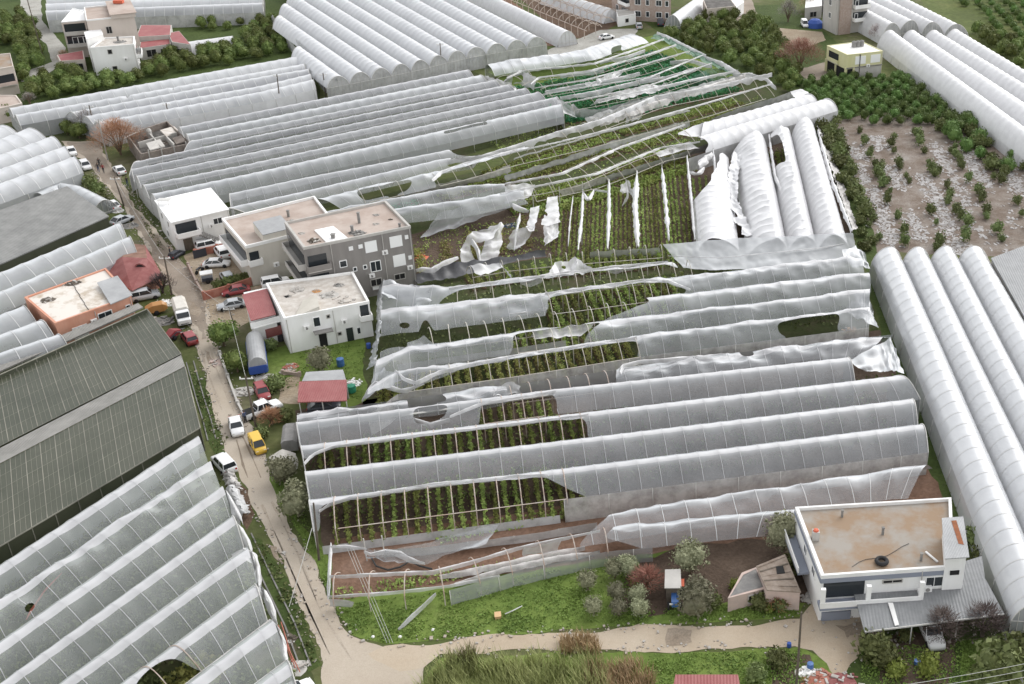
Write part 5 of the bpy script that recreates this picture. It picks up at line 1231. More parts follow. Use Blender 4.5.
for x, y in ((866, 631), (912, 625), (958, 619), (1002, 613.5)):
    mb = MB(); p = U(x, y, 2.3); mb.tube([(p.x, p.y, 0), p], .07, 5); mb.build('post', 'galv', lt)
a, b = U(865, 632, 2.45), U(1004, 614.5, 2.45); mb = MB(); mb.bar(a, b, .08, .16); mb.build('beam', 'galv', lt)
q = quadroof([(888, 603), (893, 603), (899, 625), (895, 626)], [2.93, 2.93, 2.62, 2.62]); mb = MB(); mb.prism([(v.x, v.y) for v in q], [v.z + .005 for v in q], [v.z + .04 for v in q]); mb.build('pale_sheet', 'asphalt_white', lt)
# ruined sheds left of it
s1 = thing('ruined_shed', 'ruined shed with broken board roof and pinkish wall beside the tan roofed house', 'shed', U(785, 600))
quad_part([(767, 590), (801, 592), (785, 554), (756, 566)], [2.6, 2.5, 2.7, 2.6], s1, 'roof', mat('boards', (.20, .155, .12), .9, (.30, .25, .21), 1.4))
A_ = [U(x, y, 2.4) for x, y in ((766, 590), (800, 592), (786, 556), (758, 567))]; mb = MB(); mb.prism([(v.x, v.y) for v in A_], 0, 2.35); mb.build('wall', 'plaster_pink', s1)
for i in range(5):
    a, b = U(758 + i * 2, 567 + i * 4.6, 2.63 - i * .01), U(785 + i * 3, 556 + i * 7.4, 2.74 - i * .03); mb = MB(); mb.bar(a, b, .16, .05); mb.build('plank', 'wood_pole' if i % 2 else 'boards', s1)
mb = MB(); q = quadroof([(777, 574), (785, 573), (783, 566), (776, 567)], 2.66); mb.prism([(v.x, v.y) for v in q], [2.6] * 4, [2.72] * 4); mb.build('roof_gap', 'black_void', s1)
s2 = Bld('ruined_shed', 'low pink walled shed with sagging grey roof and square yard hole beside the dark soil', [(728, 598), (766, 588), (757, 567), (742, 573)], 1.8, 'plaster_pink', 'concrete_dark', cat='shed', parapet=.05)
s2.win(0, .72, 1.5, .5, 1.4, 'void')
# small grey roof hut
s3 = thing('hut', 'tiny hut with square grey sheet roof beside the olive trees', 'shed', U(673, 592))
quad_part([(664.5, 588), (681.5, 588), (680.5, 569), (665, 569.5)], [2.2, 2.2, 2.4, 2.4], s3, 'roof', 'concrete', .08)
mb = MB(); A_ = quadroof([(666, 587), (680, 587), (679, 571), (666.5, 571)], 2.1); mb.prism([(v.x, v.y) for v in A_], 0, 2.1); mb.build('wall', 'wood_pole', s3)
s4 = thing('hut', 'red ribbed roof at the bottom edge below the track', 'shed', U(706, 700))
quad_part([(669, 706), (744, 706), (738, 674.5), (675.5, 674.5)], [2.6, 2.6, 3.0, 3.0], s4, 'roof', 'sheet_red_ribbed'); mb = MB(); A_ = quadroof([(672, 705), (741, 705), (736, 677), (678, 677)], 2.5); mb.prism([(v.x, v.y) for v in A_], 0, 2.48); mb.build('wall', 'concrete', s4)
# salmon house and red roofed house by the road
o1 = Bld('house', 'salmon walled house with stained white flat roof by the old glasshouse', [(55, 323), (131, 296), (105.6, 268), (24.5, 297)], 4.2, 'plaster_salmon', 'roof_dirty_white', cap='plaster_salmon', parapet=.25)
quad_part([(110.5, 304), (132.5, 295), (117.5, 275.5), (97, 282.5)], [4.35, 4.25, 4.5, 4.6], o1.th, 'sheet_roof', 'corrugated_metal')
o1.win(0, .62, 1.9, 1.6, 3.3); o1.win(0, .27, 2.0, .9, 2.6, 'shutter'); o1.win(0, .93, .6, 2.6, 3.1); o1.win(3, .6, 1.2, 1.6, 2.8)
heap(o1.on_roof(.18, .72), 1.1, .3, 'wood_pole', 'dark branches dumped on the left of the stained white roof', 'debris pile', 'debris_pile'); heap(o1.on_roof(.55, .95), 1.3, .35, 'wood_pole', 'dark tangle of twigs on the far edge of the stained white roof', 'debris pile', 'debris_pile')
mb = MB()
for f in (0, .25, .5, .75): mb.tube([o1.on_roof(.45 + f * .12, .02 + f) + Vector((0, 0, .04)), o1.on_roof(.47 + f * .12, .26 + f) + Vector((0, 0, .04))], .05, 4)
mb.build('roof_crack', 'roof_dark', o1.th)
m1 = thing('house', 'small house with maroon hipped roof and arched dormer beside the road', 'building', U(135, 290))
e = [U(103, 268, 2.0), U(132, 291, 1.9), U(163, 276, 1.9), U(145, 245, 2.2), U(132, 243.5, 2.2)]; r0, r1_ = U(122, 257, 3.5), U(147, 258, 3.5)
mb = MB(); mb.face([e[0], e[1], e[2], r1_, r0]); mb.face([e[2], e[3], r1_]); mb.face([e[3], e[4], r0, r1_], 1); mb.face([e[4], e[0], r0], 1); mb.build('roof', ['tile_red', mat('tile_brown', (.16, .085, .06), .8, (.26, .15, .11), .8)], m1)
mb = MB(); xy = inset([(p.x, p.y) for p in e], .7); mb.prism(xy, 0, 1.85); mb.build('wall', 'plaster_salmon', m1)
d = U(144, 265, 2.7); mb = MB(); mb.lathe((d.x, d.y, d.z), [(.9, -1.3), (.9, .2)], 12, 0, 'y'); mb.build('dormer', 'tile_red', m1); mb = MB(); mb.lathe((d.x, d.y - 1.25, d.z), [(.7, -.12), (.7, -.08)], 12, 0, 'y'); mb.build('pane', 'black_void', m1)
# ruined brick house by the bare reddish tree
k1 = Bld('ruined_house', 'roofless grey brick ruin beside the reddish bare tree', [(141, 154), (191, 143), (167, 121), (126, 134)], 3.2, mat('ruin_wall', (.17, .14, .12), .9, (.30, .26, .23), .8), 'roof_dark', parapet=1.2, cap='ruin_wall')
for u_, v_, du, dv in ((.1, .5, .85, 0), (.45, .1, 0, .8), (.7, .1, 0, .4)):
    a, b = k1.on_roof(u_, v_), k1.on_roof(u_ + du, v_ + dv); mb = MB(); mb.bar((a.x, a.y, k1.rz + .6), (b.x, b.y, k1.rz + .6), .25, 1.2); mb.build('inner_wall', 'concrete', k1.th)
quad_part([(124, 138), (140, 131), (150, 128), (130, 134)], [3.4] * 4, k1.th, 'slab', 'concrete'); mb = MB(); q = k1.on_roof(.45, .75); mb.lathe((q.x, q.y, q.z), [(.5, 0), (.5, 1.6), (.3, 2.0)], 8); mb.build('tank', 'concrete', k1.th)
for px_, hh, mm in (([(150, 150), (165, 146), (160, 139), (146, 143)], [3.2, 3.0, 3.4, 3.3], 'concrete'), ([(166, 136), (180, 132), (174, 126), (160, 130)], [3.4, 2.6, 3.0, 3.4], 'roof_rubble'), ([(176, 144), (186, 141), (181, 135), (172, 138)], [2.6, 3.1, 3.2, 2.8], 'ruin_wall')): quad_part(px_, hh, k1.th, 'slab', mm, .2)
for u_, v_, l_ in ((.3, .3, 'grey rubble in the front left room of the brick ruin'), (.6, .45, 'grey rubble in the middle of the brick ruin'), (.85, .3, 'grey rubble in the right room of the brick ruin')): heap(k1.on_roof(u_, v_), 1.3, .8, 'ruin_wall', l_, 'debris pile', 'debris_pile', 24)
for f in (.2, .45, .75): k1.win(0, f, 1.3, .6, 1.9, 'void')
mb = MB()
for u_ in (.15, .4, .65, .9): mb.tube([k1.on_roof(u_, 0), k1.on_roof(u_, 0) + Vector((0, 0, 1.6))], .14, 4)
mb.build('column', 'concrete', k1.th)
# top left: beige and white houses
t1 = Bld('house', 'tall beige house with terrace roofs behind the plain white house', [(86, 20), (134, 15), (128, 3), (84, 7)], 10.0, 'plaster_beige', 'roof_pinkish', cap='asphalt_white', parapet=.3)
t1.win(0, .42, 1.2, 6.4, 8.0, 'void'); t1.win(1, .5, 1.2, 6, 7.4)
mb = MB(); q = [t1.on_roof(*uv) for uv in ((.52, -.05), (1.03, -.05), (1.03, 1), (.52, 1))]; mb.prism([(v.x, v.y) for v in q], t1.rz, t1.rz + .9); o = mb.build('roof_terrace', 'plaster_beige', t1.th)
mb = MB(); q = [t1.on_roof(*uv) for uv in ((.50, -.08), (1.06, -.08), (1.06, 1.04), (.50, 1.04))]; mb.prism([(v.x, v.y) for v in q], t1.rz + .9, t1.rz + 1.05); mb.build('terrace_slab', 'roof_pinkish', o)
mb = MB(); q = t1.on_roof(.78, .75); mb.box((q.x, q.y, t1.rz + 1.5), (2.2, 1.2, .7)); mb.build('water_tank', 'tarp_red', t1.th)
t2 = Bld('house', 'balconied wing with pale slanted roof left of the tall beige house', [(61, 22), (85.5, 20), (84, 11), (73, 8)], 8.6, 'plaster_beige', 'roof_white', cap='asphalt_white', parapet=.2)
for z in (2.9, 5.7): t2.balcony(0, .05, .95, z, 1.4, .8, 'concrete', 2.2)
for f in (.4, .62, .84): t2.win(0, f, 1.1, 3.2, 4.9, 'glass', .12)
t3 = Bld('house', 'plain bright white house wall with small windows above the grove', [(90, 47.5), (134, 44), (134.5, 36), (104, 37.5)], 6.4, 'plaster_white', 'roof_rubble', cap='plaster_white', parapet=.3)
t3.win(0, .42, .9, 4.6, 5.6, 'void'); t3.win(0, .45, 1.0, .8, 1.8, 'void'); t3.balcony(1, .1, .9, 3.0, 1.0, .8, 'plaster_white', 1.9)
chim(t3, .55, .6, 1.0); heap(t3.on_roof(.6, .5), 1.6, .5, 'concrete_dark', 'rubble scattered over the plain white house roof', 'debris pile', 'debris_pile', 16)
t4 = Bld('stair_tower', 'small white roofed stair tower attached at the left of the plain white house', [(86.5, 39), (103, 34), (100, 27.4), (84, 32)], 7.6, 'plaster_white', 'roof_white', parapet=.1); t4.win(0, .5, 1.0, 5.2, 6.0, 'void')
t5 = Bld('annex', 'low annex with dull red roof beside the stair tower', [(60, 61), (84.5, 59.5), (83, 50.5), (57, 55)], 2.8, 'plaster_beige', 'sheet_red', parapet=.02); t5.win(0, .7, 2.0, .5, 2.0, 'void')
for lab, px, h in (('wide shed with dull red roof right of the plain white house', [(136, 37), (170.5, 35), (171.5, 25), (141, 25)], 3.8), ('narrow shed with dull red roof below the wide red shed', [(139, 48.5), (171, 44), (170, 38.5), (140, 42)], 2.8), ('gabled shed with dull red roof at the right end of the red sheds', [(172, 42), (190.5, 44.5), (179, 31), (168, 33)], 3.6)):
    b = Bld('red_shed', lab, px, h, 'concrete', 'sheet_red', 'shed', parapet=.02); b.win(0, .35, 2.2, .5, 2.2, 'void'); b.win(0, .75, 1.6, .5, 2.0, 'void')
l1 = Bld('house', 'dim tan house with open storeys cut by the left edge below the grove', [(-8, 70), (13, 66), (10, 53), (-10, 55)], 6.0, 'plaster_beige', 'roof_tan', parapet=.2)
for z in (2.4,): l1.balcony(0, .05, .95, z, 1.0, .7, 'plaster_pink', 2.0)
l2 = Bld('house', 'low house with pale flat roof cut by the left edge above the white ridges', [(-8, 110), (22, 103), (16, 95), (-10, 95)], 3.2, 'plaster_beige', 'roof_pinkish', parapet=.2); l2.win(0, .6, 1.2, 1.0, 2.2)
# top middle: brick block, dark roofed houses
a1 = Bld('apartment_block', 'brown brick apartment block cut by the top edge above the netting house', [(631, 20.5), (671, 23), (668, 9), (612, 12)], 13.0, 'brick', 'concrete', base=True, parapet=.3)
for z in (1.2, 4.2, 7.2, 10.2):
    for f in (.18, .42, .7, .9): a1.win(0, f, 1.5 if f in (.18, .7) else .9, z, z + 1.4, 'glass')
    a1.win(3, .3, 1.2, z, z + 1.4); a1.balcony(3, .5, .95, z - .6, 1.0, .8, 'plaster_white', 1.9)
l3 = Bld('garden_wall_house', 'low white building below the brick apartment block', [(618, 27), (636, 24), (634, 19), (616, 20)], 2.6, 'plaster_white', 'concrete', base=True, parapet=.1); l3.win(0, .5, 1.0, .8, 1.8, 'void')
l4 = Bld('house', 'dark roofed low house at the top edge right of the brick block', [(707, 9), (736, 6), (728, -4), (703, 0)], 3.4, 'plaster_beige', 'roof_dark', parapet=.05); l4.win(0, .7, 1.5, .8, 2.0)
l5 = Bld('shed', 'white sheet roofed shed at the top edge beside the dark roofed house', [(735, 8), (744, 2), (740, -8), (727, -6)], 3.0, 'plaster_white', 'roof_white', 'shed', parapet=.02); l5.win(0, .5, .9, .8, 1.8, 'void')
l6 = Bld('shed', 'pale roofed shed beside the car park left of the tall grey block', [(805, 8), (822, 6), (822, -4), (806, -4)], 3.2, 'concrete', 'roof_white', 'shed', parapet=.02); l6.win(0, .5, 2.0, .6, 2.0, 'void')
mb = MB(); a, b = U(696, 21), U(716, 16); mb.bar(a + Vector((0, 0, .8)), b + Vector((0, 0, .8)), .3, 1.6); single(mb, 'garden_wall', 'concrete', 'pale garden wall at the upper edge of the big grove', 'wall')
# tall grey block
k2 = Bld('apartment_block', 'tall grey concrete block with balconies cut by the top edge', [(836, 35), (866, 31), (856, 24), (822, 28)], 15.0, 'concrete', 'concrete', base=True, parapet=.3)
for z in (3.0, 6.2, 9.4, 12.6): k2.balcony(0, .5, 1.0, z, 1.3, .9, 'plaster_white', 2.0); k2.win(3, .5, 1.2, z + .4, z + 1.8); k2.win(0, .62, .9, z + .4, z + 1.8, 'glass', .12)
mb = MB(); p, q = k2.wall(0, .06, 7.2, .2), k2.wall(0, .44, 7.2, .2); mb.bar(p, q, .4, 14.4); mb.build('stair_shaft', 'brick', k2.th)
# yellow house
y1 = Bld('house', 'pale yellow house on open pillars with white roof above the dense young grove', [(847.3, 54.8), (883, 50.9), (861.4, 41), (827, 45.4)], 5.8, 'plaster_yellow', 'asphalt_white', cap='plaster_yellow', parapet=.15)
y1.win(0, .38, 2.6, 3.4, 5.2, 'shutter'); y1.win(0, .80, 2.4, 3.4, 5.2, 'shutter'); y1.balcony(3, .1, .62, 2.9, .4, .8, 'plaster_yellow', 2.0); 
p, q = y1.wall(0, .22, 1.3, .05), y1.wall(0, .98, 1.3, .05); mb = MB(); mb.bar(p, q, .12, 2.5); mb.build('lower_wall', 'concrete', y1.th)
for k_, f0, f1 in ((3, .08, .92), (0, .03, .18)): p, q = y1.wall(k_, f0, 1.3, .03), y1.wall(k_, f1, 1.3, .03); mb = MB(); mb.bar(p, q, .06, 2.4); mb.build('opening', 'black_void', y1.th)
for k_, f in ((3, .02), (3, .5), (3, .98), (0, .2)): p = y1.wall(k_, f, 0, .1); mb = MB(); mb.box((p.x, p.y, 1.4), (.45, .45, 2.8)); mb.build('pillar', 'plaster_yellow', y1.th)
p, q = y1.wall(0, .0, 2.75, .1), y1.wall(0, 1, 2.75, .1); mb = MB(); mb.bar(p, q, .2, .22); mb.build('slab', 'concrete_dark', y1.th); p, q = y1.wall(0, .36, 0, .08), y1.wall(0, .36, 5.6, .08); mb = MB(); mb.tube([(p.x, p.y, .1), (q.x, q.y, 5.6)], .14, 4); mb.build('stain', 'roof_dark', y1.th)
for f in (.55, .66, .77):
    p = y1.on_roof(f, .62); mb = MB(); mb.lathe((p.x, p.y, p.z), [(.55, 0), (.55, 1.2), (.2, 1.4)], 10); single(mb, 'water_tank', 'canvas_grey', 'dark water tank in the row of three on the yellow house roof', 'water tank', 'water tanks on the yellow house')
def fittings(b, k, pipes, units):
    for f in pipes:
        a = b.wall(k, f, 0, .09); mb = MB(); mb.tube([(a.x, a.y, .05), (a.x, a.y, b.h - .3)], .05, 5); mb.build('rain_pipe', 'concrete', b.th)
    for f, z in units:
        a, c = b.wall(k, f, z, .2), b.wall(k, f + .8 / (b.xy[(k + 1) % 4] - b.xy[k]).length, z, .2); mb = MB(); mb.bar(a, c, .34, .6); mb.lathe(((a.x + c.x) / 2, (a.y + c.y) / 2 - .2, z), [(.22, -.03), (.22, .02)], 8, 1, 'y'); mb.build('air_conditioner', ['plaster_white', 'canvas_grey'], b.th)
fittings(g1, 0, (.24, .72, .985), ((.7, 6.6), (.55, 3.4), (.92, 3.4))); fittings(c1, 0, (.98,), ((.25, 2.6),)); fittings(r1, 0, (.02, .56), ((.64, 3.2), (.2, 3.4))); fittings(b1, 0, (.76, .985), ((.78, 3.2),)); fittings(o1, 0, (.5, .98), ((.42, 2.6),)); fittings(w1, 0, (.5, .98), ((.6, 3.2),)); fittings(t3, 0, (.97,), ((.7, 3.2),)); fittings(y1, 0, (.98,), ((.55, 2.9),))
# ------------------------------------------------------------------ walls
def lowwall(pts, h, m, label, name='low_wall', w=.25):
    mb = MB()
    P_ = [U(*p) for p in pts]
    for a, b in zip(P_, P_[1:]): mb.bar(a + Vector((0, 0, h / 2)), b + Vector((0, 0, h / 2)), w, h)
    for a in P_: mb.box((a.x, a.y, h / 2 + .08), (w * 1.5, w * 1.5, h + .16))
    return single(mb, name, m, label, 'wall')
lowwall([(205, 300), (230, 293), (256, 284)], 1.3, 'brick_red', 'low red brick wall along the front of the courtyard')
lowwall([(189, 268), (197, 285), (205, 299)], .8, 'brick', 'low brick wall along the road side of the courtyard')
lowwall([(196, 257), (218, 252), (226, 250)], 1.2, 'brick_red', 'short red wall with a dark gate at the back of the courtyard')
lowwall([(283, 642 - 640 + 372), (300, 376)], .5, 'brick', 'short kerb wall beside the dirt yard of the red shed')
lowwall([(220, 355), (228, 378), (238, 405), (246, 420)], .5, 'concrete', 'broken concrete edge along the right of the road')
lowwall([(1004, 632), (1012, 660), (1020, 684)], .4, 'concrete', 'narrow concrete edge through the lower right garden')
mb = MB(); a, b = U(195, 258), U(208, 254.5); mb.bar(a + Vector((0, -.4, .7)), b + Vector((0, -.4, .7)), .1, 1.3); single(mb, 'gate', 'car_dark', 'dark blue sheet gate at the courtyard', 'gate')
mb = MB(); q = [U(243, 262, 2.1), U(249, 261, 2.1), U(247, 255, 2.3), U(241, 256, 2.3)]; mb.prism([(v.x, v.y) for v in q], 2.0, 2.1); 
for v in q: mb.tube([(v.x, v.y, 0), (v.x, v.y, 2.0)], .04, 4)
single(mb, 'canopy', 'tarp_red', 'small orange canopy against the cream house', 'canopy')
# ------------------------------------------------------------------ vehicles
CARM = {}
def loft(secs, mb, m=0):
    """closed sections (equal counts) joined along the length, ends capped"""
    i = len(mb.v); n = len(secs[0])
    for s in secs: mb.v.extend(s)
    for a in range(len(secs) - 1):
        for b in range(n):
            p, q = i + a * n + b, i + a * n + (b + 1) % n
            mb.f.append((p, p + n, q + n, q)); mb.m.append(m)
    mb.f.append(tuple(i + k for k in range(n))); mb.m.append(m)
    mb.f.append(tuple(i + (len(secs) - 1) * n + k for k in range(n - 1, -1, -1))); mb.m.append(m)
def carmesh(kind):
    if kind in CARM: return CARM[kind]
    prof = {   # x, hood/deck height, half width ; cabin: x0,x1 (base) x2,x3 (roof), roof height
        'sedan': ([(-2.2, .62, .72), (-2.1, .86, .82), (-1.2, .92, .86), (.9, .90, .86), (1.9, .78, .82), (2.2, .58, .70)], (-1.75, 1.05, -1.0, .35), 1.42),
        'hatch': ([(-2.0, .60, .74), (-1.95, .95, .82), (-1.0, .95, .86), (.8, .93, .86), (1.75, .80, .82), (2.0, .58, .70)], (-1.95, 1.0, -1.6, .35), 1.50),
        'suv': ([(-2.2, .70, .80), (-2.15, 1.10, .88), (-1.0, 1.10, .92), (.9, 1.08, .92), (2.0, .98, .88), (2.25, .68, .76)], (-2.12, 1.1, -1.9, .5), 1.75),
        'van': ([(-1.95, .70, .76), (-1.95, 1.05, .82), (-.8, 1.05, .84), (1.0, 1.0, .84), (1.75, .86, .80), (1.95, .62, .70)], (-1.93, 1.3, -1.85, .65), 1.82),
        'pickup': ([(-2.6, .70, .86), (-2.6, 1.02, .90), (-.5, 1.02, .92), (1.0, 1.06, .92), (2.3, .98, .88), (2.6, .66, .78)], (-.95, 1.25, -.7, .6), 1.76),
    }[kind]
    secs, cab, rh = prof
    mb = MB(); ss = []
    for x, z, w in secs: ss.append([(x, -w * .92, .22), (x, -w, .5), (x, -w * .96, z - .06), (x, -w * .8, z), (x, w * .8, z), (x, w * .96, z - .06), (x, w, .5), (x, w * .92, .22)])
    loft(ss, mb); body = mb.mesh('body', 'car_white', True)
    zb = secs[2][1] - .02; w0 = secs[2][2] * .92; w1 = w0 * .82
    mb = MB()
    def c(x, w, z): return (x, w, z)
    b0, b1, r0, r1 = cab
    v = [(b0, -w0, zb), (b1, -w0, zb), (b1, w0, zb), (b0, w0, zb), (r0, -w1, rh - .05), (r1, -w1, rh - .05), (r1, w1, rh - .05), (r0, w1, rh - .05)]
    mb.v += v
    for f in ((0, 1, 5, 4), (1, 2, 6, 5), (2, 3, 7, 6), (3, 0, 4, 7), (4, 5, 6, 7)): mb.f.append(f); mb.m.append(0)
    glass = mb.mesh('windows', 'glass_dark')
    mb = MB(); mb.prism([(r0 - .08, -w1 - .02), (r1 + .10, -w1 - .02), (r1 + .10, w1 + .02), (r0 - .08, w1 + .02)], rh - .05, rh, 0, None, [(r0 + .05, -w1 + .1), (r1 - .05, -w1 + .1), (r1 - .05, w1 - .1), (r0 + .05, w1 - .1)])
    for sx in (-1, 1):   # pillars
        for p, q in (((b0, w0), (r0, w1)), ((b1, w0), (r1, w1)), (((b0 + b1) / 2 - .2, w0), ((r0 + r1) / 2, w1))):
            mb.bar((p[0], sx * (p[1] + .01), zb), (q[0], sx * (q[1] + .01), rh - .03), .09, .06)
    if kind == 'van':
        for sx in (-1, 1): mb.bar((-1.85, sx * (w0 * .93), 1.42), (-.2, sx * (w0 * .93), 1.42), .06, .66)
    roof = mb.mesh('roof', 'car_white')
    mb = MB(); mb.lathe((0, 0, 0), [(.16, -.115), (.32, -.1), (.33, 0), (.32, .1), (.16, .115)], 14, 0, 'y'); wheel = mb.mesh('wheel', 'tyre', True)
    mb = MB(); mb.box((0, 0, 0), (.10, .34, .16)); lamp = mb.mesh('headlight', 'chrome_lamp')
    mb = MB(); mb.box((0, 0, 0), (.08, .26, .22)); tail = mb.mesh('tail_light', 'lamp_red')
    bed = None
    if kind == 'pickup':
        mb = MB(); mb.box((-1.75, 0, 1.045), (1.45, 1.45, .04)); bed = mb.mesh('cargo_bed', 'black_void')
    CARM[kind] = (body, glass, roof, wheel, lamp, tail, bed, secs); return CARM[kind]
def car(kind, rear, front, color, label, group=None, z=0.03, roof=None, scale=.92):
    rear, front = [(x, y + .6 * .0093 * (y + 330)) for x, y in (rear, front)]; a, b = U(*rear), U(*front); c = (a + b) / 2; c.z = z; rz = math.atan2(b.y - a.y, b.x - a.x)
    body, glass, rf, wheel, lamp, tail, bed, secs = carmesh(kind)
    t = thing({'sedan': 'car', 'hatch': 'car', 'suv': 'car', 'van': 'van', 'pickup': 'pickup_truck'}[kind], label, {'van': 'van', 'pickup': 'pickup truck'}.get(kind, 'car'), c, rz, group); t.scale = (scale,) * 3
    o = inst(body, 'body', (0, 0, 0), parent=t); recolor(o, 0, color); inst(glass, 'windows', (0, 0, 0), parent=t)
    o = inst(rf, 'roof', (0, 0, 0), parent=t); recolor(o, 0, roof or color)
    xf, xr = secs[-1][0], secs[0][0]; w = secs[2][2]
    for x in (xf * .64, xr * .64):
        for s_ in (-1, 1): inst(wheel, 'wheel', (x, s_ * (w - .08), .33), parent=t)
    for s_ in (-1, 1):
        inst(lamp, 'headlight', (xf - .10, s_ * w * .62, .66), parent=t); inst(tail, 'tail_light', (xr + .03, s_ * w * .72, .74), parent=t)
    if bed: inst(bed, 'cargo_bed', (0, 0, 0), parent=t)
    return t
car('sedan', (69, 147), (75, 156), 'car_white', 'white car half tucked behind the white ridges at the road fork')
car('hatch', (82, 161), (90, 170), 'car_white', 'white car parked above the roadside shrubs near the three walkers')
car('sedan', (124, 174), (116, 166), 'car_white', 'white car parked beside the brick ruin on the right of the road')
car('sedan', (119, 209), (107, 201), 'car_white', 'white car parked beside the corrugated roofed hall')
car('sedan', (115, 223), (130, 217), 'car_silver', 'pale silver car squeezed by rubble above the maroon roofed house')
car('sedan', (204, 264), (230, 262.5), 'car_white', 'clean white sedan in the middle of the courtyard')
car('suv', (198, 248), (221, 243), 'car_white', 'white car at the back of the courtyard below the stairs')
car('suv', (226, 257), (219, 248), 'car_white', 'white car nose out beside the cream house balcony')
car('hatch', (196, 243), (207, 238), 'car_dark', 'dark blue car behind the white courtyard cars')
car('hatch', (175, 255), (180, 252), 'car_dark', 'small dark car at the foot of the white roofed house', scale=.7)
car('sedan', (243, 302.5), (221, 306.5), 'car_silver', 'silver sedan below the courtyard front wall')
car('sedan', (245, 289), (228, 292), 'car_red', 'red car pressed against the low red brick wall')
car('hatch', (232, 282), (224, 272), 'car_silver', 'pale car beside the hedge in the courtyard')
car('suv', (268, 284), (284, 281), 'car_white', 'white jeep between the cream house and the rubble roof')
car('suv', (133, 298), (158, 293), 'car_silver', 'silver blue car parked behind the salmon house')
car('hatch', (195, 344), (185, 331), 'car_red', 'red car behind the white canvas truck on the road')
car('hatch', (260, 385), (266, 398), 'car_red', 'red car in front of the blue tailed lorry')
car('pickup', (244, 416), (282, 402), 'car_white', 'white pickup truck with black empty bed beside the pole')
car('sedan', (235, 417), (239, 434), 'car_white', 'white sedan stopped in the middle of the road')
car('van', (253, 435), (264, 454), 'car_yellow', 'yellow van parked on the right of the road', scale=.84)
car('suv', (233, 472), (217, 455), 'car_white', 'white car parked on the left of the road by the lower greenhouse')
car('sedan', (313, 407), (336, 404), 'car_dark', 'black car under the red roofed open shed')
car('sedan', (600, 38), (613, 36), 'car_white', 'white car on the lane below the brown brick block')
car('hatch', (640, 29), (638, 23), 'car_silver', 'pale car in front of the brick block left of the dark one'); car('suv', (661, 26), (660, 20), 'car_dark', 'dark car in front of the brick block right of the pale one')
car('van', (802, 21), (807, 28), 'car_white', 'white van on the lane left of the tall grey block')
car('pickup', (926, 622), (933, 637), 'car_white', 'white pickup poking out from under the grey lean to')
car('sedan', (288, 694), (298, 689), 'car_white', 'white car roof cut by the bottom edge at the road mouth', z=.03)
# canvas topped truck and lorry
def truck(label, rear, front, kind='box'):
    a, b = U(*rear), U(*front); c = (a + b) / 2; rz = math.atan2(b.y - a.y, b.x - a.x); L = (b - a).length
    t = thing('truck', label, 'truck', (c.x, c.y, .03), rz)
    mb = MB(); mb.box((0, 0, .62), (L, 1.0, .16)); mb.build('chassis', 'car_dark', t, world=False)
    ss = []; fx = L / 2
    for x, z0, z1, w in ((fx - 1.7, .55, 2.05, .86), (fx - .9, .5, 2.05, .9), (fx - .45, .5, 1.35, .9), (fx, .5, 1.15, .84)): ss.append([(x, -w, z0), (x, -w, z1 - .1), (x, -w * .85, z1), (x, w * .85, z1), (x, w, z1 - .1), (x, w, z0)])
    mb = MB(); loft(ss, mb); cab = mb.build('cab', 'car_white', t, world=False)
    mb = MB(); mb.face([(fx - .86, -.8, 1.95), (fx - .42, -.8, 1.38), (fx - .42, .8, 1.38), (fx - .86, .8, 1.95)])
    mb.v = [(x + .03, y, z + .03) for x, y, z in mb.v]; mb.build('windscreen', 'glass_dark', cab, world=False)
    x0, x1 = -L / 2, fx - 1.75
    if kind == 'box':
        ss = [[(x, -.95, .75), (x, -.95, 2.0), (x, -.6, 2.35), (x, .6, 2.35), (x, .95, 2.0), (x, .95, .75)] for x in (x0, (x0 + x1) / 2, x1)]
        mb = MB(); loft(ss, mb); mb.build('canvas_cover', 'canvas', t, world=False)
    else:
        ss = []
        for x in (x0 + .02, (x0 + x1) / 2, x1): ss.append([(x, 1.15 * math.cos(q), 1.45 + 1.45 * math.sin(q)) for q in [math.pi * k / 10 for k in range(11)]])
        mb = MB(); loft(ss, mb); mb.build('canvas_cover', 'corrugated_metal', t, world=False)
        mb = MB(); mb.box((x0 - .06, 0, 1.1), (.1, 2.2, 1.1)); 
        for y in (-.8, -.4, 0, .4, .8): mb.box((x0 - .13, y, 1.1), (.06, .08, 1.1))
        for y in (-1.16, 1.16): mb.box(((x0 + x1) / 2, y, 1.05), (x1 - x0, .08, .8))
        mb.build('cargo_box', 'tarp_blue', t, world=False)
    w = carmesh('sedan')[3]
    for x in (fx - .95, x0 + .9):
        for s_ in (-1, 1): inst(w, 'wheel', (x, s_ * .82, .42), sc=1.25, parent=t)
    for s_ in (-1, 1): inst(carmesh('sedan')[4], 'headlight', (fx, s_ * .6, .8), parent=t)
truck('white truck with pale canvas box parked on the left of the road', (180.5, 311), (186, 328))
truck('lorry with rounded grey cover and bright blue tail in the garden', (260, 377), (256, 344), 'round')
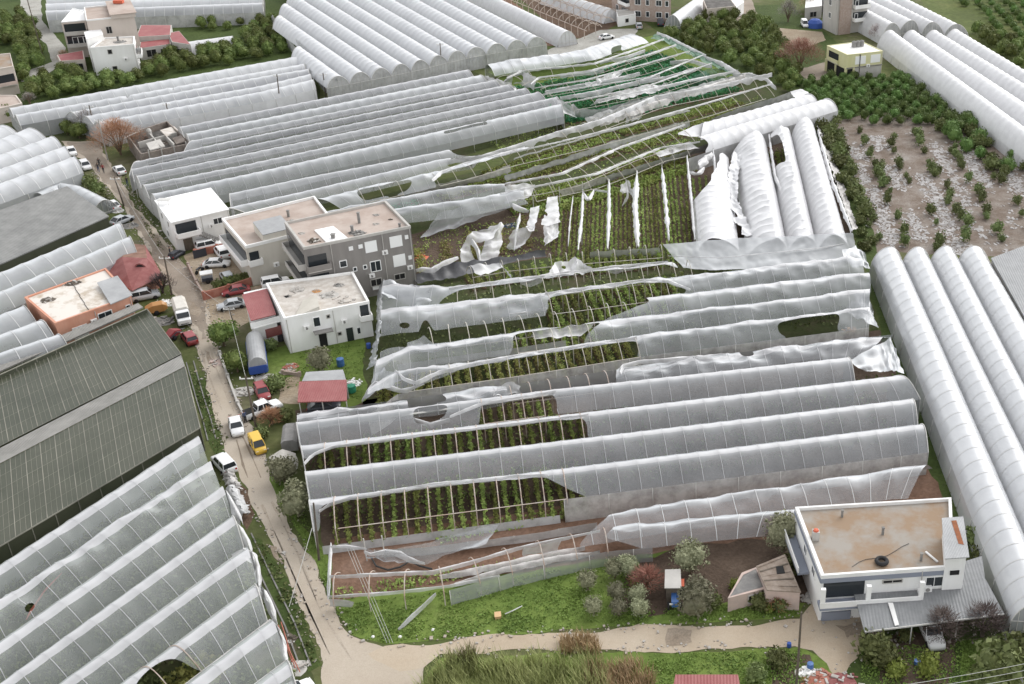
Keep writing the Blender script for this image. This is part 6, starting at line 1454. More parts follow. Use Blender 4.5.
# blue tractor
a, b = U(675, 588), U(675, 614); c = (a + b) / 2; rz = math.atan2(b.y - a.y, b.x - a.x)
tr = thing('tractor', 'blue farm tractor parked between the grey hut and the track', 'tractor', (c.x, c.y, .02), rz)
mb = MB(); ss = [[(x, -w, z0), (x, -w, z1), (x, w, z1), (x, w, z0)] for x, z0, z1, w in ((.1, .7, 1.35, .34), (.9, .65, 1.35, .36), (1.6, .65, 1.25, .34), (1.75, .7, 1.1, .28))]; loft(ss, mb); mb.build('bonnet', 'car_blue', tr, world=False)
mb = MB(); mb.box((-.7, 0, .8), (1.6, .7, .4)); mb.build('body', 'car_dark', tr, world=False)
mb = MB(); mb.box((-.55, 0, 1.12), (.5, .5, .12)); mb.box((-.85, 0, 1.4), (.12, .5, .5)); mb.build('seat', 'canvas', tr, world=False)
mb = MB(); mb.tube([(0, 0, 1.3), (-.2, 0, 1.6)], .04, 5); mb.lathe((-.22, 0, 1.6), [(.22, 0), (.22, .05)], 12); mb.build('steering_wheel', 'tyre', tr, world=False)
mb = MB(); mb.lathe((0, 0, 0), [(.3, -.2), (.72, -.19), (.75, 0), (.72, .19), (.3, .2)], 18, 0, 'y'); bw = mb.mesh('rear_wheel', 'tyre', True)
for s_ in (-1, 1):
    inst(bw, 'rear_wheel', (-.8, s_ * .72, .75), parent=tr); inst(bw, 'front_wheel', (1.25, s_ * .62, .42), sc=.56, parent=tr)
    mb = MB(); mb.box((-.8, s_ * .7, 1.58), (1.1, .42, .08)); mb.build('fender', 'tarp_red' if s_ > 0 else 'car_white', tr, world=False)
    inst(carmesh('sedan')[4], 'headlight', (1.7, s_ * .36, 1.05), parent=tr)
mb = MB(); mb.tube([(1.0, .2, 1.3), (1.0, .2, 2.0)], .05, 6); mb.build('exhaust', 'car_dark', tr, world=False)
# orange baler and red machine by the wall
a = U(158, 313); mz = thing('farm_machine', 'orange farm machine among scrap between the silver blue car and the white truck', 'farm machine', (a.x, a.y, .02), .5)
mb = MB(); loft([[(x, -w, z0), (x, -w, z1), (x, 0, z1 + .3), (x, w, z1), (x, w, z0)] for x, z0, z1, w in ((-1.5, .5, 1.1, .5), (-.5, .4, 1.5, .7), (.8, .4, 1.5, .7), (1.4, .6, 1.0, .4))], mb); mb.build('body', 'car_orange', mz, world=False)
mb = MB(); mb.bar((1.2, 0, .8), (2.8, .2, .5), .2, .2); mb.build('drawbar', 'car_white', mz, world=False)
for s_ in (-1, 1): inst(carmesh('sedan')[3], 'wheel', (-.2, s_ * .75, .36), sc=1.1, parent=mz)
a = U(174, 338); mz = thing('farm_machine', 'red rotary machine at the corner of the glasshouse beside the road', 'farm machine', (a.x, a.y, .02), 1.1)
mb = MB(); loft([[(x, -w, .4), (x, -w, z1), (x, w, z1), (x, w, .4)] for x, z1, w in ((-1.1, .8, .5), (0, 1.3, .6), (1.1, .9, .4))], mb); mb.build('body', 'car_red', mz, world=False)
mb = MB(); mb.tube([(-1.2, -.6, .5), (0, -.8, 1.1), (1.2, -.6, .5)], .07, 5); mb.tube([(1, 0, .8), (2.2, .2, .4)], .06, 5); mb.build('frame', 'car_dark', mz, world=False)
for s_ in (-1, 1): inst(carmesh('sedan')[3], 'wheel', (-.4, s_ * .7, .34), parent=mz)
# sheeted trailer and covered heap by the greenhouse corner
a, b = U(293, 437), U(291, 455); c = (a + b) / 2; tl = thing('trailer', 'grey sheeted trailer standing against the corner of the clear greenhouse', 'trailer', (c.x, c.y, 0), math.atan2(b.y - a.y, b.x - a.x))
mb = MB(); loft([[(x, -.9, .5), (x, -.9, 1.7), (x, -.5, 2.0), (x, .5, 2.0), (x, .9, 1.7), (x, .9, .5)] for x in (-1.9, 0, 1.9)], mb); mb.build('cover', 'canvas_grey', tl, world=False)
for s_ in (-1, 1): inst(carmesh('sedan')[3], 'wheel', (-.4, s_ * .92, .34), parent=tl)
mb = MB(); mb.bar((1.9, 0, .5), (3.0, 0, .4), .1, .1); mb.build('drawbar', 'galv', tl, world=False)
rag([(270, 456), (282, 450), (296, 453)], [(272, 474), (284, 478), (298, 468)], [1.4, 2.2, 1.7], [.2, .7, .4], None, M('canvas'), 'tarp_heap', wob=.25, sag=-.5)
o = bpy.data.objects[-1] if False else [x for x in bpy.data.objects if x.name.startswith('tarp_heap')][-1]; tag(o, 'pale tarpaulin thrown over a heap behind the yellow van', 'tarpaulin')
# white cart, motorbike in the courtyard
a = U(208, 282); ct = thing('cart', 'little cart with white square cover in the courtyard corner', 'cart', (a.x, a.y, .03), .4)
mb = MB(); mb.prism([(-.9, -.7), (.9, -.7), (.9, .7), (-.9, .7)], 1.5, 1.6); mb.build('cover', 'plaster_white', ct, world=False)
mb = MB(); mb.box((0, 0, .6), (1.6, 1.1, .5)); mb.build('tray', 'car_dark', ct, world=False)
for x in (-.8, .8):
    for y in (-.6, .6): mb = MB(); mb.tube([(x, y, .5), (x, y, 1.5)], .03, 4); mb.build('post', 'galv', ct, world=False)
for s_ in (-1, 1): inst(carmesh('sedan')[3], 'wheel', (0, s_ * .65, .33), parent=ct)
a = U(200, 273); bk = thing('motorbike', 'dark motorbike inside the courtyard by the road wall', 'motorbike', (a.x, a.y, .03), 1.2)
for x in (-.65, .65): inst(carmesh('sedan')[3], 'wheel', (x, 0, .32), sc=(1, .45, 1), parent=bk)
mb = MB(); mb.tube([(-.65, 0, .35), (-.1, 0, .55), (.4, 0, .8), (.65, 0, .35)], .07, 5); mb.box((-.25, 0, .78), (.7, .25, .12)); mb.box((.2, 0, .8), (.4, .28, .2)); mb.tube([(.42, -.35, 1.05), (.42, .35, 1.05)], .03, 4); mb.build('frame', 'car_dark', bk, world=False)
mb = MB(); q = U(815, 27); mb.lathe((q.x, q.y, .02), [(2.2, 0), (2.0, 1.2), (1.2, 1.9), (.1, 2.2)], 9); single(mb, 'tarpaulin', 'tarp_blue', 'blue tarpaulin over a heap beside the white van', 'tarpaulin')
mb = MB(); q = U(462, 72); mb.box((472 and U(473, 66).x, U(473, 66).y, 1.3), (5.0, 2.2, 2.4), .25); mb.box((U(473, 66).x, U(473, 66).y, 2.0), (5.05, 2.26, .5), .25, 1); single(mb, 'site_cabin', ['asphalt_white', 'car_blue'], 'white cabin with blue band between the top block and the long block', 'cabin')

# ------------------------------------------------------------------ people
def person(px, top, bottom, label, rz=0.0, stride=.25, group=None):
    """one continuous skinned body, standing or walking; clothes are children"""
    b = U(*px); t = thing('person', label, 'person', (b.x, b.y, .035), rz, group)
    verts = {'pelvis': (0, 0, .95, .15), 'waist': (0, 0, 1.12, .13), 'chest': (.02, 0, 1.32, .17), 'neck': (.03, 0, 1.5, .065), 'head0': (.05, 0, 1.60, .095), 'head1': (.05, 0, 1.72, .085),
             'hipL': (0, .10, .90, .10), 'kneeL': (stride * .6, .10, .5, .065), 'footL': (stride, .10, .07, .045), 'toeL': (stride + .16, .11, .04, .035),
             'hipR': (0, -.10, .90, .10), 'kneeR': (-stride * .2, -.10, .5, .065), 'footR': (-stride, -.10, .07, .045), 'toeR': (-stride + .16, -.11, .04, .035),
             'shL': (.02, .21, 1.42, .065), 'elL': (-.05, .26, 1.13, .045), 'haL': (.06, .27, .88, .03), 'shR': (.02, -.21, 1.42, .065), 'elR': (-.02, -.26, 1.13, .045), 'haR': (.14, -.26, .90, .03)}
    edges = 'pelvis-waist waist-chest chest-neck neck-head0 head0-head1 pelvis-hipL hipL-kneeL kneeL-footL footL-toeL pelvis-hipR hipR-kneeR kneeR-footR footR-toeR chest-shL shL-elL elL-haL chest-shR shR-elR elR-haR'.split()
    keys = list(verts); me = bpy.data.meshes.new('body')
    me.from_pydata([verts[k][:3] for k in keys], [tuple(keys.index(x) for x in e.split('-')) for e in edges], [])
    for m in ('skin', top, bottom): me.materials.append(M(m))
    o = bpy.data.objects.new('body', me); COL.objects.link(o); o.parent = t
    sk = o.modifiers.new('skin', 'SKIN')
    for i, k in enumerate(keys): me.skin_vertices[0].data[i].radius = (verts[k][3], verts[k][3] * (.8 if k in ('chest', 'waist', 'pelvis') else 1)); me.skin_vertices[0].data[i].use_root = k == 'pelvis'
    o.modifiers.new('sub', 'SUBSURF').levels = 1
    dg = bpy.context.evaluated_depsgraph_get(); em = bpy.data.meshes.new_from_object(o.evaluated_get(dg))
    o.modifiers.clear(); o.data = em
    for m in range(3 - len(em.materials)): em.materials.append(M('skin'))
    for i, m in enumerate(('skin', top, bottom)): em.materials[i] = M(m)
    for p in em.polygons:
        z = p.center.z; y = abs(p.center.y); p.material_index = 2 if z < 1.0 and y < .21 else 1 if z < 1.49 and not (z < .95 and y > .21) else 0; p.use_smooth = True
    mb = MB(); mb.lathe((.045, 0, 1.68), [(.105, -.04), (.108, .03), (.085, .09), (.03, .12)], 10); mb.build('hair', 'hair', t, True, world=False)
person((100, 167), 'cloth_dark', 'cloth_dark', 'farthest of the three walkers on the road, dressed in black', -1.2, .25)
person((99, 172), 'cloth_dark', 'cloth_blue', 'walker in black top and blue trousers, left in the group of three', -1.1, .2)
person((104, 173), 'cloth_red', 'cloth_dark', 'walker in dark red top, right in the group of three', -1.3, .22)
person((171, 257), 'cloth_dark', 'cloth_dark', 'person in black standing at the road below the white roofed house', .4, .05)
person((246, 423), 'cloth_blue', 'cloth_dark', 'person in dark blue standing between the white sedan and the pickup', 2.5, .08)
person((128, 186), 'cloth_dark', 'cloth_blue', 'person in dark top at the edge of the road beside the long block', -1.2, .1)

# ------------------------------------------------------------------ poles and cables
def pole(base, top, label, m='wood_pole', r=.14, arms=1):
    b = U(*base); lo, hi = 0.5, 20
    for _ in range(40):
        mid = (lo + hi) / 2
        if P(b + Vector((0, 0, mid)))[1] > top[1]: lo = mid
        else: hi = mid
    h = lo; t = U(top[0], top[1], h); t = Vector((b.x + (t.x - b.x) * .9, b.y, h))
    th = thing('utility_pole', label, 'pole', (b.x, b.y, 0)); mb = MB(); mb.tube([b - Vector((0, 0, .1)), b.lerp(t, .5), t], [r, r * .85, r * .7], 7); mb.build('shaft', m, th)
    if arms:
        mb = MB(); mb.bar(t + Vector((-.8, 0, -.4)), t + Vector((.8, .1, -.4)), .12, .12); ar = mb.build('crossarm', 'galv', th)
        for x in (-.7, 0, .7): mb = MB(); mb.lathe((t.x + x, t.y, t.z - .34), [(.06, 0), (.09, .1), (.05, .22)], 7); mb.build('insulator', 'plaster_white', ar)
    return t
tops = [pole((44, 60), (24, -12), 'tall leaning wooden pole beside the upper left lane'), pole((96, 135), (89, 105), 'dark pole left of the reddish bare tree'), pole((108, 160), (98, 119), 'pale pole standing in the reddish bare tree', 'concrete_pole'), pole((171, 127), (166, 103), 'short pole behind the brick ruin'),
        pole((281, 110), (277, 74), 'pole in front of the three ridges near the top block'), pole((326, 98), (323, 73), 'pole at the front corner of the top block'), pole((442, 72), (440, 43), 'pole near the white cabin with blue band'), pole((124, 206), (114, 177), 'dark pole at the roadside above the white car'),
        pole((172, 295), (164, 256), 'dark pole in front of the maroon roofed house'), pole((235, 327), (228, 307), 'thin pole behind the round green tree', r=.09), pole((256, 427), (245.5, 376), 'dark pole beside the white pickup truck'), pole((319, 560), (314, 503), 'black pole at the corner of the frontmost open bed', r=.13, arms=0),
        pole((796, 692), (801.5, 612), 'tall dark pole across the lower track', r=.13, arms=0)]
def cable(a, b, label, r=.025, sag=.6, n=10, m='cable_grey', name='cable'):
    mb = MB(); mb.tube([a.lerp(b, i / n) - Vector((0, 0, sag * 4 * (i / n) * (1 - i / n))) for i in range(n + 1)], r, 4); single(mb, name, m, label, 'cable')
for k, (i, j) in enumerate(((7, 8), (8, 9), (9, 10))): cable(tops[i] - Vector((0, 0, .3)), tops[j] - Vector((0, 0, .3)), 'thin cable between the %s roadside poles' % ('upper', 'middle', 'lower')[k], .02, .5)
for k in range(3): cable(U(690, 708 + 5 * k, 7.0), U(1080, 652 + 7 * k, 7.0), ('highest', 'middle', 'lowest')[k] + ' of the three cables over the lower right garden', .022, .9)
cable(U(312, 528, 4.0), U(289, 607, .1), 'pale guy wire crossing the road from the black pole', .03, .05); 
for k in range(3): cable(U(347 + 3 * k, 548, 2.9), U(387 + 3 * k, 643, .1), ('left', 'middle', 'right')[k] + ' stay wire of three over the grass at the collapsed tunnel', .02, .05)
mat('box_dirt', (.30, .25, .20), .9, (.46, .41, .35), 2)
groundmat('damp', [(.22, .175, .13), (.29, .235, .18), (.35, .295, .235)], .4, bump=.05, rough=.7)
# ------------------------------------------------------------------ trees and plants
def crown_mesh(r, hgt, m, n=420, lobes=6, leaf=.22, core=True, z0=.35, seed=0, ragged=.25):
    """foliage: several overlapping uneven lobes closely set with small leaf clumps"""
    random.seed(seed); mb = MB(); L = []
    for k in range(lobes):
        a = 6.28 * k / lobes + rnd(-.4, .4); d = r * rnd(.25, .55) if k else 0
        L.append((d * math.cos(a), d * math.sin(a), z0 + hgt * rnd(.35, .62) if k else z0 + hgt * .55, r * rnd(.45, .68) if k else r * .75, hgt * rnd(.32, .46) if k else hgt * .5))
    if core:
        for x, y, z, rr, rh in L:
            rows = []
            for i in range(6):
                th = math.pi * i / 5; row = []
                for j in range(9):
                    ph = 2 * math.pi * j / 8; s_ = .78 + .22 * N3(x + math.cos(ph) * 1.3 + seed, y + math.sin(ph) * 1.3, th * 2)
                    row.append((x + rr * s_ * math.sin(th) * math.cos(ph), y + rr * s_ * math.sin(th) * math.sin(ph), z + rh * s_ * math.cos(th)))
                rows.append(row)
            mb.grid(rows)
    for _ in range(n):
        x, y, z, rr, rh = random.choice(L)
        d = Vector((random.gauss(0, 1), random.gauss(0, 1), random.gauss(0, 1) + .35)).normalized(); s_ = rnd(.82, 1.0 + ragged)
        p = (x + d.x * rr * s_, y + d.y * rr * s_, max(.1, z + d.z * rh * s_)); mb.leaf(p, leaf * rnd(.6, 1.4), 0, .4, .7)
    me = mb.mesh('crown', m)
    return me
def trunk_mesh(h, r, m='trunk'):
    mb = MB(); mb.tube([(0, 0, -.1), (.05, .02, h * .5), (0, 0, h)], [r, r * .8, r * .6], 7)
    for k in range(4):
        a = k * 1.6; mb.tube([(0, 0, h * .7), (math.cos(a) * h * .3, math.sin(a) * h * .3, h * 1.15)], [r * .5, r * .25], 5)
    return mb.mesh('trunk', m)
CIT = [crown_mesh(1.8, 2.9, 'leaf_grove', 700, 5, .15, seed=i, ragged=.10) for i in range(4)]
CIS = [crown_mesh(1.4, 2.3, 'leaf_citrus', 480, 4, .13, z0=.1, seed=10 + i, ragged=.10) for i in range(4)]
SAP = [crown_mesh(.95, 1.9, 'leaf_sapling', 240, 4, .17, core=True, z0=.1, seed=20 + i, ragged=.5) for i in range(4)]
OLI = [crown_mesh(1.9, 3.0, 'leaf_olive', 900, 8, .16, z0=.7, seed=30 + i, ragged=.4) for i in range(3)]
SHR = [crown_mesh(1.2, 1.6, 'leaf_shrub', 380, 5, .17, z0=0, seed=40 + i, ragged=.45) for i in range(3)]
BRI = [crown_mesh(1.0, 1.5, 'leaf_bright', 300, 5, .16, z0=0, seed=50 + i, ragged=.5) for i in range(2)]
TRK = trunk_mesh(1.3, .16)
random.seed(11)
def fill(poly, sp, jit=.25, keep=1.0, rot=0.0):
    W = [U(x, y) for x, y in poly]; wp = [(p.x, p.y) for p in W]
    cx = sum(p[0] for p in wp) / len(wp); cy = sum(p[1] for p in wp) / len(wp); R = max(math.hypot(p[0] - cx, p[1] - cy) for p in wp); n = int(R / (min(sp) if isinstance(sp, tuple) else sp)) + 1; out = []
    c, s_ = math.cos(rot), math.sin(rot)
    sx, sy = sp if isinstance(sp, tuple) else (sp, sp)
    for i in range(-n, n + 1):
        for j in range(-n, n + 1):
            x, y = i * sx + (sx / 2 if j % 2 else 0) + rnd(-jit, jit) * sx, j * sy + rnd(-jit, jit) * sy
            x, y = cx + x * c - y * s_, cy + x * s_ + y * c
            if inside(x, y, wp) and random.random() < keep: out.append((x, y))
    return out
NT = {}
_d = U(880, 258) - U(838, 140); ROWA = math.atan2(_d.y, _d.x) - math.pi / 2
def grow(pts, meshes, name, label, cat, group, smin, smax, trunk=False, z=0):
    for x, y in pts:
        k = rnd(smin, smax); me = random.choice(meshes)
        if trunk:
            t = thing(name, label, cat, (x, y, z), rnd(0, 6.28), group); t.scale = (k, k, k * rnd(.9, 1.1)); inst(me, 'crown', (0, 0, 0), parent=t); inst(TRK, 'trunk', (0, 0, 0), parent=t)
        else:
            tag(inst(me, name, (x, y, z), rnd(0, 6.28), (k, k * rnd(.9, 1.1), k * rnd(.85, 1.15))), label, cat, group)
        NT[name] = NT.get(name, 0) + 1
def avoid(pts, polys): return [p for p in pts if not any(inside(*P((p[0], p[1], 0)), q) for q in polys)]
blk = [[(55, -5), (135, -5), (140, 66), (95, 72), (86, 62), (56, 64)], [(134, 20), (192, 20), (194, 50), (140, 54)], [(20, -5), (46, 20), (66, 46), (60, 66), (24, 84), (50, 62), (40, 30)], [(186, 34), (240, 30), (240, 46), (188, 48)]]
g = avoid(fill([(-10, 26), (24, 14), (50, 46), (58, 62), (30, 84), (-10, 96)], 3.3), blk + [[(-12, 50), (18, 48), (18, 78), (-12, 78)]])
grow(g, CIT, 'citrus_tree', 'round dark green tree in the grove left of the upper left lane', 'tree', 'grove left of the lane', .78, 1.0)
g = avoid(fill([(28, 94), (52, 76), (84, 76), (96, 83), (138, 77), (150, 62), (190, 56), (236, 46), (262, 18), (272, 20), (288, 56), (240, 63), (130, 86), (30, 106)], 3.35), blk)
grow(g, CIT, 'citrus_tree', 'round green tree in the grove between the plain white house and the white ridges', 'tree', 'grove below the white house', .78, 1.02)
g = avoid(fill([(140, 22), (262, 14), (258, 30), (236, 36), (196, 32), (170, 22)], 3.9, keep=.6), blk)
grow(g, CIT, 'citrus_tree', 'low green tree in the open strip behind the red roofed sheds', 'tree', 'trees behind the red sheds', .6, .95)
g = fill([(664, 40), (690, 24), (726, 15), (756, 20), (776, 40), (796, 58), (790, 70), (812, 88), (796, 96), (745, 73), (706, 54)], 3.9)
grow(g, CIT, 'citrus_tree', 'round olive green tree in the big grove beyond the netting house', 'tree', 'big grove beyond the netting house', .82, 1.06)
g = fill([(798, 84), (822, 80), (886, 80), (900, 76), (945, 108), (952, 122), (905, 128), (870, 124), (828, 122), (804, 100)], 2.9, .15)
grow(g, CIS, 'citrus_tree', 'small round dark green tree in the dense young grove below the yellow house', 'tree', 'young grove below the yellow house', .8, .98)
g = avoid(fill([(950, -4), (1032, -4), (1032, 44), (990, 30)], (4.6, 4.0), .12, rot=.5), [])
grow(g, CIS, 'citrus_tree', 'small round tree in spaced rows on the pale green field at the upper right corner', 'tree', 'spaced trees at the upper right corner', .75, .95)
g = fill([(970, 29), (985, 33), (1032, 52), (1032, 76), (1010, 64)], 3.7, .15)
grow(g, CIT, 'citrus_tree', 'larger grey green tree along the far side of the puffy white tunnels', 'tree', 'trees along the puffy tunnels', .9, 1.1)
A0, A1 = U(838, 140), U(880, 258); dr = (A1 - A0).normalized(); nr = Vector((-dr.y, dr.x, 0)); fld = [(836, 136), (870, 124), (940, 124), (1000, 152), (1040, 190), (1040, 250), (990, 252), (880, 256), (862, 215)]; g = []
for k in range(-3, 18):
    for i in range(48):
        q = A0 + nr * (k * 5.2 + random.gauss(0, .55)) + dr * (i * 2.1 + random.gauss(0, .5) - 3)
        if random.random() < .58 and inside(*P((q.x, q.y, 0)), fld): g.append((q.x, q.y))
grow(g, SAP, 'sapling', 'young leafy sapling in rows on the white streaked field', 'sapling', 'saplings on the white streaked field', .5, 1.1)
g = fill([(818, 126), (834, 124), (856, 180), (872, 232), (886, 262), (868, 262), (850, 205), (830, 160)], 2.6, .3, .9)
grow(g, SHR, 'shrub', 'green shrub in the hedge strip between the upright tunnels and the streaked field', 'shrub', 'shrubs of the hedge strip', .8, 1.5)
g = fill([(930, 128), (955, 118), (1000, 148), (1030, 172), (1030, 190), (985, 168)], 3.0, .3, .8)
grow(g, SHR + CIS, 'shrub', 'dark shrub along the edge of the puffy white tunnels at the streaked field', 'shrub', 'shrubs along the puffy tunnels', .9, 1.5)
def one(px, me, k, name, label, cat='tree', trunk=True, group=None, kz=1.0):
    b = U(*px)
    if trunk:
        t = thing(name, label, cat, (b.x, b.y, .01), rnd(0, 6.28), group); t.scale = (k, k, k * kz); inst(me, 'crown', (0, 0, 0), parent=t); inst(TRK, 'trunk', (0, 0, 0), parent=t)
    else: tag(inst(me, name, (b.x, b.y, .0), rnd(0, 6.28), (k, k, k * kz)), label, cat, group)
one((690, 574), OLI[0], .92, 'olive_tree', 'grey green olive tree behind the tiny grey roofed hut')
one((697, 616), OLI[1], 1.0, 'olive_tree', 'broad grey green olive tree right of the blue tractor')
one((784, 550), OLI[2], 1.05, 'olive_tree', 'dark olive tree squeezed behind the ruined board roof')
one((800, 570), SHR[0], 1.3, 'shrub', 'dark shrub between the ruined board roof and the white house', 'shrub', False)
one((285, 483), OLI[0], .85, 'olive_tree', 'upper of the two olive bushes at the open bed corner by the road')
one((299, 516), OLI[1], 1.0, 'olive_tree', 'lower and bigger olive bush at the open bed corner by the road')
one((323, 372), OLI[2], .85, 'olive_tree', 'olive tree behind the red roofed open shed')
one((224, 346), CIT[0], 1.15, 'citrus_tree', 'round bright green tree beside the road below the courtyard')
one((238, 372), CIT[1], .95, 'citrus_tree', 'round green tree by the rubble left of the lorry')
one((276, 390), SHR[0], 1.15, 'shrub', 'green bush between the red car and the red roofed shed', 'shrub', False)
one((270, 350), SHR[1], .9, 'shrub', 'dark green bush under the red awning of the rubble roof house', 'shrub', False)
one((262, 437), SHR[2], .8, 'shrub', 'scrubby bush behind the yellow van', 'shrub', False); one((285, 420), SHR[0], .9, 'shrub', 'weedy bush beside the white pickup', 'shrub', False)
for i, (x, y, k) in enumerate([(219, 288, .75), (228, 286, .85), (238, 284, .9), (247, 281, .8), (253, 278, .8)]): one((x, y), SHR[i % 3], k, 'shrub', 'dark hedge shrub behind the low red courtyard wall', 'shrub', False, 'courtyard hedge')
for i, (x, y, k) in enumerate([(262, 277, .6), (272, 275, .6), (282, 272, .6)]): one((x, y), SHR[i % 3], k, 'shrub', 'small dark shrub at the foot of the cream side wall', 'shrub', False, 'shrubs at the cream wall')
for x, y, k, l in [(588, 590, .55, 'grey green young olive nearest the long grey side film'), (617, 600, .5, 'young olive in the middle of the green plot, upper of a pair'), (619, 616, .5, 'young olive in the middle of the green plot, lower of a pair'), (594, 615, .5, 'young olive left of the middle pair on the green plot'), (637, 603, .5, 'young olive at the dark soil edge, upper one'), (639, 616, .5, 'young olive at the dark soil edge, lower one'), (615, 578, .55, 'young olive right of the one nearest the grey side film'), (628, 576, .6, 'young olive beside the bare reddish shrub')]:
    one((x, y), OLI[int(x) % 3], k, 'young_olive_tree', l)
for i, (x, y, k, me, l) in enumerate([(68, 134, .85, CIT[2], 'round tree at the fork left of the grey bare bush'), (80, 138, .95, CIT[3], 'dark tree at the fork below the grey bare bush'), (55, 126, .7, CIT[0], 'small tree at the fork beside the low white ridge ends'), (10, 120, 1.0, CIT[1], 'tree between the white ridges at the left edge'), (96, 66, .9, CIT[1], 'tree below the dull red annex roof')]): one((x, y), me, k, 'roadside_tree', l)
for i, (x, y, k) in enumerate([(76, 182, 1.2), (84, 186, 1.2), (91, 188, 1.3), (98, 194, 1.2), (103, 202, 1.0), (88, 196, 1.0), (70, 178, .9)]): one((x, y), SHR[i % 3], k, 'shrub', 'rough green roadside shrub below the two white parked cars', 'shrub', False, 'roadside shrubs')
for x, y, k, l in [(872, 656, 1.5, 'dark bush at the left of the lower right garden'), (884, 664, 1.2, 'dark bush beside the white sacks in the lower right garden'), (1000, 682, 2.2, 'big dark bush at the lower right corner'), (1018, 668, 1.8, 'dark bush at the right edge below the lean to'), (985, 690, 1.4, 'bush at the bottom edge left of the corner bush'), (975, 545, 1.3, 'green bush behind the stair house of the lower right house'), (983, 560, 1.1, 'green bush between the stair house and the silver tunnel'), (778, 664, .9, 'grey green bush left of the tall dark pole'), (757, 680, .9, 'grey green bush at the bottom edge beside the red ribbed roof'), (760, 607, .9, 'dark bush in front of the pink shed wall'), (778, 609, .8, 'dark bush at the right end of the pink shed wall'), (830, 612, .6, 'small green bush at the corner of the lower right house'), (905, 640, .7, 'green bush in front of the lean to'), (713, 606, .8, 'low bush between the broad olive and the track')]:
    one((x, y), SHR[int(x) % 3], k, 'shrub', l, 'shrub', False)
for x, y, k, l in [(895, 676, 1.0, 'yellow green seedling at the bottom of the garden, left'), (928, 672, 1.2, 'yellow green seedling at the bottom of the garden, right'), (735, 588, .6, 'yellow green plant beside the sagging grey shed roof'), (769, 612, .5, 'yellow green plant near the pink wall'), (842, 548 + 60, .4, 'tiny bright plant by the house corner')]: one((x, y), BRI[int(x) % 2], k, 'garden_plant', l, 'plant', False)
# strips of whitish litter and mulch film between the sapling rows
mb = MB(); A0, A1 = U(838, 140), U(880, 258); dr = (A1 - A0).normalized(); nr = Vector((-dr.y, dr.x, 0)); fld = [(836, 136), (870, 122), (945, 122), (1000, 152), (1040, 190), (1040, 254), (990, 254), (880, 258), (860, 212)]
for k in range(-3, 18):
    for i in range(2200):
        t_, w_ = rnd(-4, 100), random.gauss(0, 1.0); q = A0 + nr * (k * 5.2 + 2.6 + w_) + dr * t_
        if N3(q.x * .16, q.y * .10, k * 3.3) + .6 * N3(q.x * .7, q.y * .7, 5) < -.02: continue
        if not inside(*P((q.x, q.y, 0)), fld): continue
        a_ = math.atan2(dr.y, dr.x) + random.gauss(0, .5); a = Vector((math.cos(a_), math.sin(a_), 0)) * rnd(.10, .5); b = Vector((-math.sin(a_), math.cos(a_), 0)) * rnd(.06, .2); z = lambda: Vector((0, 0, rnd(.02, .10)))
        mb.face([q - a - b + z(), q + a - b + z(), q + a * rnd(.5, 1) + b + z(), q - a * rnd(.4, 1) + b + z()])
tag(mb.build('mulch_litter', mat('mulch', (.30, .28, .265), .9, (.52, .505, .50), .9)), kind='stuff')
# bare reddish and grey trees: fine twigs
def twig_tree(px, r, hgt, m, label, n=900, name='bare_tree'):
    b = U(*px); t = thing(name, label, 'tree', (b.x, b.y, 0)); mb = MB()
    for k in range(9):
        a = 6.28 * k / 9 + rnd(-.3, .3); d = r * rnd(.3, .8); mb.tube([(0, 0, .3), (d * .35 * math.cos(a), d * .35 * math.sin(a), hgt * .45), (d * math.cos(a), d * math.sin(a), hgt * rnd(.75, 1))], [.12, .07, .02], 4)
    mb.tube([(0, 0, -.1), (0, 0, hgt * .4)], [.22, .14], 6); mb.build('trunk', 'trunk' if m != 'twig_dark' else 'twig_dark', t, world=False)
    mb = MB()
    for _ in range(n):
        a, e = rnd(0, 6.28), rnd(-.1, 1.4); q = r * rnd(.35, 1.0); p = Vector((q * math.cos(a) * math.cos(e), q * math.sin(a) * math.cos(e), hgt * .35 + hgt * .62 * math.sin(e) * rnd(.5, 1.05)))
        d = Vector((math.cos(a) * .8 + rnd(-.6, .6), math.sin(a) * .8 + rnd(-.6, .6), rnd(.1, 1.1))).normalized() * rnd(.35, .9); s_ = d.cross(Vector((0, 0, 1)))
        s_ = s_.normalized() * .036; mb.face([p - s_, p + s_, p + d * 1.0])
    mb.build('crown', m, t, world=False)
twig_tree((121, 155), 5.4, 7.0, 'twig_red', 'large bare reddish tree beside the brick ruin', 5200)
twig_tree((800, 68), 6.0, 6.8, 'twig_red', 'large bare reddish tree left of the yellow house', 5600)
twig_tree((88, 133), 2.8, 4.6, 'twig_grey', 'pale grey bare bush at the road fork', 1500)
twig_tree((788, 22), 3.2, 5.5, 'twig_grey', 'grey bare tree above the white van', 1500); twig_tree((878, 40), 2.6, 4, 'twig_red', 'small brownish bare tree right of the tall grey block', 900); twig_tree((808, 12), 2.6, 5, 'twig_red', 'reddish bare tree beyond the pale shed by the tall grey block', 900)
twig_tree((940, 640), 2.2, 3.4, 'twig_dark', 'dark purplish bare tree in front of the lean to, left', 1500); twig_tree((982, 636), 2.6, 3.4, 'twig_dark', 'dark purplish bare tree in front of the lean to, right', 1700)
twig_tree((647, 588), 1.8, 2.2, 'twig_red', 'bare reddish shrub left of the grey roofed hut', 900); twig_tree((776, 606), 1.4, 1.6, 'twig_red', 'bare pinkish shrub against the pink shed wall', 600); twig_tree((272, 424), 1.5, 2.0, 'twig_red', 'bare reddish bush between the pickup and the yellow van', 800)
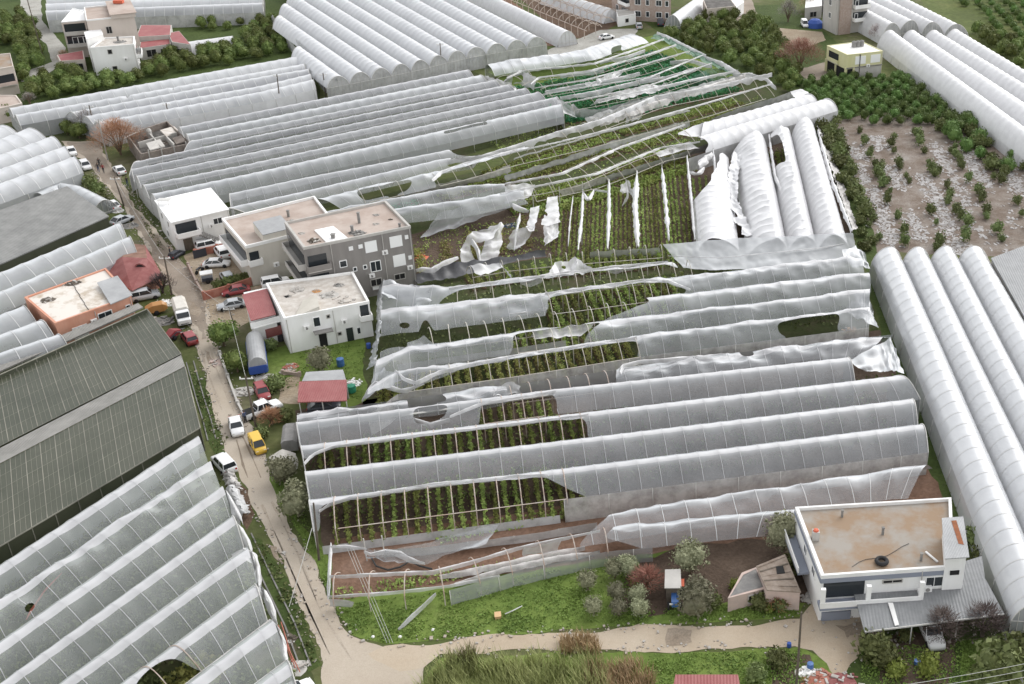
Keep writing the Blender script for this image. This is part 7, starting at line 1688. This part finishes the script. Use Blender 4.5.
twig_tree((163, 293), 2.0, 3.0, 'twig_dark', 'dark bare shrub at the corner of the maroon roofed house', 900); twig_tree((30, 104), 1.6, 2.4, 'twig_grey', 'grey bare bush behind the low white ridge ends', 500); twig_tree((66, 64), 1.8, 3.2, 'reed_dry', 'ochre leaved bush by the red annex', 700)
# reeds at the bottom edge
def reed_bed(poly, n, hmin, hmax, m, name, label, w=.06):
    W = [U(x, y) for x, y in poly]; wp = [(p.x, p.y) for p in W]; x0, x1 = min(p[0] for p in wp), max(p[0] for p in wp); y0, y1 = min(p[1] for p in wp), max(p[1] for p in wp); mb = MB(); k = 0
    while k < n:
        x, y = rnd(x0, x1), rnd(y0, y1)
        if not inside(x, y, wp): continue
        if N3(x * .45, y * .45, 3) < -.25 and random.random() < .7: k += .3; continue
        k += 1; hh = rnd(hmin, hmax) * (.75 + .5 * abs(N3(x * .3, y * .3)))
        for _ in range(3): mb.blade((x + rnd(-.2, .2), y + rnd(-.2, .2), 0), hh * rnd(.6, 1.05), hh * rnd(.15, .5), w * rnd(.7, 1.5))
    single(mb, name, m, label, 'reeds')
reed_bed([(418, 690), (446, 668), (500, 664), (600, 668), (612, 700), (600, 740), (420, 740)], 2300, 1.6, 3.4, 'reed_green', 'reed_bed', 'tall green reed bed at the bottom edge below the track')
reed_bed([(585, 672), (640, 664), (655, 680), (640, 715), (590, 715)], 700, 1.4, 2.4, 'reed_dry', 'reed_bed', 'dry orange brown reeds at the right end of the green reed bed')
reed_bed([(562, 640), (596, 638), (600, 655), (560, 655)], 330, .9, 1.7, 'reed_dry', 'reed_bed', 'dry orange reeds leaning over the track')
reed_bed([(446, 668), (470, 655), (480, 662), (470, 672)], 120, 1.6, 2.6, 'reed_green', 'reed_bed', 'tuft of tall reeds standing at the track corner')
# grass and weeds (nobody could count them)
def grass(polys, n, hmin, hmax, m, name, w=.10, clump=True):
    mb = MB()
    for poly, share in polys:
        W = [U(x, y) for x, y in poly]; wp = [(p.x, p.y) for p in W]; x0, x1 = min(p[0] for p in wp), max(p[0] for p in wp); y0, y1 = min(p[1] for p in wp), max(p[1] for p in wp); k = 0
        while k < n * share:
            x, y = rnd(x0, x1), rnd(y0, y1); k += .15
            if not inside(x, y, wp): continue
            q = N3(x * .35, y * .35, 7) + .5 * N3(x * 1.1, y * 1.1, 2)
            if q < rnd(-.5, .25): continue
            k += .85; hh = rnd(hmin, hmax) * (.7 + .8 * max(0, q))
            if random.random() < .5: mb.leaf((x, y, hh * .6), w * rnd(1.0, 2.2), 0, .8, .7)
            else: mb.blade((x, y, 0), hh, hh * rnd(.3, .9), w * rnd(.6, 1.3))
    return tag(mb.build(name, m), kind='stuff')
grass([([(335, 606), (450, 590), (640, 556), (640, 620), (560, 629), (430, 639), (385, 644), (352, 634), (330, 606)], .62), ([(272, 470), (290, 478), (318, 545), (330, 570), (330, 600), (318, 570), (282, 505)], .14), ([(620, 608), (700, 606), (800, 604), (800, 616), (690, 623), (600, 628)], .14), ([(650, 654), (800, 650), (825, 690), (640, 690)], .20), ([(305, 345), (365, 345), (362, 400), (280, 385)], .12), ([(862, 650), (960, 640), (1020, 640), (1020, 684), (860, 690)], .18)], 24000, .08, .22, 'grass_blade', 'grass', w=.07)
grass([([(250, 538), (262, 541), (300, 600), (320, 664), (312, 668), (266, 575)], .22), ([(190, 370), (202, 380), (228, 440), (216, 455), (206, 432)], .15), ([(884, 305), (892, 310), (970, 515), (958, 515)], .3), ([(140, 215), (160, 240), (166, 255), (150, 238)], .1)], 5200, .15, .45, 'leaf_shrub', 'weeds')
grass([([(505, 186), (560, 166), (690, 128), (770, 90), (700, 142), (560, 180)], .3), ([(480, 140), (560, 122), (590, 122), (500, 150)], .15), ([(412, 238), (520, 215), (560, 252), (415, 275)], .3), ([(380, 390), (520, 372), (870, 330), (870, 340), (500, 392), (370, 408)], .3), ([(335, 590), (450, 570), (560, 555), (560, 562), (335, 602)], .2), ([(430, 532), (590, 505), (590, 515), (440, 545)], .15)], 6500, .2, .55, 'leaf_crop', 'weeds')
grass([([(-10, 580), (150, 480), (215, 470), (285, 640), (300, 690), (-10, 690)], .45), ([(300, 440), (560, 415), (900, 375), (915, 440), (600, 490), (320, 520)], .3), ([(380, 290), (660, 260), (860, 240), (872, 320), (640, 350), (370, 380)], .25)], 16000, .3, .9, 'leaf_shrub', 'undergrowth', w=.15)
def gravel(lines, n, spread, m, name, s0=.05, s1=.16):
    mb = MB()
    for ln in lines:
        W = [U(*q) for q in ln]
        for a, b in zip(W, W[1:]):
            for _ in range(int((b - a).length * n)):
                c = a.lerp(b, random.random()); s_ = rnd(s0, s1) * random.random() + .03; c = c + Vector((random.gauss(0, spread), random.gauss(0, spread), .035 + s_ * .3))
                mb.box(c, (s_ * 2, s_ * rnd(1, 2), s_ * .8), rnd(0, 3), random.randint(0, 1))
    return tag(mb.build(name, [m, 'litter']), kind='stuff')
gravel([[(93, 170), (142, 241), (175, 297), (196, 340), (225, 451)], [(246, 490), (282, 561), (322, 663)], [(113, 168), (165, 241), (203, 297), (216, 340), (244, 416), (267, 465)], [(288, 527), (334, 612), (365, 645)], [(385, 646), (470, 637), (640, 628), (800, 619)], [(440, 656), (600, 650), (795, 646)]], 4, .45, 'box_dirt', 'gravel')
gravel([[(810, 612), (880, 632), (850, 660)], [(190, 272), (230, 290)], [(210, 320), (250, 300)], [(870, 640), (1000, 628)]], 8, 1.2, 'box_dirt', 'gravel')
for i_, px_ in enumerate(([(188, 300), (196, 302), (200, 316), (192, 314)], [(150, 232), (158, 238), (164, 250), (155, 246)], [(205, 350), (211, 352), (214, 364), (207, 362)], [(668, 632), (690, 631), (692, 645), (672, 646)], [(268, 545), (276, 548), (284, 566), (275, 562)], [(835, 625), (862, 622), (868, 636), (842, 640)])): patch(px_, .046 + .001 * i_, 'damp_patch', 'damp', .7, .7)
# ------------------------------------------------------------------ loose things lying about
def rock_heap(px, r, hgt, m, label, cat='rubble heap', name='rubble_heap', n=26): heap(U(*px), r, hgt, m, label, cat, name, n)
def bundle(a, b, ha, hb, m, label):
    rag(a, b, ha, hb, None, M(m), 'film_bundle', wob=.5, sag=-1.0, n=34, k=16)
    tag([x for x in bpy.data.objects if x.name.startswith('film_bundle') and 'label' not in x][-1], label, 'film bundle')
bundle([(225, 492), (229, 502), (233, 512), (240, 521)], [(238, 488), (244, 498), (247, 508), (250, 516)], .25, .25, 'film_grey', 'grey crumpled bundle of torn film between the road and the lower left ridges')
bundle([(223, 476), (226, 484), (230, 492)], [(235, 475), (239, 482), (243, 490)], .2, .2, 'film_dirty', 'whitish crumpled film just below the white car on the left of the road')
patch([(215, 458), (230, 470), (246, 492), (254, 514), (248, 530), (232, 505), (218, 476)], .024, 'bare_soil', 'soil', .5)
rock_heap((243, 392), 1.6, .5, 'concrete', 'pale rubble ring beside the road left of the red car'); rock_heap((222, 362), 1.7, .6, 'plaster_pink', 'stone and brick rubble along the road below the round tree'); rock_heap((118, 211), 1.2, .5, 'plaster_white', 'white rubbish bags beside the roadside white car'); rock_heap((130, 226), 1.6, .5, 'concrete_dark', 'dark rubbish heap above the maroon roofed house'); rock_heap((160, 322), 2.0, .5, 'concrete_dark', 'dark scrap heap in front of the orange machine'); rock_heap((163, 303), 1.3, .6, 'plaster_white', 'white scrap and boards below the roadside pole')
rock_heap((264, 378), 1.5, .5, 'concrete', 'grey stones behind the red car'); rock_heap((291, 367), 1.2, .6, 'brick_red', 'rusty scrap beside the lorry'); rock_heap((288, 372), 1.0, .4, 'plaster_pink', 'pinkish rubble on the grass right of the lorry'); rock_heap((352, 384), 1.4, .5, 'plaster_white', 'white scraps behind the red roofed shed'); rock_heap((420, 258), 1.6, .5, 'tarp_red', 'red crates scattered beside the grey block corner'); rock_heap((511, 226), 1.4, .4, 'cloth_blue', 'dark blue bundle among the hanging white rags')
rock_heap((818, 680), 1.8, .6, 'brick_red', 'reddish scrap heap at the bottom edge below the yard'); rock_heap((840, 684), 2.0, .7, 'tile_red', 'heap of red branches at the bottom edge'); rock_heap((806, 672), 1.0, .6, 'plaster_white', 'white sacks at the foot of the tall dark pole'); rock_heap((885, 652), .8, .3, 'plaster_white', 'white sacks in the lower right garden'); rock_heap((848, 612), 1.2, .5, 'brick', 'flower boxes and crates at the front of the lower right house'); rock_heap((906, 634), .8, .3, 'tarp_red', 'red plastic things beside the white pickup under the lean to'); rock_heap((812, 598), 1.2, .3, 'concrete', 'scattered pale litter left of the lower right house')
rock_heap((285, 640), 1.2, .5, 'wood_pole', 'dark boards by the torn ends of the lower left ridges'); rock_heap((296, 668), 1.4, .6, 'concrete', 'grey bags at the torn ends of the lower left ridges'); rock_heap((500, 42), 1.0, .3, 'concrete', 'stones at the end of the single white tunnel'); rock_heap((800, 80), 1.0, 1.0, 'plaster_white', 'white sheeted stack beside the reddish bare tree')
rock_heap((850, 330), 1.1, .6, 'box_tan', 'tan cartons at the torn right end of the twisted greenhouse')
def drum(px, r, h, m, label, name='drum', cat='drum', z=.02):
    r, h = r * .62, h * .7; b = U(*px); mb = MB(); mb.lathe((b.x, b.y, z), [(r * .9, 0), (r, h * .1), (r, h * .5), (r * 1.04, h * .52), (r, h * .55), (r * .95, h * .98), (r * .2, h * 1.02)], 12); single(mb, name, m, label, cat, smooth=False)
drum((341, 366), .8, 1.6, 'car_blue', 'blue water drum beside the olive behind the red shed'); drum((369, 348), .5, 1.0, 'tarp_blue', 'blue drum at the left end of the twisted greenhouse'); drum((370, 332), .7, 1.2, 'tarp_blue', 'blue barrel by the right corner of the rubble roof house'); drum((917, 664), .5, .6, 'car_blue', 'blue tub on the grass in the lower right garden'); drum((810, 669), .5, 1.0, 'car_blue', 'blue barrel at the foot of the tall dark pole'); drum((789, 647), .35, .7, 'tarp_blue', 'small blue can left of the tall dark pole'); drum((352, 392), .9, 1.4, 'plastic_green', 'green tank behind the red roofed shed', 'tank', 'tank'); drum((281, 341), .6, 1.3, 'cloth_dark', 'black barrel below the red side roof')
b = U(498, 617); mb = MB(); mb.box((b.x, b.y, .18), (.6, .7, .32), .2); mb.box((b.x, b.y, .35), (.64, .74, .04), .2); single(mb, 'crate', 'box_tan', 'small tan box alone on the green plot', 'box')
for (x, y), l in zip([(373, 637), (400, 637), (433, 630)], ('left', 'middle', 'right')): 
    b = U(x, y); mb = MB(); mb.lathe((b.x, b.y, .02), [(.20, 0), (.16, .07), (.10, .12), (.02, .14)], 6); single(mb, 'plastic_bag', 'plaster_white', 'white scrap of plastic on the grass edge above the track, %s one' % l, 'plastic bag')
ribbon([(398, 630), (410, 618), (418, 611), (436, 594)], [.1, .35, .4, 1.4], .32, None, M('film_torn'), 'torn_film', hang=.3)
tag([x for x in bpy.data.objects if x.parent is None and x.name.startswith('torn_film')][-1], 'strip of torn film trailing down the green plot', 'torn film')
mb = MB(); mb.tube([U(505, 614, .3), U(512, 611, .4), U(522, 606, .3)], .06, 5); single(mb, 'white_pipe', 'rib_white', 'short white pipe beside the small tan box', 'pipe')
mb = MB(); mb.tube([U(x, y, .3) for x, y in ((371, 557), (376, 566), (388, 570), (400, 567), (410, 561), (420, 566), (432, 569))], .1, 6); single(mb, 'hose', 'cable_black', 'black hose curling over the red earth of the collapsed tunnel', 'hose')
print('TREES', NT)
# ------------------------------------------------------------------ light and camera
w = bpy.data.worlds.new('World'); S.world = w; w.use_nodes = True
nt = w.node_tree; bg = nt.nodes['Background']
sky = nt.nodes.new('ShaderNodeTexSky'); sky.sky_type = 'NISHITA'; sky.sun_disc = False
SUN_EL, SUN_AZ = RA(40), RA(42)
sky.sun_elevation = SUN_EL; sky.sun_rotation = SUN_AZ; sky.air_density = 1.0; sky.dust_density = 1.5; sky.ozone_density = 1.0
hs = nt.nodes.new('ShaderNodeHueSaturation'); hs.inputs['Saturation'].default_value = .08
nt.links.new(sky.outputs[0], hs.inputs['Color']); nt.links.new(hs.outputs[0], bg.inputs[0]); bg.inputs[1].default_value = .15
sl = bpy.data.lights.new('sun', 'SUN'); sl.energy = .5; sl.angle = RA(70); sl.color = (1, .975, .94)
so = bpy.data.objects.new('sun', sl); COL.objects.link(so)
# the sun stands at azimuth SUN_AZ (clockwise from +Y), elevation SUN_EL
dv = Vector((math.sin(SUN_AZ) * math.cos(SUN_EL), math.cos(SUN_AZ) * math.cos(SUN_EL), math.sin(SUN_EL)))
so.rotation_euler = dv.to_track_quat('Z', 'Y').to_euler(); so.location = (0, 100, 120)
cd = bpy.data.cameras.new('camera'); cam = bpy.data.objects.new('camera', cd); COL.objects.link(cam)
cam.location = (0, 0, H); cam.rotation_euler = (math.pi / 2 - PITCH, 0, 0)
cd.sensor_width = 36; cd.lens = 36 * F / 1024; cd.shift_x = (512 - CX) / 1024; cd.clip_end = 4000; cd.clip_start = 1
S.camera = cam
S.view_settings.view_transform = 'Standard'; S.view_settings.look = 'None'; S.view_settings.exposure = 1.12; S.view_settings.gamma = 1.0
S.view_settings.use_curve_mapping = False
S.cycles.max_bounces = 6; S.cycles.transparent_max_bounces = 12; S.cycles.diffuse_bounces = 3
S.cycles.use_denoising = True
print('CROPROWS', NROW, 'OBJ', len(bpy.data.objects))
